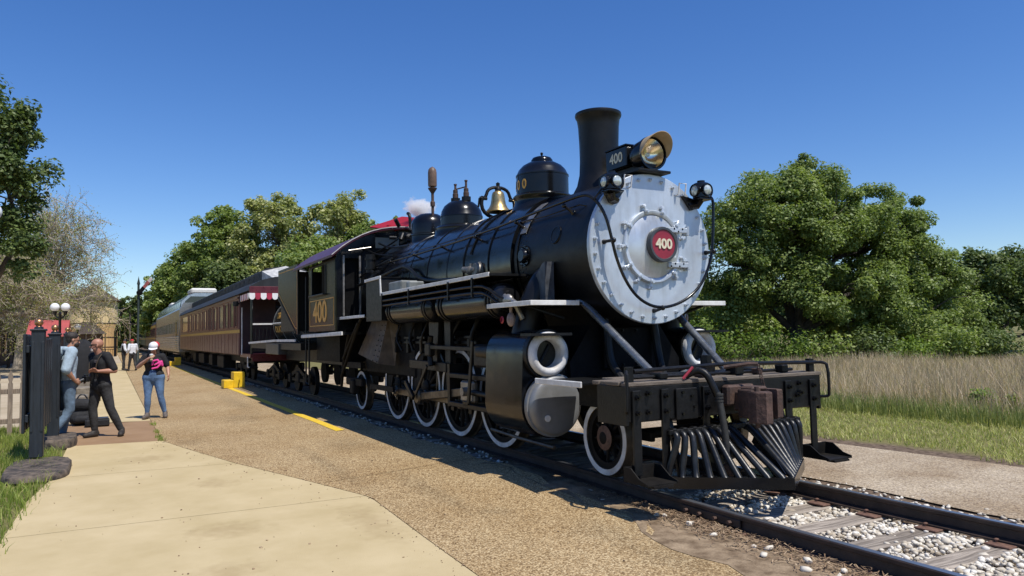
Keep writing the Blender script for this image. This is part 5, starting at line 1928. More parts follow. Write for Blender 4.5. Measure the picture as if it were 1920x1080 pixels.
for s_ in (-1, 1):
    b = MB()
    b.prism([(-17.75, 1.62), (-17.75, 3.28), (-20.1, 3.3), (-20.1, 2.58), (-18.02, 1.62)], s_ * 1.5, s_ * 1.46, 'xz')
    bs = tpart(b, 'bunker_side', K['olive'], smooth=0)
    for (p, q) in (((-17.85, 1.75), (-17.85, 3.2)), ((-17.85, 3.2), (-20.0, 3.22)), ((-18.06, 1.78), (-20.05, 2.70)), ((-17.85, 1.75), (-18.06, 1.78))):
        b = MB().bar((p[0], s_ * 1.502, p[1]), (q[0], s_ * 1.502, q[1]), .006, .016, up=(0, 0, 1) if abs(p[0] - q[0]) > .01 else (1, 0, 0))
        tpart(b, 'gold_stripe', K['gold'], bs)
    b = MB().bar((-18.0, s_ * 1.505, 1.64), (-20.1, s_ * 1.505, 2.60), .02, .05)
    tpart(b, 'bunker_flange', K['iron'], bs)
    b = MB().bar((-17.74, s_ * 1.505, 1.62), (-17.74, s_ * 1.505, 3.28), .02, .05, up=(1, 0, 0))
    tpart(b, 'bunker_flange', K['iron'], bs)
    b = MB().bar((-18.05, s_ * 1.5, 1.47), (-20.6, s_ * 1.5, 1.47), .03, .06).bar((-20.6, s_ * 1.5, 1.47), (-24.8, s_ * 1.5, 1.40), .03, .06)
    tpart(b, 'white_edge', K['white'])
    b = MB().box((-21.0, s_ * 1.38, 1.24), (1.8, .24, .28), bev=.01)
    tpart(b, 'tool_box', mat('grey_tool_box', (0.05, 0.05, 0.048), rough=0.4, var=0.3))
    for xx in (-19.2, -21.0, -22.6, -24.2):
        b = MB().lathe([(.0, .0), (.36, .0), (.36, .1), (.3, .1), (.12, .06), (.1, .12), (.0, .12)], (xx, s_ * .72, LZ + .38), (0, s_, 0), 28)
        tpart(b, 'wheel', K['under'])
    for xc in (-20.1, -23.4):
        b = MB()
        b.bar((xc - 1.1, s_ * .95, .46), (xc, s_ * .95, .72), .08, .1)
        b.bar((xc, s_ * .95, .72), (xc + 1.1, s_ * .95, .46), .08, .1)
        b.bar((xc - 1.1, s_ * .95, .42), (xc + 1.1, s_ * .95, .42), .08, .08)
        b.box((xc - .9, s_ * .97, .44), (.26, .14, .26), bev=.03)
        b.box((xc + .9, s_ * .97, .44), (.26, .14, .26), bev=.03)
        b.box((xc, s_ * .97, .5), (.4, .1, .3), bev=.03)
        tpart(b, 'truck_frame', K['under'])
b = MB().box((-18.9, 0, 2.4), (2.2, 2.9, 1.4))
tpart(b, 'bunker_body', K['iron'])
b = MB().box((-21.2, 0, 1.32), (7.0, 2.9, .16)).box((-21.2, 0, 1.05), (6.6, .8, .4))
tpart(b, 'tender_frame', K['iron'])
b = MB().lathe([(.0, -.12), (.5, -.08), (.78, .0), (.8, .1), (.8, 5.5), (.78, 5.6), (.5, 5.66), (.0, 5.7)], (-24.7, 0, 1.98), (1, 0, 0), 40)
tk = tpart(b, 'water_tank', K['olive'], smooth=40)
for xx in (-24.5, -23.2, -21.9, -20.6):
    b = MB().lathe([(.8, -.02), (.81, -.02), (.81, .02), (.8, .02)], (xx, 0, 1.98), (1, 0, 0), 40, close=True)
    tpart(b, 'tank_band', K['steel'], tk)
b = MB().cyl((-23.6, 0, 2.74), (-23.6, 0, 2.92), .3, n=24)
tpart(b, 'manhole', K['iron'], tk)
b = MB().tube([(-24.6, -.82, 2.0), (-20.2, -.82, 2.0)], .02, 8)
tpart(b, 'tank_rail', K['white'], tk)
for (s, z, zz) in (('TSR', 2.22, .2), ('OLATI', 1.80, .2)):
    inst('tank_lettering', text_mesh('tank_lettering', s, .27, .004, K['gold'], .004, sx=1.5), at((-23.6, -.785 if z > 2 else -.80, z), rx=rad(-14) if z > 2 else rad(12)), tk)

# ================================================================== PASSENGER CARS
m_carm = mat('maroon_brown_car_paint', (0.135, 0.042, 0.036), rough=0.3, var=0.25, scale=3, stretch=(6, 1, .3), rvar=0.1, spec=0.6)
m_carroof = mat('grey_car_roof', (0.032, 0.034, 0.036), spec=0.2, rough=0.6, var=0.25, scale=3)
m_carroof2 = mat('peeling_roof_paint', (0.30, 0.30, 0.29), rough=0.6, scale=5, col2=(0.62, 0.61, 0.58))
m_goldline = mat('gold_belt_stripe', (0.48, 0.30, 0.05), rough=0.4, var=0.15)
m_steelcar = mat('stainless_car_side', (0.36, 0.33, 0.29), rough=0.3, metal=0.75, var=0.2, scale=2, stretch=(.3, 1, 3))
m_steelroof = mat('stainless_roof', (0.5, 0.52, 0.55), rough=0.28, metal=0.8, var=0.15)
m_cargrey = mat('olive_brown_car', (0.13, 0.10, 0.065), rough=0.3, var=0.25, scale=3, metal=0.3)


def car_wheels(root, x0, x1, y=.95):
    for xc in (x0 - 2.6, x1 + 2.6):
        for s_ in (-1, 1):
            b = MB()
            b.bar((xc - 1.5, s_ * y, .5), (xc + 1.5, s_ * y, .5), .1, .14)
            b.box((xc, s_ * y, .62), (1.0, .12, .3), bev=.04)
            for dx in (-1.2, 0, 1.2):
                b.box((xc + dx, s_ * (y + .02), .46), (.28, .14, .3), bev=.03)
            b.build('truck_frame', K['under'], root)
            for dx in (-1.2, 0, 1.2):
                q = MB().lathe([(.0, .0), (.42, .0), (.42, .1), (.36, .1), (.1, .06), (.0, .1)], (xc + dx, s_ * .70, LZ + .42), (0, s_, 0), 24)
                q.build('wheel', K['under'], root)


def car_window(root, s_, xa, xb, za, zb, yy, fm, gm):
    """A framed window standing a little proud of the side, its pane set back inside the frame."""
    b = MB()
    t = .05
    xm, zm = (xa + xb) / 2, (za + zb) / 2
    w, h = abs(xb - xa), zb - za
    for (cx_, cz_, sx_, sz_) in ((xm, za, w + t, t), (xm, zb, w + t, t), (xa, zm, t, h - t), (xb, zm, t, h - t)):
        b.box((cx_, s_ * (yy + .012), cz_), (sx_, .03, sz_))
    f = b.build('window', fm, root, 0)
    q = MB().box((xm, s_ * (yy + .004), zm), (w - t * .6, .006, h - t * .6))
    q.build('pane', gm, f, 0)


# ---- observation car with platform end and awning
car = empty('observation_car', (-39, 0, LZ), 'maroon observation car with open end platform and red and white scalloped awning', 'railway car')
X0, X1, Y, Z0, Z1 = -27.0, -51.6, 1.5, .97, 3.08
b = MB().box(((X0 + X1) / 2, 0, (Z0 + Z1) / 2), (abs(X1 - X0), 2 * Y, Z1 - Z0), bev=.03)
b.build('body', m_carm, car)
wins = [(-49.9, -46.1, 2.0, 2.9), (-45.15, -44.3, 2.0, 2.9), (-42.8, -42.05, 2.0, 2.85), (-41.0, -40.2, 2.0, 2.85), (-39.1, -38.45, 2.0, 2.85), (-37.6, -36.8, 2.0, 2.85), (-35.9, -35.45, 1.95, 2.9), (-34.9, -34.35, 1.95, 2.9), (-33.8, -32.95, 1.95, 2.85), (-32.05, -30.8, 1.95, 2.85), (-30.3, -29.5, 1.95, 2.85), (-28.9, -28.0, 1.95, 2.85), (-27.65, -27.3, 1.95, 2.85)]
m_wingl = mat('car_window_glass', (0.05, 0.045, 0.04), rough=0.1, var=0.5, scale=1.2, rvar=0.04, spec=0.8, rand=0.7)
for s_ in (-1, 1):
    for w in wins:
        car_window(car, s_, *w, Y, m_carm, m_wingl)
    b = MB().box(((X0 + X1) / 2 + .4, s_ * (Y + .006), 1.80), (abs(X1 - X0) - .3, .012, .11))
    b.build('belt_stripe', m_goldline, car, 0)
    b = MB().box(((X0 + X1) / 2, s_ * (Y + .02), 2.95), (abs(X1 - X0), .04, .05))
    b.build('letter_board', m_carm, car, 0)
    for i in range(24):       # upright seams of the side sheathing
        xx = X0 - .5 - i * 1.0
        q = MB().box((xx, s_ * (Y + .004), 1.35), (.03, .008, .72))
        q.build('seam_batten', m_carm, car, 0)
# clerestory roof
def roofprof(k=1.0):
    return [(-1.56, 3.06), (-1.45, 3.24), (-1.15, 3.42), (-.82, 3.52), (-.80, 3.86), (-.6, 3.98), (0, 4.06), (.6, 3.98), (.80, 3.86), (.82, 3.52), (1.15, 3.42), (1.45, 3.24), (1.56, 3.06)]
b = MB().prism(roofprof(), -26.6, -51.7, 'yz')
rf = b.build('roof', m_carroof, car, 30)
b = MB()
low = [(y, z + .005) for y, z in [(-1.56, 3.06), (-1.45, 3.24), (-1.1, 3.42), (-.7, 3.52), (0, 3.56), (.7, 3.52), (1.1, 3.42), (1.45, 3.24), (1.56, 3.06)]]
b.prism(low, -24.75, -26.6, 'yz')
b.build('platform_roof', m_carroof, rf, 30)
b = MB()      # sloping bull-nose of the clerestory
b.add([(-26.61, -.80, 3.54), (-26.61, -.80, 3.86), (-26.61, 0, 4.06), (-26.61, .80, 3.86), (-26.61, .80, 3.54), (-25.6, -.62, 3.56), (-25.6, 0, 3.6), (-25.6, .62, 3.56)],
      [(0, 1, 5), (1, 2, 6, 5), (2, 3, 7, 6), (3, 4, 7)])
b.build('roof_hood', m_carroof2, rf, 0)
for i in range(22):
    q = MB().box((-27.4 - i * 1.1, -.812, 3.7), (.7, .012, .18))
    q.build('clerestory_window', m_carroof, rf, 0)
# end wall, door, platform, railing, awning
b = MB().box((-26.98, 0, 2.0), (.05, 2.9, 2.1))
b.build('end_wall', mat('dark_maroon_end', (0.035, 0.012, 0.012), rough=0.4), car, 0)
b = MB().box((-26.94, .1, 1.9), (.03, .75, 1.8))
b.build('end_door', K['darkglass'], car, 0)
b = MB().box((-25.9, 0, .98), (2.1, 2.9, .12)).box((-24.86, 0, .92), (.08, 2.8, .22))
b.build('platform_sill', K['maroon'], car, 0)
for s_ in (-1, 1):
    b = MB().tube([(-24.9, s_ * 1.4, 1.04), (-24.9, s_ * 1.4, 3.1)], .04, 8)
    b.build('platform_post', K['gloss'], car)
    b = MB().tube([(-26.6, s_ * 1.45, 1.0), (-26.6, s_ * 1.45, 2.6)], .018, 7)
    b.build('grab_iron', K['white'], car)
    b = MB().tube([(-25.3, s_ * 1.46, .95), (-25.3, s_ * 1.46, .62), (-25.05, s_ * 1.46, .62)], .02, 7)
    b.build('coupling_hook', K['white'], car)
    b = MB()
    for zz in (.85, .6):
        b.box((-25.6, s_ * 1.3, zz), (.8, .3, .04))
    b.build('platform_step', K['under'], car)
b = MB()
b.bar((-24.9, -1.4, 2.0), (-24.9, 1.4, 2.0), .06, .05)
b.build('railing_top', K['white'], car)
b = MB()
b.bar((-24.9, -1.4, 1.88), (-24.9, 1.4, 1.88), .03, .03).bar((-24.9, -1.4, 1.15), (-24.9, 1.4, 1.15), .03, .03)
for i in range(25):
    yy = -1.4 + i * 2.8 / 24
    b.tube([(-24.9, yy, 1.15), (-24.9, yy, 1.88)], .011, 5)
for i in range(12):
    yy = -1.28 + i * 2.56 / 11
    pts = [(-24.9, yy + math.cos(a) * .09, 1.5 + math.sin(a) * .16) for a in [2 * math.pi * k_ / 12 for k_ in range(12)]]
    b.tube(pts, .01, 5, closed=True)
b.build('railing', K['iron'], car)
b = MB().box((-24.76, 0, 3.1), (.05, 3.0, .22), bev=.01)
b.build('awning_valance', K['maroon'], car)
m_awr = mat('awning_red', (0.34, 0.02, 0.05), rough=0.8)
m_aww = mat('awning_white', (0.8, 0.78, 0.74), rough=0.8, var=0.06)
for i in range(17):
    yc = -1.42 + i * .178
    poly = [(yc - .089, 2.99), (yc + .089, 2.99)] + [(yc + .089 * math.cos(rad(a)), 2.87 - .09 * math.sin(rad(a))) for a in range(0, 181, 30)]
    q = MB().prism(poly, -24.72, -24.735, 'yz')
    q.build('awning_scallop', m_aww if i % 2 == 0 else m_awr, car, 0)
for i in range(9):
    xc = -24.85 - i * .178
    poly = [(xc + .089, 2.99), (xc - .089, 2.99)] + [(xc - .089 * math.cos(rad(a)), 2.87 - .09 * math.sin(rad(a))) for a in range(0, 181, 30)]
    q = MB().prism(poly, -1.52, -1.535, 'xz')
    q.build('awning_scallop', m_aww if i % 2 == 0 else m_awr, car, 0)
b = MB().cyl((-26.85, -1.62, 2.66), (-26.85, -1.62, 2.82), .09, n=12).box((-26.85, -1.56, 2.74), (.06, .12, .06)).cyl((-26.76, -1.62, 2.74), (-26.74, -1.62, 2.74), .06, n=12)
b.build('marker_light', K['iron'], car)
car_wheels(car, X0, X1)
b = MB().box((-39, 0, .8), (24, 2.0, .25))
for xx, ww in ((-33.5, 2.0), (-37, 1.2), (-41, 2.4), (-44.5, 1.4)):
    b.box((xx, -1.05, .6), (ww, .5, .5), bev=.03)
b.build('underframe', K['under'], car)

# ---- stainless dome car
dome_c = empty('dome_car', (-66, 0, LZ), 'stainless steel dome car with glazed upper deck behind the maroon car', 'railway car')
X0, X1 = -52.3, -80.0
b = MB().prism([(-1.5, .75), (1.5, .75), (1.5, 3.5), (1.25, 3.95), (-1.25, 3.95), (-1.5, 3.5)], X0, X1, 'yz')
b.build('body', m_steelcar, dome_c, 20)
for s_ in (-1, 1):
    for i in range(7):
        zz = .95 + i * .13
        q = MB().cyl((X0 - .1, s_ * 1.5, zz), (X1 + .1, s_ * 1.5, zz), .045, n=8)
        q.build('side_flute', m_steelcar, dome_c)
    for i in range(15):
        xa = X0 - 1.2 - i * 1.75
        car_window(dome_c, s_, xa - 1.3, xa, 2.0, 2.75, 1.5, m_steelcar, m_wingl)
    b = MB().box((-54.6, s_ * 1.51, 1.85), (1.0, .03, 2.0))
    b.build('door', m_wingl, dome_c, 0)
    for i in range(15):      # dome glazing panes
        xa = X0 - .8 - i * 1.7
        v = [(xa, s_ * 1.44, 3.62), (xa - 1.55, s_ * 1.44, 3.62), (xa - 1.55, s_ * 1.36, 4.05), (xa, s_ * 1.36, 4.05), (xa - 1.55, s_ * .95, 4.48), (xa, s_ * .95, 4.48)]
        q = MB().add(v, [(0, 1, 2, 3), (3, 2, 4, 5)])
        q.build('dome_pane', K['greyglass'], dome_c, 0)
b = MB().prism([(-1.42, 3.5), (1.42, 3.5), (1.34, 4.05), (.93, 4.47), (.5, 4.6), (-.5, 4.6), (-.93, 4.47), (-1.34, 4.05)], X0 - .4, X1 + .4, 'yz')
dr = b.build('dome_shell', m_steelroof, dome_c, 20)
b = MB().prism([(-1.2, 3.7), (1.2, 3.7), (1.15, 4.05), (.8, 4.38), (-.8, 4.38), (-1.15, 4.05)], X0 - .36, X0 - .4, 'yz')
b.build('dome_front_glass', K['darkglass'], dome_c, 0)
b = MB().box((X0 - 1.6, 0, 4.75), (2.4, 1.6, .36), bev=.1).box((X0 - 22, 0, 4.72), (3.0, 1.4, .3), bev=.1)
b.build('roof_unit', mat('white_roof_unit', (0.62, 0.61, 0.57), rough=0.6, var=0.1), dome_c)
car_wheels(dome_c, X0, X1)
b = MB().box((-66, 0, .7), (26, 2.2, .3))
b.build('underframe', K['under'], dome_c)
b = MB().box((-51.95, 0, 2.1), (.7, 1.6, 2.2))
b.build('gangway', K['iron'], dome_c)

# ---- cars beyond
def far_car(x0, x1, label, body, name):
    c = empty(name, ((x0 + x1) / 2, 0, LZ), label, 'railway car')
    b = MB().box(((x0 + x1) / 2, 0, 2.05), (abs(x1 - x0), 3.0, 2.2), bev=.03)
    b.build('body', body, c)
    b = MB().prism([(-1.54, 3.13), (-1.4, 3.4), (-1.0, 3.62), (0, 3.78), (1.0, 3.62), (1.4, 3.4), (1.54, 3.13)], x0 + .1, x1 - .1, 'yz')
    r_ = b.build('roof', m_carroof, c, 30)
    b = MB().box(((x0 + x1) / 2 + 5, 0, 3.85), (3.0, 1.4, .3), bev=.08)
    b.build('roof_unit', m_carroof2, r_)
    for s_ in (-1, 1):
        b = MB().box(((x0 + x1) / 2, s_ * 1.506, 2.95), (abs(x1 - x0), .012, .2))
        b.build('letter_stripe', m_goldline, c, 0)
        b = MB().box(((x0 + x1) / 2, s_ * 1.506, 1.75), (abs(x1 - x0), .012, .1))
        b.build('belt_stripe', m_goldline, c, 0)
        n_ = int(abs(x1 - x0) / 2)
        for i in range(n_):
            xa = x0 - .7 - i * (abs(x1 - x0) - 1) / n_
            car_window(c, s_, xa - 1.35, xa, 1.95, 2.75, 1.5, body, m_wingl)
    b = MB().box(((x0 + x1) / 2, 0, .7), (abs(x1 - x0) - 1, 2.2, .5))
    b.build('underframe', K['under'], c)
    return c
far_car(-81.0, -104.5, 'brown coach with yellow striping behind the stainless dome car', m_carm, 'passenger_coach')
far_car(-105.5, -129.0, 'dark green coach second behind the stainless dome car', mat('green_coach_paint', (0.03, 0.045, 0.03), rough=0.35), 'passenger_coach')
far_car(-130.0, -153.5, 'farthest coach at the tail of the train', m_cargrey, 'passenger_coach')

# ================================================================== STEP BOXES
def step_box(x, y, label):
    z = zp(x, y)
    o = empty('step_box', (x, y, z), label, 'step box', 'yellow boarding step boxes')
    b = MB().box((x - .12, y + .05, z + .25), (.62, .34, .5), bev=.012)
    b.build('tall_step', K['yellow'], o)
    b = MB().box((x - .12, y - .27, z + .125), (.62, .3, .25), bev=.012)
    b.build('low_step', K['yellow'], o)
    b = MB().box((x - .12, y + .05, z + .504), (.56, .28, .008)).box((x - .12, y - .27, z + .254), (.56, .26, .008))
    b.build('tread', mat('step_tread_grit', (0.55, 0.35, 0.02), rough=0.9, var=0.3, scale=60), o)
step_box(-25.6, -1.75, 'yellow two step boarding box beside the observation car platform')
step_box(-50.9, -1.72, 'yellow step box between the maroon car and the dome car')
step_box(-72.5, -2.0, 'small yellow step box far down the platform beside the train')

# ================================================================== LEFT SIDE: GATE, FENCE, LAMPS, BUILDINGS
m_gate = mat('blue_black_gate_paint', (0.018, 0.022, 0.027), rough=0.45, var=0.3, scale=7, bump=0.1, bscale=30, stretch=(4, 4, .5))
m_ball = mat('copper_ball', (0.42, 0.22, 0.10), rough=0.35, metal=0.8, var=0.3, scale=15)
m_foot = mat('blackened_footing', (0.022, 0.02, 0.019), rough=0.85, scale=9, bump=0.6, bscale=30, col2=(0.17, 0.13, 0.095), detail=12)
m_picket = mat('grey_picket_wood', (0.26, 0.2, 0.145), rough=0.9, var=0.35, scale=12, stretch=(5, 5, .5), bump=0.3)


def gate_post(x, y, z0, z1, w, label, foot=True):
    o = empty('gate_post', (x, y, z0), label, 'gate post', 'black gate posts with copper balls')
    b = MB().box((x, y, (z0 + z1) / 2), (w, w, z1 - z0), bev=.008)
    b.build('post', m_gate, o)
    for s_ in (-1, 1):       # raised corner trims on the faces
        b = MB().box((x + w / 2 + .006, y + s_ * w * .36, (z0 + z1) / 2 + .1), (.014, w * .2, (z1 - z0) - .5), bev=.003)
        b.build('trim', m_gate, o)
    b = MB().box((x, y, z1 + .012), (w + .035, w + .035, .03), bev=.01).lathe([(.06, z1 + .02), (.055, z1 + .05), (.03, z1 + .065)], (x, y, 0), (0, 0, 1), 16)
    b.build('cap', m_gate, o)
    b = MB().lathe([(.028, z1 + .05), (.038, z1 + .06), (.028, z1 + .075)], (x, y, 0), (0, 0, 1), 16).ball((x, y, z1 + .115), .055, 18, 12)
    b.build('ball_finial', m_ball, o, 60)
    return o


gate_post(-12.2, -6.25, -.03, 1.70, .165, 'nearest black gate post with copper ball, standing on the rounded footing')
gate_post(-14.35, -6.18, -.03, 1.66, .165, 'second black gate post with copper ball, just behind the nearest')
gate_post(-20.6, -6.28, -.13, 1.72, .15, 'third black gate post with small copper ball beside the hooded man')
gate_post(-21.6, -6.28, -.13, 1.72, .15, 'farthest black gate post with small copper ball beside the hooded man')
# folded gate leaf: upright boards between two rails, swung back against the posts
gl = empty('gate_leaf', (-12.6, -6.43, .3), 'black board gate leaf folded back behind the nearest post', 'gate')
for i in range(8):
    xx = -12.25 - i * .2
    b = MB().box((xx, -6.41 - .012 * (i % 2), .98), (.19, .035, 1.36 - .02 * (i % 3)), bev=.006)
    b.build('board', m_gate, gl)
for zz in (.5, 1.45):
    b = MB().box((-12.95, -6.37, zz), (1.6, .04, .1), bev=.006)
    b.build('rail', m_gate, gl)
for i in range(8):
    b = MB().box((-12.5 - i * .2, -6.2 - .01 * (i % 2), .95), (.19, .035, 1.3 - .02 * (i % 3)), bev=.006)
    b.build('board', m_gate, gl)
b = MB().tube([(-12.9, -6.34, .45), (-14.2, -6.28, 1.3)], .02, 7)
b.build('brace', m_gate, gl)
gl2 = empty('gate_leaf', (-14.6, -6.2, .2), 'black board gate leaf hanging behind the second post beside the man', 'gate')
for i in range(5):
    xx = -14.55 - i * .2
    b = MB().box((xx, -6.12 - .01 * (i % 2), .78), (.19, .035, 1.2), bev=.006)
    b.build('board', m_gate, gl2)
for zz in (.35, 1.2):
    b = MB().box((-14.95, -6.08, zz), (1.0, .04, .1), bev=.006)
    b.build('rail', m_gate, gl2)


def footing(x, y, rx, ry, h, label, sq=3.4):
    n = 40
    V, F = [], []
    r2 = random.Random(int(x * 100))
    for (k_, zz) in ((1.0, -.15), (1.02, -.12), (1.0, -.15 + h * .8), (.95, -.15 + h), (.5, -.15 + h + .008), (.0, -.15 + h + .01)):
        for i in range(n):
            a = 2 * math.pi * i / n
            e = 2 / sq
            cx_ = math.copysign(abs(math.cos(a)) ** e, math.cos(a))
            sy_ = math.copysign(abs(math.sin(a)) ** e, math.sin(a))
            j = 1 + r2.uniform(-.015, .015)
            V.append((x + rx * k_ * cx_ * j, y + ry * k_ * sy_ * j, zz + r2.uniform(-.006, .006)))
    for q in range(5):
        for i in range(n):
            F.append((q * n + i, q * n + (i + 1) % n, (q + 1) * n + (i + 1) % n, (q + 1) * n + i))
    MB().add(V, F).build('post_footing', m_foot, None, 40, label=label, cat='footing', group='blackened post footings')


footing(-11.45, -6.17, .85, .36, .10, 'rounded blackened footing under the nearest gate post')
footing(-14.3, -6.1, .62, .26, .16, 'blackened footing block under the second gate post by the shoes')

# picket fence running away to the left
pf = empty('picket_fence', (-16.3, -7.6, -.13), 'weathered grey wooden picket fence at the left edge', 'fence')
for i in range(9):
    yy = -6.78 - i * .185
    b = MB()
    w_ = .075
    prof_ = [(-w_ / 2, -.14), (w_ / 2, -.14), (w_ / 2, .80), (w_ * .28, .83), (w_ * .55, .90), (w_ * .4, .97), (0, 1.05), (-w_ * .4, .97), (-w_ * .55, .90), (-w_ * .28, .83), (-w_ / 2, .80)]
    b.prism([(yy + p, q) for p, q in prof_], -16.3, -16.275, 'yz')
    b.build('picket', m_picket, pf, 0)
for zz in (.66, .12):
    b = MB().box((-16.32, -7.5, zz), (.04, 1.7, .09), bev=.006)
    b.build('rail', m_picket, pf)

# ---- globe lamps
m_globe = mat('white_lamp_globe', (0.8, 0.79, 0.76), rough=0.25, var=0.04, spec=0.5)


def lamp(x, y, ztop, label, globes=((0, -.19), (0, .19)), r=.165):
    o = empty('globe_lamp_post', (x, y, -.13), label, 'lamp post')
    b = MB().lathe([(.13, -.13), (.13, .1), (.08, .2), (.06, .35), (.05, ztop - .3), (.06, ztop - .28), (.0, ztop - .1)], (x, y, 0), (0, 0, 1), 14)
    b.build('post', K['gloss'], o)
    for (dx, dy) in globes:
        b = MB().tube([(x, y, ztop - .5), (x + dx * .6, y + dy * .6, ztop - .42), (x + dx, y + dy, ztop - .3)], .025, 8).cyl((x + dx, y + dy, ztop - .32), (x + dx, y + dy, ztop - .17), .05, .09, n=12)
        a_ = b.build('arm', K['gloss'], o)
        b = MB().ball((x + dx, y + dy, ztop), r, 20, 14)
        b.build('globe', m_globe, a_, 60)
    return o


lamp(-36.2, -7.25, 3.0, 'black lamp post with two large white globes near the red roof', r=.175)
lamp(-58.0, -7.35, 2.55, 'smaller globe lamp post standing before the water tower kiosk', ((0, .0),), r=.2)
lamp(-14.4, -7.25, 3.66, 'tall globe lamp post at the left picture edge, only its globe showing', ((0, .16),), r=.15)

# ---- red roofed shed
rs = empty('red_roof_shed', (-47, -8.6, -.13), 'low shed with red standing seam metal roof behind the gate', 'shed')
m_redmetal = mat('red_metal_roof', (0.42, 0.09, 0.085), rough=0.5, var=0.12, scale=2)
b = MB().prism([(-9.25, 1.9), (-7.45, 1.9), (-7.45, 1.84), (-9.25, 1.84)], -46.2, -46.3, 'yz')
b.add([(-46.2, -9.3, 1.9), (-46.2, -7.4, 1.9), (-48.4, -7.4, 2.76), (-48.4, -9.3, 2.76), (-50.6, -7.4, 1.9), (-50.6, -9.3, 1.9)], [(0, 1, 2, 3), (3, 2, 4, 5)])
rr_ = b.build('roof', m_redmetal, rs, 0)
for i in range(12):
    yy = -9.25 + i * .166
    q = MB().bar((-46.2, yy, 1.915), (-48.4, yy, 2.775), .03, .04)
    q.build('seam', m_redmetal, rr_, 0)
b = MB().box((-48.4, -8.35, .85), (3.8, 1.6, 1.95))
b.build('wall', mat('shed_wall', (0.08, 0.05, 0.04), rough=0.8), rs, 0)
b = MB().box((-46.45, -8.35, .75), (.05, .9, 1.7))
b.build('door', K['darkglass'], rs, 0)

# ---- water tower: timber tank with conical roof
m_tank1 = mat('cream_tank_boards', (0.72, 0.56, 0.30), rough=0.8, var=0.1, scale=3, stretch=(3, 3, .4))
m_tank2 = mat('ochre_tank_boards', (0.58, 0.38, 0.17), rough=0.8, var=0.12, scale=3, stretch=(3, 3, .4))
m_shingle = mat('brown_shingle_roof', (0.06, 0.043, 0.032), rough=0.9, var=0.35, scale=8)
wt = empty('water_tower', (-97.5, -7, -.13), 'round timber water tower with brown conical roof', 'water tower')
tcx, tcy, tr = -97.5, -7.25, 2.55
ns = 36
for i in range(ns):
    a0, a1 = 2 * math.pi * (i + .03) / ns, 2 * math.pi * (i + .97) / ns
    def ringp(r, z): return [(tcx + r * math.cos(a0), tcy + r * math.sin(a0), z), (tcx + r * math.cos(a1), tcy + r * math.sin(a1), z)]
    for (za, zb, mm, nm) in ((3.62, 6.2, m_tank1, 'upper_board'), (-.13, 3.56, m_tank2 if True else m_tank1, 'lower_board')):
        p = ringp(tr, za) + ringp(tr, zb)[::-1] + ringp(tr - .12, za) + ringp(tr - .12, zb)[::-1]
        q = MB().add(p, [(0, 1, 2, 3), (4, 7, 6, 5), (0, 4, 5, 1), (1, 5, 6, 2), (2, 6, 7, 3), (3, 7, 4, 0)])
        q.build(nm, mm, wt, 0)
for zz in (3.59, 2.0, .9):
    b = MB().lathe([(tr - .02, -.05), (tr + .03, -.05), (tr + .03, .05), (tr - .02, .05)], (tcx, tcy, zz), (0, 0, 1), 36, close=True)
    b.build('hoop', m_shingle, wt)
b = MB().lathe([(tr - .05, 6.16), (tr + .36, 6.1), (tr + .4, 6.16), (1.3, 7.3), (.15, 8.1), (.0, 8.25)], (tcx, tcy, 0), (0, 0, 1), 28)
b.build('roof', m_shingle, wt, 20)
b = MB().tube([(tcx + tr + .1, tcy - .1, 6.0), (tcx + tr + .1, tcy - .1, 3.0)], .06, 8)
b.build('gauge_board', m_shingle, wt)
# spout arm of the tower
sp = empty('water_spout', (-91, -4.95, -.13), 'tall slanting dark water spout arm beside the water tower', 'water spout')
b = MB().tube([(-91.0, -4.95, -.1), (-91.0, -4.95, 2.6)], .14, 10)
b.build('stand', K['iron'], sp)
b = MB().tube(smooth_path([(-91.0, -4.95, 2.5), (-90.6, -4.6, 3.8), (-90.4, -4.38, 4.7), (-90.3, -4.25, 5.0), (-90.3, -4.05, 5.08)]), .15, 10)
b.build('spout', K['iron'], sp)

# ---- ticket kiosk with hipped roof before the tower
kk = empty('kiosk', (-80.6, -7.1, -.13), 'small brown kiosk with hipped shingle roof before the water tower', 'kiosk')
b = MB().add([(-79.4, -8.5, 2.25), (-79.4, -5.7, 2.25), (-82.4, -5.7, 2.25), (-82.4, -8.5, 2.25), (-80.9, -7.75, 3.4), (-80.9, -6.9, 3.4)], [(0, 1, 5, 4), (1, 2, 5), (2, 3, 4, 5), (3, 0, 4), (3, 2, 1, 0)])
b.build('roof', m_shingle, kk, 0)
b = MB().box((-80.9, -7.1, 1.05), (2.2, 2.1, 2.36))
b.build('wall', mat('kiosk_wall', (0.13, 0.085, 0.05), rough=0.8), kk, 0)
b = MB().box((-79.78, -7.1, 1.35), (.04, 1.3, .8))
b.build('hatch', K['darkglass'], kk, 0)
for yy in (-8.35, -7.4, -6.6, -5.85):
    b = MB().box((-79.5, yy, 1.05), (.1, .1, 2.4))
    b.build('post', m_shingle, kk, 0)
# iron railing in front of the kiosk
ir = empty('iron_railing', (-66, -6.6, -.13), 'black iron railing across the walk before the kiosk', 'railing')
for i in range(22):
    yy = -8.6 + i * .16
    b = MB().cyl((-66, yy, -.13), (-66, yy, .95), .015, n=6)
    b.build('baluster', K['iron'], ir)
for zz in (.05, .9):
    b = MB().box((-66, -6.9, zz), (.04, 3.5, .04))
    b.build('rail', K['iron'], ir)

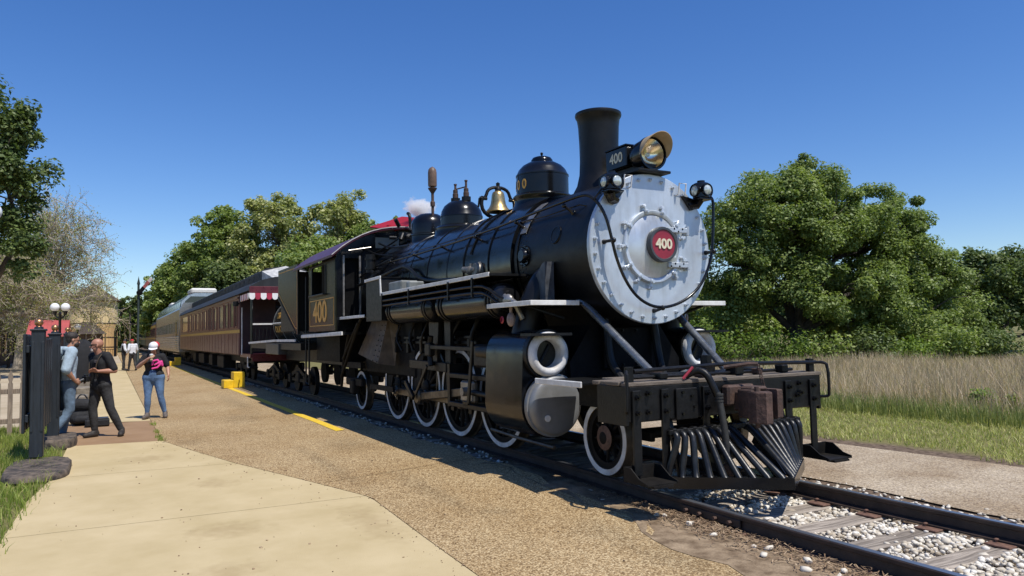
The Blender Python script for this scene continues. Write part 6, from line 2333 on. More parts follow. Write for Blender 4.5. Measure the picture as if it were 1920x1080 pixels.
# ---- station at the left edge
st = empty('station_building', (-66, -14.5, -.13), 'dark brown station building with low eaves at the left edge', 'building')
m_stwall = mat('station_wall', (0.03, 0.022, 0.018), rough=0.8)
b = MB().box((-68, -15.6, 1.6), (14, 6.0, 3.5))
b.build('wall', m_stwall, st, 0)
b = MB().prism([(-19.3, 2.6), (-11.2, 2.6), (-11.2, 2.75), (-15.4, 5.2), (-19.3, 2.9)], -60.5, -75.5, 'yz')
b.build('roof', m_shingle, st, 0)
for i in range(4):
    xx = -62.3 - i * 3.4
    f = MB().box((xx, -12.58, 1.5), (1.3, .08, 1.7)).build('window', m_shingle, st, 0)
    MB().box((xx, -12.53, 1.5), (1.1, .03, 1.5)).build('pane', K['darkglass'], f, 0)
b = MB().box((-60.95, -14.2, 1.0), (.08, 1.1, 2.2))
b.build('door', K['darkglass'], st, 0)
for i in range(5):
    b = MB().box((-61 - i * 3.5, -11.5, 1.2), (.18, .18, 2.8))
    b.build('veranda_post', m_stwall, st, 0)
b = MB()
for i in range(3):
    pass

# ---- semaphore signal
sm = empty('semaphore_signal', (-55.6, -3.78, -.13), 'dark semaphore signal mast with raised red and white arm', 'signal')
b = MB().lathe([(.16, -.13), (.16, .3), (.09, .4), (.07, 5.3), (.1, 5.32), (.1, 5.36), (.02, 5.75), (.0, 5.9)], (-55.6, -3.78, 0), (0, 0, 1), 12)
b.build('mast', mat('green_black_mast', (0.02, 0.03, 0.025), rough=0.5), sm)
d = Vector((.17, .28, .60)).normalized() if False else Vector((.24, .45, .62)).normalized()
p0 = Vector((-55.5, -3.72, 4.75))
side = Vector((.88, -.475, 0))
b = MB().bar(p0, p0 + d * .45, .04, .26, up=d.cross(side))
b.build('arm_root', K['iron'], sm)
b = MB().bar(p0 + d * .4, p0 + d * .95, .03, .22, up=d.cross(side))
b.build('arm_band', mat('faded_red_arm', (0.35, 0.1, 0.09), rough=0.6), sm)
b = MB().bar(p0 + d * .95, p0 + d * 1.25, .03, .22, up=d.cross(side))
b.build('arm_tip', mat('pale_arm_tip', (0.6, 0.52, 0.48), rough=0.6), sm)
b = MB().cyl(p0 + side * -.1, p0 + side * .1, .17, n=16)
b.build('spectacle', K['iron'], sm)
# information board far down the platform
ib = empty('black_cover', (-24, -6.05, -.13), 'tall black covered equipment stand behind the hooded man', 'equipment cover')
b = MB()
V, F = [], []
sec = [(.42, -.13), (.44, .4), (.42, .9), (.38, 1.25), (.3, 1.45), (.16, 1.55), (.0, 1.57)]
for (r_, z_) in sec:
    for i in range(20):
        a = 2 * math.pi * i / 20
        V.append((-24.0 + r_ * .8 * math.cos(a) * (1 + .05 * math.sin(5 * a + z_ * 3)), -6.05 + r_ * math.sin(a) * (1 + .05 * math.cos(4 * a)), z_ + .04 * math.sin(3 * a)))
for q in range(len(sec) - 1):
    for i in range(20):
        F.append((q * 20 + i, q * 20 + (i + 1) % 20, (q + 1) * 20 + (i + 1) % 20, (q + 1) * 20 + i))
b.add(V, F).build('fabric_cover', mat('black_fabric', (0.012, 0.012, 0.013), rough=0.9, bump=0.2, bscale=12), ib, 60)
b = MB().cyl((-24.0, -6.05, -.13), (-24.0, -6.05, -.05), .45, n=20)
b.build('base', K['iron'], ib)
# masonry step blocks beside the walk
m_blk = mat('grey_step_block', (0.2, 0.17, 0.13), rough=0.9, var=0.3, scale=8, bump=0.3)
for i, nm in enumerate(('nearest', 'second', 'third', 'farthest')):
    x = -19.2 - i * 1.5
    b = MB().box((x, -5.98, .0 + .06 * i), (.8, .3, .27 + .12 * i), bev=.02)
    b.build('kerb_block', m_blk, None, label=nm + ' grey masonry kerb block in the row beside the walk', cat='kerb block', group='kerb blocks beside the walk')

# ================================================================== PEOPLE
m_skin = mat('skin', (0.42, 0.22, 0.14), rough=0.5, var=0.1, scale=8)
m_skin2 = mat('tanned_skin', (0.40, 0.19, 0.12), rough=0.5, var=0.1, scale=8)
m_blackshirt = mat('black_tshirt', (0.012, 0.012, 0.013), rough=0.85, var=0.4, scale=12, bump=0.4, bscale=14)
m_blackpants = mat('charcoal_trousers', (0.03, 0.03, 0.031), rough=0.85, var=0.5, scale=7, bump=0.7, bscale=16)
m_hoodie = mat('pale_blue_hoodie', (0.33, 0.42, 0.49), rough=0.9, var=0.25, scale=6, bump=0.7, bscale=13)
m_jeans = mat('faded_jeans', (0.10, 0.15, 0.21), rough=0.9, var=0.4, scale=5, bump=0.6, bscale=16)
m_jeans2 = mat('blue_jeans', (0.09, 0.16, 0.28), rough=0.9, var=0.4, scale=5, bump=0.6, bscale=18)
m_shoe = mat('dark_shoe', (0.03, 0.025, 0.022), rough=0.7, var=0.4, scale=20)
m_shoe2 = mat('tan_grey_shoe', (0.12, 0.1, 0.085), rough=0.7, var=0.3, scale=20)
m_hair = mat('dark_hair', (0.025, 0.017, 0.012), rough=0.6, var=0.4, scale=30, bump=0.5, bscale=60)
m_beard = mat('grey_beard', (0.45, 0.4, 0.35), rough=0.8, var=0.3, scale=40)
m_capw = mat('white_cap', (0.72, 0.71, 0.7), rough=0.8, var=0.08)
m_capr = mat('red_cap', (0.5, 0.02, 0.03), rough=0.8, var=0.1)
m_pink = mat('hot_pink_print', (0.75, 0.06, 0.28), rough=0.8, var=0.1)
m_wshirt = mat('white_shirt', (0.65, 0.67, 0.7), rough=0.85, var=0.1)
m_plastic = mat('black_plastic', (0.012, 0.012, 0.013), rough=0.35)


def blob(prims, voxel, it=3):
    """Union of tapered capsules and ellipsoids as one continuous skin."""
    b = MB()
    for p in prims:
        if p[0] == 'c':
            _, a, r0, c, r1 = p
            a, c = Vector(a), Vector(c)
            b.tube([a, a.lerp(c, .5), c], [r0, (r0 + r1) / 2, r1], 12)
            b.ball(a, r0 * .999, 12, 8)
            b.ball(c, r1 * .999, 12, 8)
        else:
            _, c, r, M = p
            b.ball(c, r, 16, 12, M)
    me = bpy.data.meshes.new('tmp')
    me.from_pydata(b.v, [], b.f)
    o = bpy.data.objects.new('tmp', me)
    COL.objects.link(o)
    md = o.modifiers.new('r', 'REMESH')
    md.mode = 'VOXEL'
    md.voxel_size = voxel
    ms = o.modifiers.new('s', 'SMOOTH')
    ms.factor = 0.5
    ms.iterations = it
    dg = bpy.context.evaluated_depsgraph_get()
    out = bpy.data.meshes.new_from_object(o.evaluated_get(dg))
    bpy.data.objects.remove(o)
    bpy.data.meshes.remove(me)
    out.shade_smooth()
    return out


def add_part(me, name, m, root, W, label=None):
    me.materials.clear()
    me.materials.append(m)
    me.name = name
    o = bpy.data.objects.new(name, me)
    COL.objects.link(o)
    place(o, root, W)
    return tag(o, label)


def hand(w, d, up, side, curl=.4, r=.0095):
    """Palm, four unequal bent fingers and a side thumb. d: finger direction, up: back of hand, side: thumb side."""
    w, d, up, side = Vector(w), Vector(d).normalized(), Vector(up).normalized(), Vector(side).normalized()
    P = []
    pc = w + d * .045
    for k_ in (-1, 0, 1):
        P.append(('c', w + d * .012 + side * k_ * .016, .017, w + d * .085 + side * k_ * .024, .015))
    for i, (off, ln) in enumerate(((.031, .066), (.0105, .075), (-.0105, .07), (-.031, .055))):
        k0 = w + d * .088 + side * off
        d1 = (d - up * curl).normalized()
        d2 = (d - up * curl * 2.6).normalized()
        k1 = k0 + d1 * ln * .52
        P.append(('c', k0, r, k1, r * .95))
        P.append(('c', k1, r * .95, k1 + d2 * ln * .5, r * .8))
    t0 = w + d * .03 + side * .03
    t1 = t0 + (d * .5 + side * .8 - up * .25).normalized() * .036
    P.append(('c', t0, .014, t1, .012))
    P.append(('c', t1, .012, t1 + (d * .9 + side * .25 - up * .3).normalized() * .032, .009))
    return P


def head_prims(c, f, up, s=1.0):
    """c: head centre, f: facing, up: crown direction."""
    c, f, up = Vector(c), Vector(f).normalized(), Vector(up).normalized()
    l = up.cross(f).normalized()
    f = l.cross(up).normalized()
    M = Matrix((f, l, up)).transposed()
    P = [('e', c + up * .028 * s - f * .008 * s, (.098 * s, .076 * s, .088 * s), M),
         ('e', c - up * .045 * s + f * .022 * s, (.066 * s, .056 * s, .07 * s), M),
         ('c', c - up * .005 * s + f * .088 * s, .010 * s, c - up * .032 * s + f * .107 * s, .014 * s),
         ('c', c + up * .018 * s + f * .082 * s + l * .03 * s, .012 * s, c + up * .018 * s + f * .082 * s - l * .03 * s, .012 * s),
         ('c', c - up * .068 * s + f * .078 * s + l * .015 * s, .010 * s, c - up * .068 * s + f * .078 * s - l * .015 * s, .010 * s),
         ('e', c - up * .095 * s + f * .06 * s, (.022 * s, .026 * s, .018 * s), M)]
    for k_ in (-1, 1):
        P.append(('e', c - up * .012 * s - f * .002 * s + l * k_ * .078 * s, (.018 * s, .009 * s, .03 * s), M))
    return P, M, l, f


def person(x, y, z, heading, J, label, mats, hs=1.0, voxel=.010, sleeve=.55, hair=None, bulk=1.0, hoodie=False, group=None, hips=1.0, hands=True, fem=False):
    """J: joints in local metres (facing +X, left +Y)."""
    W = Matrix.Translation((x, y, z)) @ Matrix.Rotation(heading, 4, 'Z')
    root = bpy.data.objects.new('person', None)
    COL.objects.link(root)
    place(root, None, W)
    tag(root, label, 'person', group)
    V_ = {k_: Vector(v) for k_, v in J.items() if k_ not in ('hf', 'hu', 'hd')}
    B = bulk
    t = lambda a, c, k_: a.lerp(c, k_)
    pel, chest, neck, head = V_['pelvis'], V_['chest'], V_['neck'], V_['head']
    skin, shirt, pants, shoes = [], [], [], []
    HP, HM, hl_, hf_ = head_prims(head, J['hf'], J['hu'], hs)
    skin += HP
    skin.append(('c', neck - Vector((0, 0, .04)), .058 * B, head - Vector(J['hu']) * .06, .054))
    # trunk
    ax = (V_['shL'] - V_['shR']).normalized()
    hx_ = (V_['hipL'] - V_['hipR']).normalized()
    for k_ in (-1, 0, 1):
        shirt.append(('c', chest + ax * k_ * .085 * B, .108 * B, t(pel, chest, .35) + hx_ * k_ * .065 * B, (.098 if not fem else .088) * B))
        shirt.append(('c', t(pel, chest, .35) + hx_ * k_ * .065 * B, (.098 if not fem else .09) * B, pel + hx_ * k_ * .075 * B * hips + Vector((0, 0, .02)), .102 * B * hips))
        skin.append(('c', chest + ax * k_ * .08 * B, .085 * B, pel + hx_ * k_ * .06 * B, .08 * B))
    shirt.append(('c', V_['shL'] - ax * .03, .066 * B, V_['shR'] + ax * .03, .066 * B))
    shirt.append(('c', neck - Vector((0, 0, .05)), .07, chest + Vector((0, 0, .08)), .1))
    if fem:
        for k_ in (-1, 1):
            shirt.append(('e', chest + Vector((.085, 0, -.03)) + ax * k_ * .075, (.075, .075, .07), Matrix.Identity(3)))
    skin.append(('c', V_['shL'], .055, V_['shR'], .055))
    for s_ in 'LR':
        sh, el, wr = V_['sh' + s_], V_['el' + s_], V_['wr' + s_]
        skin.append(('c', sh, .045 * B, el, .038 * B))
        skin.append(('c', el, .040 * B, t(el, wr, .35), .042 * B))
        skin.append(('c', t(el, wr, .35), .042 * B, wr, .027))
        if hands:
            d = J['hd'][s_]
            skin += hand(wr, *d)
        else:
            skin.append(('c', wr, .03, wr + (wr - el).normalized() * .11, .03))
        if hoodie:
            shirt.append(('c', sh, .082 * B, el, .066 * B))
            shirt.append(('c', el, .066 * B, t(el, wr, sleeve), .058 * B))
        else:
            shirt.append(('c', sh, .072 * B, t(sh, el, sleeve + .3), .062 * B))
        hip, kn, an, toe = V_['hip' + s_], V_['kn' + s_], V_['an' + s_], V_['toe' + s_]
        pants.append(('c', hip, .102 * B * hips, kn, .068 * B * (1 if not fem else .95)))
        pants.append(('c', kn, .068 * B * (1 if not fem else .95), t(kn, an, .4), .066 * B))
        pants.append(('c', t(kn, an, .4), .066 * B, an + (kn - an).normalized() * .05, .056 if not fem else .045))
        skin.append(('c', hip, .08 * B, kn, .05 * B))
        skin.append(('c', kn, .05 * B, an, .035))
        skin.append(('c', an, .035, toe, .025))
        fd = (toe - an)
        fd.z = 0 if abs(toe.z - an.z) < .1 else fd.z
        heel = an + Vector((0, 0, -.045)) - fd.normalized() * .03
        up_ = Vector((0, 0, .012))
        shoes.append(('c', heel + up_, .050, t(heel, toe, .6) + up_, .052))
        shoes.append(('c', t(heel, toe, .5) + up_, .052, toe + up_ * .5, .042))
        shoes.append(('c', an + Vector((0, 0, .03)), .052, heel + up_, .050))
        shoes.append(('c', an + Vector((0, 0, .0)), .05, t(heel, toe, .55) + up_, .045))
    pants.append(('c', V_['hipL'], .11 * B * hips, V_['hipR'], .11 * B * hips))
    pants.append(('c', pel + Vector((0, 0, .03)), .115 * B * hips, pel - Vector((0, 0, .05)), .115 * B * hips))
    if fem:
        for k_ in (-1, 1):
            pants.append(('e', pel + hx_ * k_ * .1 * hips + Vector((-.03, 0, -.06)), (.12, .1, .12), Matrix.Identity(3)))
    body = add_part(blob(skin, voxel), 'body', mats['skin'], root, W)
    add_part(blob(shirt, voxel * 1.3), mats.get('shirt_name', 'shirt'), mats['shirt'], root, W)
    add_part(blob(pants, voxel * 1.3), 'trousers', mats['pants'], root, W)
    add_part(blob(shoes, voxel), 'shoes', mats['shoes'], root, W)
    for k_ in (-1, 1):
        e = MB().ball(head + Vector(J['hu']) * .002 + hf_ * .083 * hs + hl_ * k_ * .031 * hs, .0095 * hs, 8, 6)
        e.build('eye', m_plastic, root, world=W)
    return root, W, body, (head, HM, hl_, hf_, V_)


def px_hand(d, up, side, curl=.4):
    return (d, up, side, curl)


# ---- bald man in black with a camera
J = dict(pelvis=(0, 0, .93), chest=(.02, 0, 1.29), neck=(.03, 0, 1.46), head=(.075, .0, 1.60), hf=(.85, -.55, .02), hu=(0, 0, 1),
         shL=(.01, .185, 1.41), shR=(.02, -.185, 1.41), elL=(-.06, .30, 1.15), elR=(-.07, -.29, 1.14), wrL=(.15, .15, 1.15), wrR=(.10, -.17, 1.00),
         hipL=(-.02, .09, .90), hipR=(.0, -.09, .90), knL=(-.09, .15, .49), knR=(.06, -.11, .49), anL=(-.26, .22, .085), anR=(.02, -.10, .085), toeL=(-.15, .34, .035), toeR=(.20, -.10, .035),
         hd=dict(L=px_hand((.75, -.6, .25), (0, .3, 1), (.3, .5, .8), .5), R=px_hand((.9, .3, -.1), (0, -.4, .9), (.0, .9, .3), .9)))
root, W, body, (hd, HM, l_, f_, V_) = person(-14.95, -5.52, -.127, rad(-55), J, 'bald man in black shirt and trousers holding a camera at his waist', dict(skin=m_skin2, shirt=m_blackshirt, pants=m_blackpants, shoes=m_shoe), bulk=1.08, sleeve=.55)
b = MB()
for k_ in (-1, 1):
    b.box(hd + Vector((0, 0, .004)) + f_ * .094 + l_ * k_ * .034, (.012, .052, .032), HM, bev=.004)
    b.bar(hd + f_ * .092 + l_ * k_ * .06 + Vector((0, 0, .012)), hd + l_ * k_ * .084 + Vector((0, 0, .012)), .005, .009)
b.build('sunglasses', m_plastic, root, world=W)
add_part(blob([('e', hd - Vector((0, 0, .085)) + f_ * .072, (.03, .036, .04), HM)], .008), 'beard', m_beard, root, W)
b = MB()
b.tube(smooth_path([(.13, .12, 1.05), (.17, .10, 1.2), (.13, .13, 1.38), (.03, .12, 1.475), (-.06, .0, 1.49), (.0, -.12, 1.47), (.12, -.13, 1.36), (.16, -.08, 1.1)]), .011, 6)
b.build('camera_strap', mat('brown_strap', (0.05, 0.035, 0.02), rough=0.7), root, world=W)
tmv = text_mesh('shirt_print', 'oo', .07, .002, mat('grey_shirt_print', (0.28, 0.26, 0.25), rough=0.8), .002)
q = MB().box((.135, .075, 1.32), (.006, .09, .05), bev=.003)
q.build('shirt_print', mat('grey_shirt_print2', (0.16, 0.13, 0.12), rough=0.8, var=0.6, scale=40), root, world=W)
cm = bpy.data.objects.new('photo_camera', None)
COL.objects.link(cm)
place(cm, None, W @ Matrix.Translation((.2, -.1, 1.0)))
tag(cm, 'black camera with long lens held at the bald man\'s waist', 'camera')
b = MB().box((.20, -.10, 1.02), (.07, .14, .10), bev=.012).box((.20, -.10, 1.075), (.05, .06, .04), bev=.01)
b.build('housing', m_plastic, cm, world=W)
b = MB().lathe([(.0, 0), (.036, 0), (.036, .08), (.042, .085), (.042, .17), (.046, .175), (.046, .2), (.036, .2), (.03, .18), (.0, .18)], (.23, -.11, 1.01), (.85, -.3, -.4), 20)
b.build('lens', m_plastic, cm, world=W)

# ---- hooded man seen from behind
J = dict(pelvis=(0, 0, 1.0), chest=(.01, 0, 1.37), neck=(.03, 0, 1.55), head=(.085, -.01, 1.70), hf=(.95, -.25, -.25), hu=(.22, 0, 1),
         shL=(.0, .20, 1.50), shR=(.0, -.20, 1.50), elL=(-.06, .29, 1.20), elR=(-.12, -.30, 1.21), wrL=(.05, .22, .99), wrR=(.04, -.25, 1.02),
         hipL=(0, .095, .97), hipR=(0, -.095, .97), knL=(.04, .11, .53), knR=(.01, -.13, .53), anL=(.0, .12, .09), anR=(-.25, -.16, .16), toeL=(.18, .15, .035), toeR=(-.17, -.17, .035),
         hd=dict(L=px_hand((.8, -.4, -.4), (0, .6, .6), (.4, -.6, .5), .6), R=px_hand((.8, .45, -.35), (-.1, -.8, .5), (.4, .3, .8), .5)))
root, W, body, (hd, HM, l_, f_, V_) = person(-14.66, -6.02, -.127, rad(112), J, 'dark haired man in pale blue hoodie and jeans leaning with one heel raised', dict(skin=m_skin, shirt=m_hoodie, pants=m_jeans, shoes=m_shoe, shirt_name='hoodie'), bulk=1.16, sleeve=.12, hoodie=True)
add_part(blob([('e', hd + Vector((0, 0, .05)) - f_ * .02, (.108, .088, .085), HM), ('e', hd - f_ * .055 - Vector((0, 0, .0)), (.06, .08, .075), HM)], .009), 'hair', m_hair, root, W)
add_part(blob([('e', hd - Vector((0, 0, .07)) + f_ * .045, (.055, .06, .055), HM)], .009), 'beard', m_hair, root, W)
add_part(blob([('c', (-.06, -.11, 1.54), .055, (-.06, .11, 1.54), .055), ('e', (-.11, 0, 1.50), (.06, .12, .1), Matrix.Identity(3)), ('c', (-.05, -.12, 1.55), .04, (.06, -.12, 1.5), .03), ('c', (-.05, .12, 1.55), .04, (.06, .12, 1.5), .03)], .012), 'hood', m_hoodie, root, W)

# ---- woman with white cap and drink
J = dict(pelvis=(0, 0, .90), chest=(.0, 0, 1.20), neck=(.01, 0, 1.36), head=(.045, .0, 1.49), hf=(.95, .0, -.3), hu=(.25, 0, 1),
         shL=(.0, .165, 1.31), shR=(.0, -.165, 1.31), elL=(-.03, .27, 1.08), elR=(.06, -.30, 1.10), wrL=(.10, .31, .92), wrR=(.22, -.07, 1.27),
         hipL=(0, .10, .86), hipR=(0, -.10, .86), knL=(.05, .15, .47), knR=(.06, -.10, .47), anL=(-.02, .23, .08), anR=(.05, -.11, .08), toeL=(.15, .27, .032), toeR=(.22, -.14, .032),
         hd=dict(L=px_hand((.35, .1, -.9), (.0, .9, .2), (.9, 0, .3), .35), R=px_hand((.4, .75, .5), (.6, -.5, .3), (-.5, .2, .8), .9)))
root, W, body, (hd, HM, l_, f_, V_) = person(-17.75, -4.55, -.12, rad(-14), J, 'woman in black shirt, jeans and white cap sipping a drink', dict(skin=m_skin, shirt=m_blackshirt, pants=m_jeans2, shoes=m_shoe2), bulk=1.04, sleeve=.5, fem=True, hips=1.16, hs=.98)
add_part(blob([('e', hd - f_ * .03 + Vector((0, 0, .01)), (.09, .088, .1), HM), ('c', hd - f_ * .05 + l_ * .06, .045, hd - f_ * .04 + l_ * .09 - Vector((0, 0, .22)), .04), ('c', hd - f_ * .05 - l_ * .06, .045, hd - f_ * .04 - l_ * .09 - Vector((0, 0, .22)), .04), ('c', hd - f_ * .07, .06, hd - f_ * .06 - Vector((0, 0, .2)), .06)], .010), 'hair', m_hair, root, W)
cp_ = add_part(blob([('e', hd + Vector((0, 0, .055)), (.108, .095, .085), HM)], .008), 'cap', m_capw, root, W)
b = MB()
n_ = 14
V, F = [], []
for i in range(n_ + 1):
    a = rad(-62 + 124 * i / n_)
    for (r_, dz) in ((.095, .03), (.175 * (.72 + .28 * math.cos(a)), .012), (.175 * (.72 + .28 * math.cos(a)), .006), (.095, .022)):
        V.append(tuple(hd + HM @ Vector((math.cos(a) * r_, math.sin(a) * min(r_, .1), dz))))
for i in range(n_):
    for k_ in range(4):
        F.append((i * 4 + k_, i * 4 + (k_ + 1) % 4, i * 4 + 4 + (k_ + 1) % 4, i * 4 + 4 + k_))
MB().add(V, F).build('brim', m_capw, cp_, world=W)
add_part(blob([('e', hd + Vector((0, 0, .055)) - f_ * .045 + l_ * .03, (.075, .085, .082), HM)], .009), 'cap_back', m_capr, root, W)
add_part(blob([('c', (.135, .09, 1.24), .022, (.15, .02, 1.22), .02), ('c', (.15, .02, 1.22), .02, (.16, -.0, 1.14), .02), ('c', (.135, .1, 1.24), .022, (.12, .155, 1.15), .025), ('c', (.12, .155, 1.15), .025, (.14, .1, 1.08), .022), ('c', (.14, .1, 1.08), .022, (.15, .0, 1.06), .02), ('c', (.145, .11, 1.17), .02, (.16, .05, 1.14), .018), ('c', (.11, .17, 1.2), .03, (.1, .19, 1.12), .025)], .009), 'pink_print', m_pink, root, W)
dk = bpy.data.objects.new('drink_cup', None)
COL.objects.link(dk)
place(dk, None, W @ Matrix.Translation((.25, -.0, 1.27)))
tag(dk, 'pale drink cup the woman holds to her mouth', 'cup')
b = MB().lathe([(.0, 1.24), (.03, 1.24), (.037, 1.35), (.0, 1.35)], (.235, .0, 0), (0, 0, 1), 18)
b.build('cup', mat('cream_drink', (0.62, 0.48, 0.3), rough=0.3, var=0.1), dk, world=W)
b = MB().lathe([(.039, 1.345), (.039, 1.36), (.03, 1.375), (.0, 1.378)], (.235, .0, 0), (0, 0, 1), 18)
b.build('lid', mat('clear_lid', (0.6, 0.58, 0.55), rough=0.2), dk, world=W)

# ---- two railway staff far down the platform
def staff(x, y, heading, label, stride, skin, shirt, pants, capm, vest=False):
    J = dict(pelvis=(0, 0, .95), chest=(.01, 0, 1.31), neck=(.02, 0, 1.48), head=(.05, 0, 1.62), hf=(1, 0, -.1), hu=(0, 0, 1),
             shL=(0, .19, 1.43), shR=(0, -.19, 1.43), elL=(-.05, .27, 1.16), elR=(.02, -.28, 1.16), wrL=(.12, .26, .96), wrR=(.2, -.28, 1.02),
             hipL=(0, .09, .92), hipR=(0, -.09, .92), knL=(stride * .5, .1, .5), knR=(-stride * .3, -.1, .5), anL=(stride, .1, .085), anR=(-stride, -.1, .11), toeL=(stride + .16, .12, .035), toeR=(-stride + .13, -.12, .035))
    root, W, body, (hd, HM, l_, f_, V_) = person(x, y, -.12, heading, J, label, dict(skin=skin, shirt=shirt, pants=pants, shoes=m_shoe), bulk=1.05, sleeve=.7, voxel=.016, hands=False, hoodie=True)
    c_ = add_part(blob([('e', hd + Vector((0, 0, .06)), (.105, .09, .075), HM)], .012), 'cap', capm, root, W)
    b = MB().box(hd + f_ * .12 + Vector((0, 0, .045)), (.08, .13, .012), bev=.004)
    b.build('brim', capm, c_, world=W)
    if vest:
        add_part(blob([('c', (.01, .1, 1.34), .112, (.0, .08, 1.0), .112), ('c', (.01, -.1, 1.34), .112, (.0, -.08, 1.0), .112), ('c', (.01, 0, 1.34), .115, (0, 0, 1.0), .115)], .018), 'vest', m_blackshirt, root, W)
    return root
staff(-47.6, -4.72, rad(100), 'man in black vest and white shirt sleeves standing on the far platform', .05, m_skin2, m_wshirt, m_blackpants, m_plastic, True)
staff(-46.4, -4.30, rad(-150), 'man in red cap and white shirt walking on the far platform', .2, m_skin, m_wshirt, m_blackpants, m_capr)

# ---- black bags on the ground between the two men
bg = empty('camera_backpack', (-17.2, -5.85, -.127), 'black camera backpack standing on the walk behind the men', 'bag')
add_part(blob([('c', (-17.3, -5.95, .02), .15, (-17.3, -5.75, .02), .15), ('c', (-17.3, -5.95, .28), .13, (-17.3, -5.77, .26), .13)], .018), 'bag_body', m_blackshirt, bg, Matrix.Identity(4))
add_part(blob([('c', (-17.12, -5.93, .0), .08, (-17.12, -5.78, .0), .08)], .014), 'front_pocket', m_blackshirt, bg, Matrix.Identity(4))
MB().tube(smooth_path([(-17.3, -5.95, .4), (-17.3, -5.9, .48), (-17.3, -5.82, .48), (-17.3, -5.77, .39)]), .014, 7).build('handle', m_plastic, bg)
MB().tube(smooth_path([(-17.2, -5.72, .35), (-17.08, -5.66, .25), (-17.1, -5.66, .05)]), .018, 7).build('strap', m_plastic, bg)
bg2 = empty('camera_case', (-16.85, -5.6, -.127), 'low black camera case lying beside the backpack', 'bag')
MB().box((-16.85, -5.58, -.05), (.34, .42, .15), bev=.03).build('case_body', m_blackshirt, bg2)
MB().box((-16.85, -5.58, .032), (.3, .38, .02), bev=.008).build('lid', m_plastic, bg2)

# ================================================================== TREES
m_bark = mat('grey_brown_bark', (0.10, 0.08, 0.06), rough=0.95, var=0.4, scale=5, bump=0.6, bscale=14, stretch=(3, 3, .6))
m_barkl = mat('pale_grey_bark', (0.42, 0.355, 0.27), rough=0.95, var=0.35, scale=5, bump=0.6, bscale=14, stretch=(3, 3, .6))
m_bark_d = mat('dark_bark', (0.045, 0.036, 0.028), rough=0.95, var=0.4, scale=5, bump=0.5, bscale=14)
LF = {
    'ever': leaf_mat('evergreen_oak_leaves', (0.045, 0.075, 0.020), (0.100, 0.145, 0.040), (0.210, 0.260, 0.085), trans=0.3, nscale=0.6),
    'oak': leaf_mat('oak_leaves', (0.097, 0.140, 0.035), (0.183, 0.247, 0.066), (0.367, 0.422, 0.143), trans=0.38, nscale=0.5),
    'oak2': leaf_mat('oak_leaves_fresh', (0.113, 0.149, 0.030), (0.224, 0.269, 0.060), (0.419, 0.434, 0.135), trans=0.4, nscale=0.5),
    'dark': leaf_mat('evergreen_leaves', (0.053, 0.083, 0.024), (0.113, 0.158, 0.045), (0.239, 0.284, 0.098), trans=0.3, nscale=0.5),
    'mid': leaf_mat('woodland_leaves', (0.119, 0.173, 0.039), (0.222, 0.294, 0.073), (0.415, 0.458, 0.180), trans=0.38, nscale=0.3),
    'pale': leaf_mat('flowering_leaves', (0.155, 0.189, 0.052), (0.309, 0.336, 0.113), (0.688, 0.653, 0.361), trans=0.36, nscale=0.3),
    'bush': leaf_mat('bush_leaves', (0.068, 0.114, 0.020), (0.146, 0.221, 0.038), (0.303, 0.394, 0.096), trans=0.42, nscale=0.8),
    'sparse': leaf_mat('spring_leaves', (0.164, 0.194, 0.053), (0.284, 0.307, 0.090), (0.478, 0.463, 0.194), trans=0.4, nscale=0.8),
}


def leaf_cloud(C, R, n, size, rng, flat=.75, shell=.5, up=.75):
    """n leaves for each clump centre C (k,3) of radius R (k,), as small folded quads."""
    k = len(C)
    idx = np.repeat(np.arange(k), n)
    m = len(idx)
    d = rng.normal(size=(m, 3))
    d /= np.linalg.norm(d, axis=1)[:, None]
    rr = rng.uniform(0, 1, m) ** shell
    off = d * rr[:, None] * R[idx][:, None]
    off[:, 2] *= flat
    P = C[idx] + off
    nrm = d * .7 + rng.normal(size=(m, 3)) * .55
    nrm[:, 2] += up
    nrm /= np.linalg.norm(nrm, axis=1)[:, None]
    a = rng.normal(size=(m, 3))
    u = np.cross(nrm, a)
    u /= np.linalg.norm(u, axis=1)[:, None]
    v = np.cross(nrm, u)
    s = size * rng.uniform(.6, 1.35, m)[:, None]
    tip = P + u * s * .62
    tail = P - u * s * .62
    s1 = P + v * s * .34 + nrm * s * .08 + u * s * .1
    s2 = P - v * s * .34 + nrm * s * .08 + u * s * .1
    V = np.stack([tail, s1, tip, s2], 1).reshape(-1, 3)
    return V, np.arange(m * 4).reshape(-1, 4)


def limb(b, p0, p1, r0, r1, rng, seg=5, sag=.12, n=7):
    p0, p1 = Vector(p0), Vector(p1)
    L = (p1 - p0).length
    pts, rs = [], []
    o1 = Vector(rng.normal(size=3)) * L * sag
    for i in range(seg + 1):
        t = i / seg
        p = p0.lerp(p1, t) + o1 * math.sin(math.pi * t) + Vector((0, 0, L * .06 * math.sin(math.pi * t)))
        if 0 < i < seg:
            p += Vector(rng.normal(size=3)) * L * .018
        pts.append(p)
        rs.append(r0 + (r1 - r0) * t ** .8)
    b.tube(pts, rs, n, caps=False)
    return pts


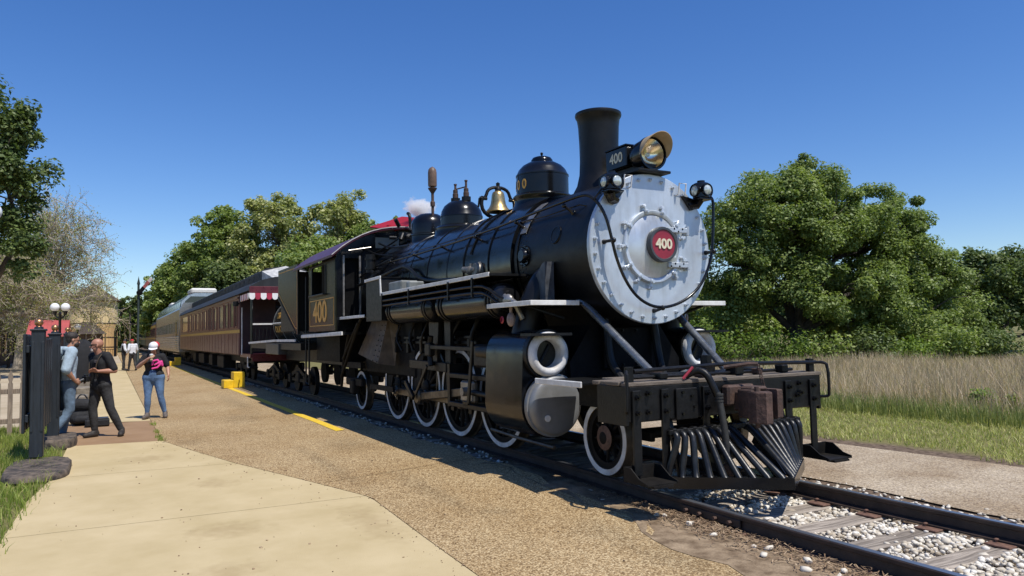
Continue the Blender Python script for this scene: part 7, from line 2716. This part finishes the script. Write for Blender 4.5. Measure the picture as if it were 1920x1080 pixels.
def tree(name, base, lobes, ncl, nleaf, lsize, lmat, label, trunk_r=.3, fork=.3, seed=1, bark=None, rcl=(.8, 1.4), group=None, lean=(0, 0), limbs=8, flat=.75, cat='tree', dead=0, low=0.0):
    """lobes: list of (centre xyz relative to base, radii xyz). Clumps sit mostly towards the outside of the lobes."""
    rng = np.random.default_rng(seed)
    bx_, by_, bz_ = base
    o = empty(name, base, label, cat, group)
    C, w = [], np.array([l[1][0] * l[1][1] * l[1][2] for l in lobes])
    w = w ** .8 / (w ** .8).sum()
    per = (w * ncl).astype(int) + 1
    for (c, r), k in zip(lobes, per):
        d = rng.normal(size=(k, 3))
        d /= np.linalg.norm(d, axis=1)[:, None]
        rad_ = rng.uniform(.35, 1.0, k) ** .45
        C.append(np.array(c) + d * rad_[:, None] * np.array(r) * (1 + rng.normal(0, .07, (k, 1))))
    C = np.concatenate(C)
    C = C[C[:, 2] > low]
    R = rng.uniform(rcl[0], rcl[1], len(C)) * rng.uniform(.6, 1.1, len(C))
    # stray sprays poking out past the clumps
    mid_ = C.mean(0)
    ext = C[rng.permutation(len(C))[:max(4, len(C) // 4)]]
    ext = ext + (ext - mid_) / (np.linalg.norm(ext - mid_, axis=1)[:, None] + .01) * rng.uniform(.3, .8, (len(ext), 1)) * rcl[0]
    ext = ext[ext[:, 2] > low]
    sprays = (ext, rng.uniform(.3, .5, len(ext)) * rcl[0])
    Cw = C + np.array(base)
    V, F = leaf_cloud(Cw, R, nleaf, lsize, rng, flat)
    V2, F2 = leaf_cloud(sprays[0] + np.array(base), sprays[1], max(12, nleaf // 6), lsize, rng, .9)
    raw_obj('crown', np.concatenate([V, V2]), np.concatenate([F, F2 + len(V)]), lmat, o)
    # trunk and limbs
    b = MB()
    top = Vector((bx_ + lean[0], by_ + lean[1], bz_ + fork))
    tp = [Vector(base) - Vector((0, 0, .2)), Vector(base) + Vector((lean[0] * .2, lean[1] * .2, fork * .15)), Vector(base).lerp(top, .55), top]
    b.tube(smooth_path(tp, 1), [trunk_r * 1.35, trunk_r * 1.15, trunk_r, trunk_r * .98, trunk_r * .95, trunk_r * .92, trunk_r * .9, trunk_r * .88][:len(smooth_path(tp, 1))], 12)
    b.build('trunk', bark or m_bark, o, 60)
    ends = []
    order = rng.permutation(len(Cw))
    mains = Cw[order[:limbs]]
    for e in mains:
        t = Vector(e).lerp(top, .35)
        q = MB()
        pts = limb(q, top - Vector((0, 0, rng.uniform(0, fork * .25))), t, trunk_r * .5, trunk_r * .16, rng, 6)
        q.build('limb', bark or m_bark, o, 60)
        ends += pts[2:]
    q = MB()
    E = np.array([tuple(p) for p in ends])
    for c in Cw[order[limbs:]]:
        j = np.argmin(((E - c) ** 2).sum(1) + rng.uniform(0, 1.0, len(E)))
        limb(q, E[j], c, trunk_r * .11, trunk_r * .03, rng, 4, .1, 5)
    for _ in range(dead):
        c = Cw[rng.integers(len(Cw))]
        j = rng.integers(len(E))
        p = Vector(E[j])
        for __ in range(9):
            e = p + Vector(rng.normal(size=3)) * 1.1 + Vector((0, 0, -.5))
            limb(q, p, e, .022, .006, rng, 4, .2, 4)
            limb(q, p.lerp(e, .6), e + Vector(rng.normal(size=3)) * .6, .012, .004, rng, 3, .2, 4)
    q.build('branches', bark or m_bark, o, 60, kind='stuff')
    return o


def bush(name, x, y, r, h, n, lsize, lmat, label, seed, group=None):
    rng = np.random.default_rng(seed)
    o = empty(name, (x, y, -.15), label, 'bush', group)
    k = max(5, int(10 * r * r))
    C = np.stack([x + rng.normal(0, r * .45, k), y + rng.normal(0, r * .45, k), -.15 + rng.uniform(.15, .8, k) * h], 1)
    V, F = leaf_cloud(C, rng.uniform(.3, .5, k) * min(r, h), n // k, lsize, rng, .9)
    raw_obj('foliage', V, F, lmat, o)
    b = MB()
    for c in C:
        limb(b, (x + rng.normal(0, .1), y + rng.normal(0, .1), -.15), c, .025, .008, rng, 4, .1, 5)
    b.build('stems', m_bark, o, 60, kind='stuff')
    return o


# the great spreading oak across the field
tree('oak_tree', (-23.1, 21.7, -.15), [((-.4, -.9, 5.9), (2.6, 2.9, 3.1)), ((.2, .5, 6.8), (2.5, 2.6, 2.1)), ((.4, 2.9, 5.2), (2.4, 2.3, 2.3)), ((.5, 5.5, 5.5), (2.3, 2.4, 2.8)), ((.6, 7.6, 4.0), (2.0, 2.2, 2.5)), ((.6, 9.7, 2.4), (1.7, 1.8, 2.0)), ((-1.0, -3.0, 4.4), (1.7, 1.7, 2.5)), ((1.8, .8, 3.2), (1.5, 3.0, 1.3)), ((1.8, 4.5, 2.4), (1.4, 3.2, 1.5))],
     480, 540, .12, LF['oak'], 'great spreading oak tree with low limbs across the field', trunk_r=.42, fork=1.6, seed=3, bark=m_bark_d, rcl=(.5, 1.0), limbs=14, dead=7, low=.9)
tree('oak_tree', (-24.0, 38.0, -.15), [((0, 0, 3.6), (2.2, 2.6, 2.2)), ((0, 3.0, 3.9), (2.2, 2.4, 2.2)), ((0, 6.0, 3.4), (2.0, 2.6, 2.0)), ((0, -2.6, 2.4), (1.8, 2.0, 1.7))],
     190, 260, .18, LF['dark'], 'dark green tree at the right picture edge beyond the great oak', trunk_r=.25, fork=1.4, seed=6, bark=m_bark_d, rcl=(.55, 1.0), limbs=9, low=.3)
# trees behind, closing the gaps under the oak
for i, (x, y, h, r, kind, lab) in enumerate(((-33, 26, 4.6, 3.2, 'mid', 'shaded tree close behind the great oak on its left'), (-31, 33, 5.0, 3.0, 'dark', 'shaded tree directly behind the great oak trunk'), (-30, 40, 4.0, 3.0, 'mid', 'shaded tree behind the right end of the great oak'), (-38, 20, 6.0, 3.2, 'dark', 'dark tree behind the smokebox at the left of the great oak'))):
    tree('woodland_tree', (x, y, -.15), [((0, 0, h * .6), (r, r, h * .42)), ((0, r * .6, h * .4), (r * .7, r * .7, h * .3))], 90, 200, .26, LF[kind], lab, trunk_r=.22, fork=1.5, seed=20 + i, bark=m_bark_d, rcl=(.7, 1.2), group='trees behind the great oak', low=.2)
bs = [(-22.2, 18.6, 1.7, 1.7), (-21.5, 20.6, 1.5, 1.5), (-20.6, 22.6, 1.6, 1.9), (-19.6, 24.2, 1.3, 1.4), (-19.0, 26.0, 1.5, 1.7), (-18.0, 28.0, 1.4, 1.5), (-24.2, 16.9, 1.7, 2.4), (-26.5, 15.5, 1.8, 2.8), (-17.2, 30.5, 1.5, 1.5), (-16.4, 33.0, 1.6, 1.3), (-17.5, 36.0, 1.8, 1.6), (-16.0, 39.5, 1.8, 1.5), (-15.5, 43.5, 1.8, 1.5)]
wds = ['beneath the left limb of the great oak', 'just left of the great oak trunk', 'in front of the great oak trunk', 'low, right of the great oak trunk', 'under the right half of the great oak', 'at the right skirt of the great oak', 'left of the great oak beside the smokebox', 'tall, farthest left below the smokebox', 'below the right tip of the great oak', 'right of the great oak at the field edge', 'before the dark right edge tree', 'far right along the field edge', 'last at the right picture edge']
for i, ((x, y, r, h), w_) in enumerate(zip(bs, wds)):
    bush('thicket_bush', x, y, r, h, 2600, .12, LF['mid' if i % 3 == 1 else ('bush' if i % 3 == 0 else 'dark')], 'green thicket bush ' + w_, 40 + i, 'bushes under the oaks')
bush('field_weed', -7.9, 8.9, .45, .55, 900, .06, LF['bush'], 'leafy green weed clump at the front of the dry field', 60)
bush('field_sapling', -17.6, 13.6, .5, 1.1, 700, .09, LF['bush'], 'small dark sapling standing in the dry field', 61)

# woodland behind the passenger cars
wl = [(-77, 15.6, 17.0, 4.4, 'pale', 'tall pale flowering tree right of centre behind the maroon car'), (-83, 9.6, 18.2, 4.4, 'pale', 'tallest pale tree in the middle of the wood behind the cars'), (-86, 5.6, 16.6, 3.9, 'mid', 'green tree left of the tallest behind the dome car'), (-75, 18.2, 14.0, 3.0, 'mid', 'green tree at the right end of the wood by the cab roof'), (-91, 2.6, 12.8, 3.2, 'mid', 'lower green tree over the dome car roof'), (-93, .6, 10.6, 2.3, 'mid', 'green tree at the left end of the wood by the signal'), (-70, 11.5, 11.0, 4.0, 'mid', 'broad green tree low behind the maroon car roof'), (-60, 14.0, 9.5, 3.8, 'mid', 'broad green tree low behind the tender'), (-80, 5.5, 9.5, 3.2, 'dark', 'dark lower tree behind the dome car'), (-62, 17.0, 12.0, 2.2, 'mid', 'small tree crown showing beside the whistle'), (-112, 4.2, 8.6, 3.2, 'dark', 'dark tree far behind the last coaches')]
for i, (x, y, h, r, kind, lab) in enumerate(wl):
    tree('woodland_tree', (x, y, -.15), [((0, 0, h * .66), (r * .8, r, h * .30)), ((.5, r * .5, h * .5), (r * .7, r * .8, h * .26)), ((.5, -r * .5, h * .45), (r * .7, r * .8, h * .25)), ((0, 0, h * .84), (r * .5, r * .6, h * .14))],
         250, 150, .29, LF[kind], lab, trunk_r=.28, fork=h * .28, seed=80 + i, bark=m_bark, rcl=(.7, 1.3), group='wood behind the passenger cars', limbs=9, low=.6)
# far woods closing the horizon, left of the train
fw = [(-135, -2.0, 8, 5, 'dark', 'far tree right beside the distant pine'), (-140, -8.5, 8, 6, 'mid', 'far tree behind the water tower'), (-132, 3.0, 8.5, 5, 'mid', 'far tree behind the farthest coach'), (-120, -15, 9, 6, 'dark', 'far dark tree left of the water tower'), (-105, -19, 9, 6, 'mid', 'far tree behind the red roofed shed'), (-95, -24, 10, 6, 'dark', 'far dark tree behind the station')]
for i, (x, y, h, r, kind, lab) in enumerate(fw):
    tree('woodland_tree', (x, y, -.15), [((0, 0, h * .55), (r, r, h * .42))], 110, 110, .5, LF[kind], lab, trunk_r=.3, fork=2.0, seed=120 + i, rcl=(1.0, 1.8), group='far woods at the left', limbs=6, low=.1)
pn = tree('pine_tree', (-124, -2.9, -.15), [((0, 0, 7.6), (1.6, 1.8, .7)), ((0, .8, 6.4), (1.3, 1.5, .5)), ((0, -.9, 6.8), (1.0, 1.1, .4))], 34, 60, .35, LF['dark'], 'distant flat topped pine beside the semaphore mast', trunk_r=.14, fork=6.0, seed=140, rcl=(.4, .7), limbs=5)
# screen of distant woodland to the horizon
rng = np.random.default_rng(9)
n = 420
ang = rng.uniform(-.2, 2.6, n)
dist = rng.uniform(150, 230, n)
C = np.stack([-np.cos(ang) * dist, np.sin(ang) * dist * 1.0 - 10, rng.uniform(.5, 8, n)], 1)
V, F = leaf_cloud(C, rng.uniform(3, 5.5, n), 60, 1.4, rng, .8)
raw_obj('distant_woodland', V, F, LF['dark'], label='distant belt of dark woodland along the horizon', cat='woodland', kind='stuff')

# evergreen at the left edge
tree('evergreen_tree', (-41.5, -10.9, -.15), [((.2, .4, 8.4), (2.2, 2.1, 2.6)), ((.4, .7, 11.6), (1.9, 1.7, 2.2)), ((1.2, 1.6, 9.6), (1.3, 1.3, 1.0)), ((1.0, 1.2, 6.2), (1.3, 1.6, 1.2)), ((0, -2.0, 9.5), (2.0, 2.0, 4.0)), ((.8, 1.5, 11.6), (1.0, 1.0, .9))],
     135, 240, .18, LF['ever'], 'tall dark evergreen oak at the left picture edge', trunk_r=.4, fork=5.0, seed=31, bark=m_bark, rcl=(.55, 1.0), limbs=10)


# nearly bare spreading tree over the plaza
def bare_tree(base, label, seed, H=12.5):
    rng = np.random.default_rng(seed)
    o = empty('bare_spreading_tree', base, label, 'tree')
    tips = []
    tw, mainb = MB(), MB()

    def grow(p, d, L, r, lev):
        seg = 4
        pts, rs = [p], [r]
        q = p
        for i in range(seg):
            d = (d + Vector(rng.normal(size=3)) * .2 + Vector((0, 0, .04 if lev < 3 else -.02))).normalized()
            q = q + d * (L / seg)
            pts.append(q)
            rs.append(r * (1 - .5 * (i + 1) / seg))
        (mainb if lev < 2 else tw).tube(pts, rs, 9 if lev < 2 else (5 if lev < 4 else 3), caps=False)
        if lev >= 3:
            tips.append(q)
            tips.append(pts[2])
        if lev >= 6 or L < .3:
            return
        n_ = (5, 4, 4, 3, 3, 2)[lev - 1]
        for k in range(n_):
            j = rng.integers(1, seg + 1)
            dd = (d + Vector(rng.normal(size=3)) * (.55 if lev < 2 else .62) + Vector((0, 0, .16 - .03 * lev))).normalized()
            grow(pts[j], dd, L * rng.uniform(.55, .82), max(.015, rs[j] * rng.uniform(.42, .62)), lev + 1)

    p0 = Vector(base)
    mainb.tube([p0 - Vector((0, 0, .2)), p0 + Vector((0, 0, .4)), p0 + Vector((.05, .05, 1.6)), p0 + Vector((.1, .15, 2.9))], [.55, .44, .38, .36], 12)
    fk = p0 + Vector((.1, .15, 2.8))
    for d in ((.1, .7, .9), (0, -.75, .8), (.4, .35, 1.0), (-.3, .1, 1.1), (.5, .8, .9), (.3, -.4, 1.0), (.0, 1.0, .75)):
        grow(fk, Vector(d).normalized(), 3.4 * H / 12.5, .2, 1)
    mainb.build('trunk', m_barkl, o, 60)
    tw.build('twigs', m_barkl, o, 0, kind='stuff')
    T = np.array([tuple(t) for t in tips])
    V, F = leaf_cloud(T, np.full(len(T), .32), 2, .09, rng, .9)
    raw_obj('sparse_leaves', V, F, LF['sparse'], o)
    print('bare tree tips', len(tips))
    return o


bare_tree((-58.5, -10.55, -.15), 'nearly bare grey tree spreading its twigs over the water tower', 5, H=14.5)
bare_tree((-52, -12.6, -.15), 'second nearly bare tree with leaning pale trunk at the left edge', 8, H=11.0)

# ================================================================== STEAM
def steam():
    m = bpy.data.materials.new('white_steam')
    m.use_nodes = True
    N, L = m.node_tree.nodes, m.node_tree.links
    for n in list(N):
        if n.type == 'BSDF_PRINCIPLED':
            N.remove(n)
    out = next(n for n in N if n.type == 'OUTPUT_MATERIAL')
    v = N.new('ShaderNodeVolumePrincipled')
    v.inputs['Color'].default_value = (0.95, 0.95, 0.95, 1)
    tc = N.new('ShaderNodeTexCoord')
    no = N.new('ShaderNodeTexNoise')
    no.inputs['Scale'].default_value = 1.9
    no.inputs['Detail'].default_value = 6
    no.inputs['Roughness'].default_value = 0.6
    L.new(tc.outputs['Object'], no.inputs['Vector'])
    ln = N.new('ShaderNodeVectorMath')
    ln.operation = 'LENGTH'
    L.new(tc.outputs['Object'], ln.inputs[0])
    ad = N.new('ShaderNodeMath')
    ad.operation = 'MULTIPLY_ADD'
    ad.inputs[1].default_value = -0.55
    L.new(ln.outputs['Value'], ad.inputs[0])
    L.new(no.outputs['Fac'], ad.inputs[2])
    mr = N.new('ShaderNodeMapRange')
    mr.inputs[1].default_value = 0.10
    mr.inputs[2].default_value = 0.50
    mr.inputs[3].default_value = 0.0
    mr.inputs[4].default_value = 15.0
    L.new(ad.outputs[0], mr.inputs[0])
    L.new(mr.outputs[0], v.inputs['Density'])
    L.new(v.outputs[0], out.inputs['Volume'])
    return m


o = MB().ball((0, 0, 0), 1.0, 24, 16).build('steam_wisp', steam(), None, 60, world=Matrix.Translation((-14.5, .3, 4.2)) @ Matrix.Rotation(.2, 4, 'Y') @ Matrix.Diagonal((.75, .4, .3, 1)))
tag(o, 'small white wisp of steam drifting behind the whistle', 'steam', kind='stuff')
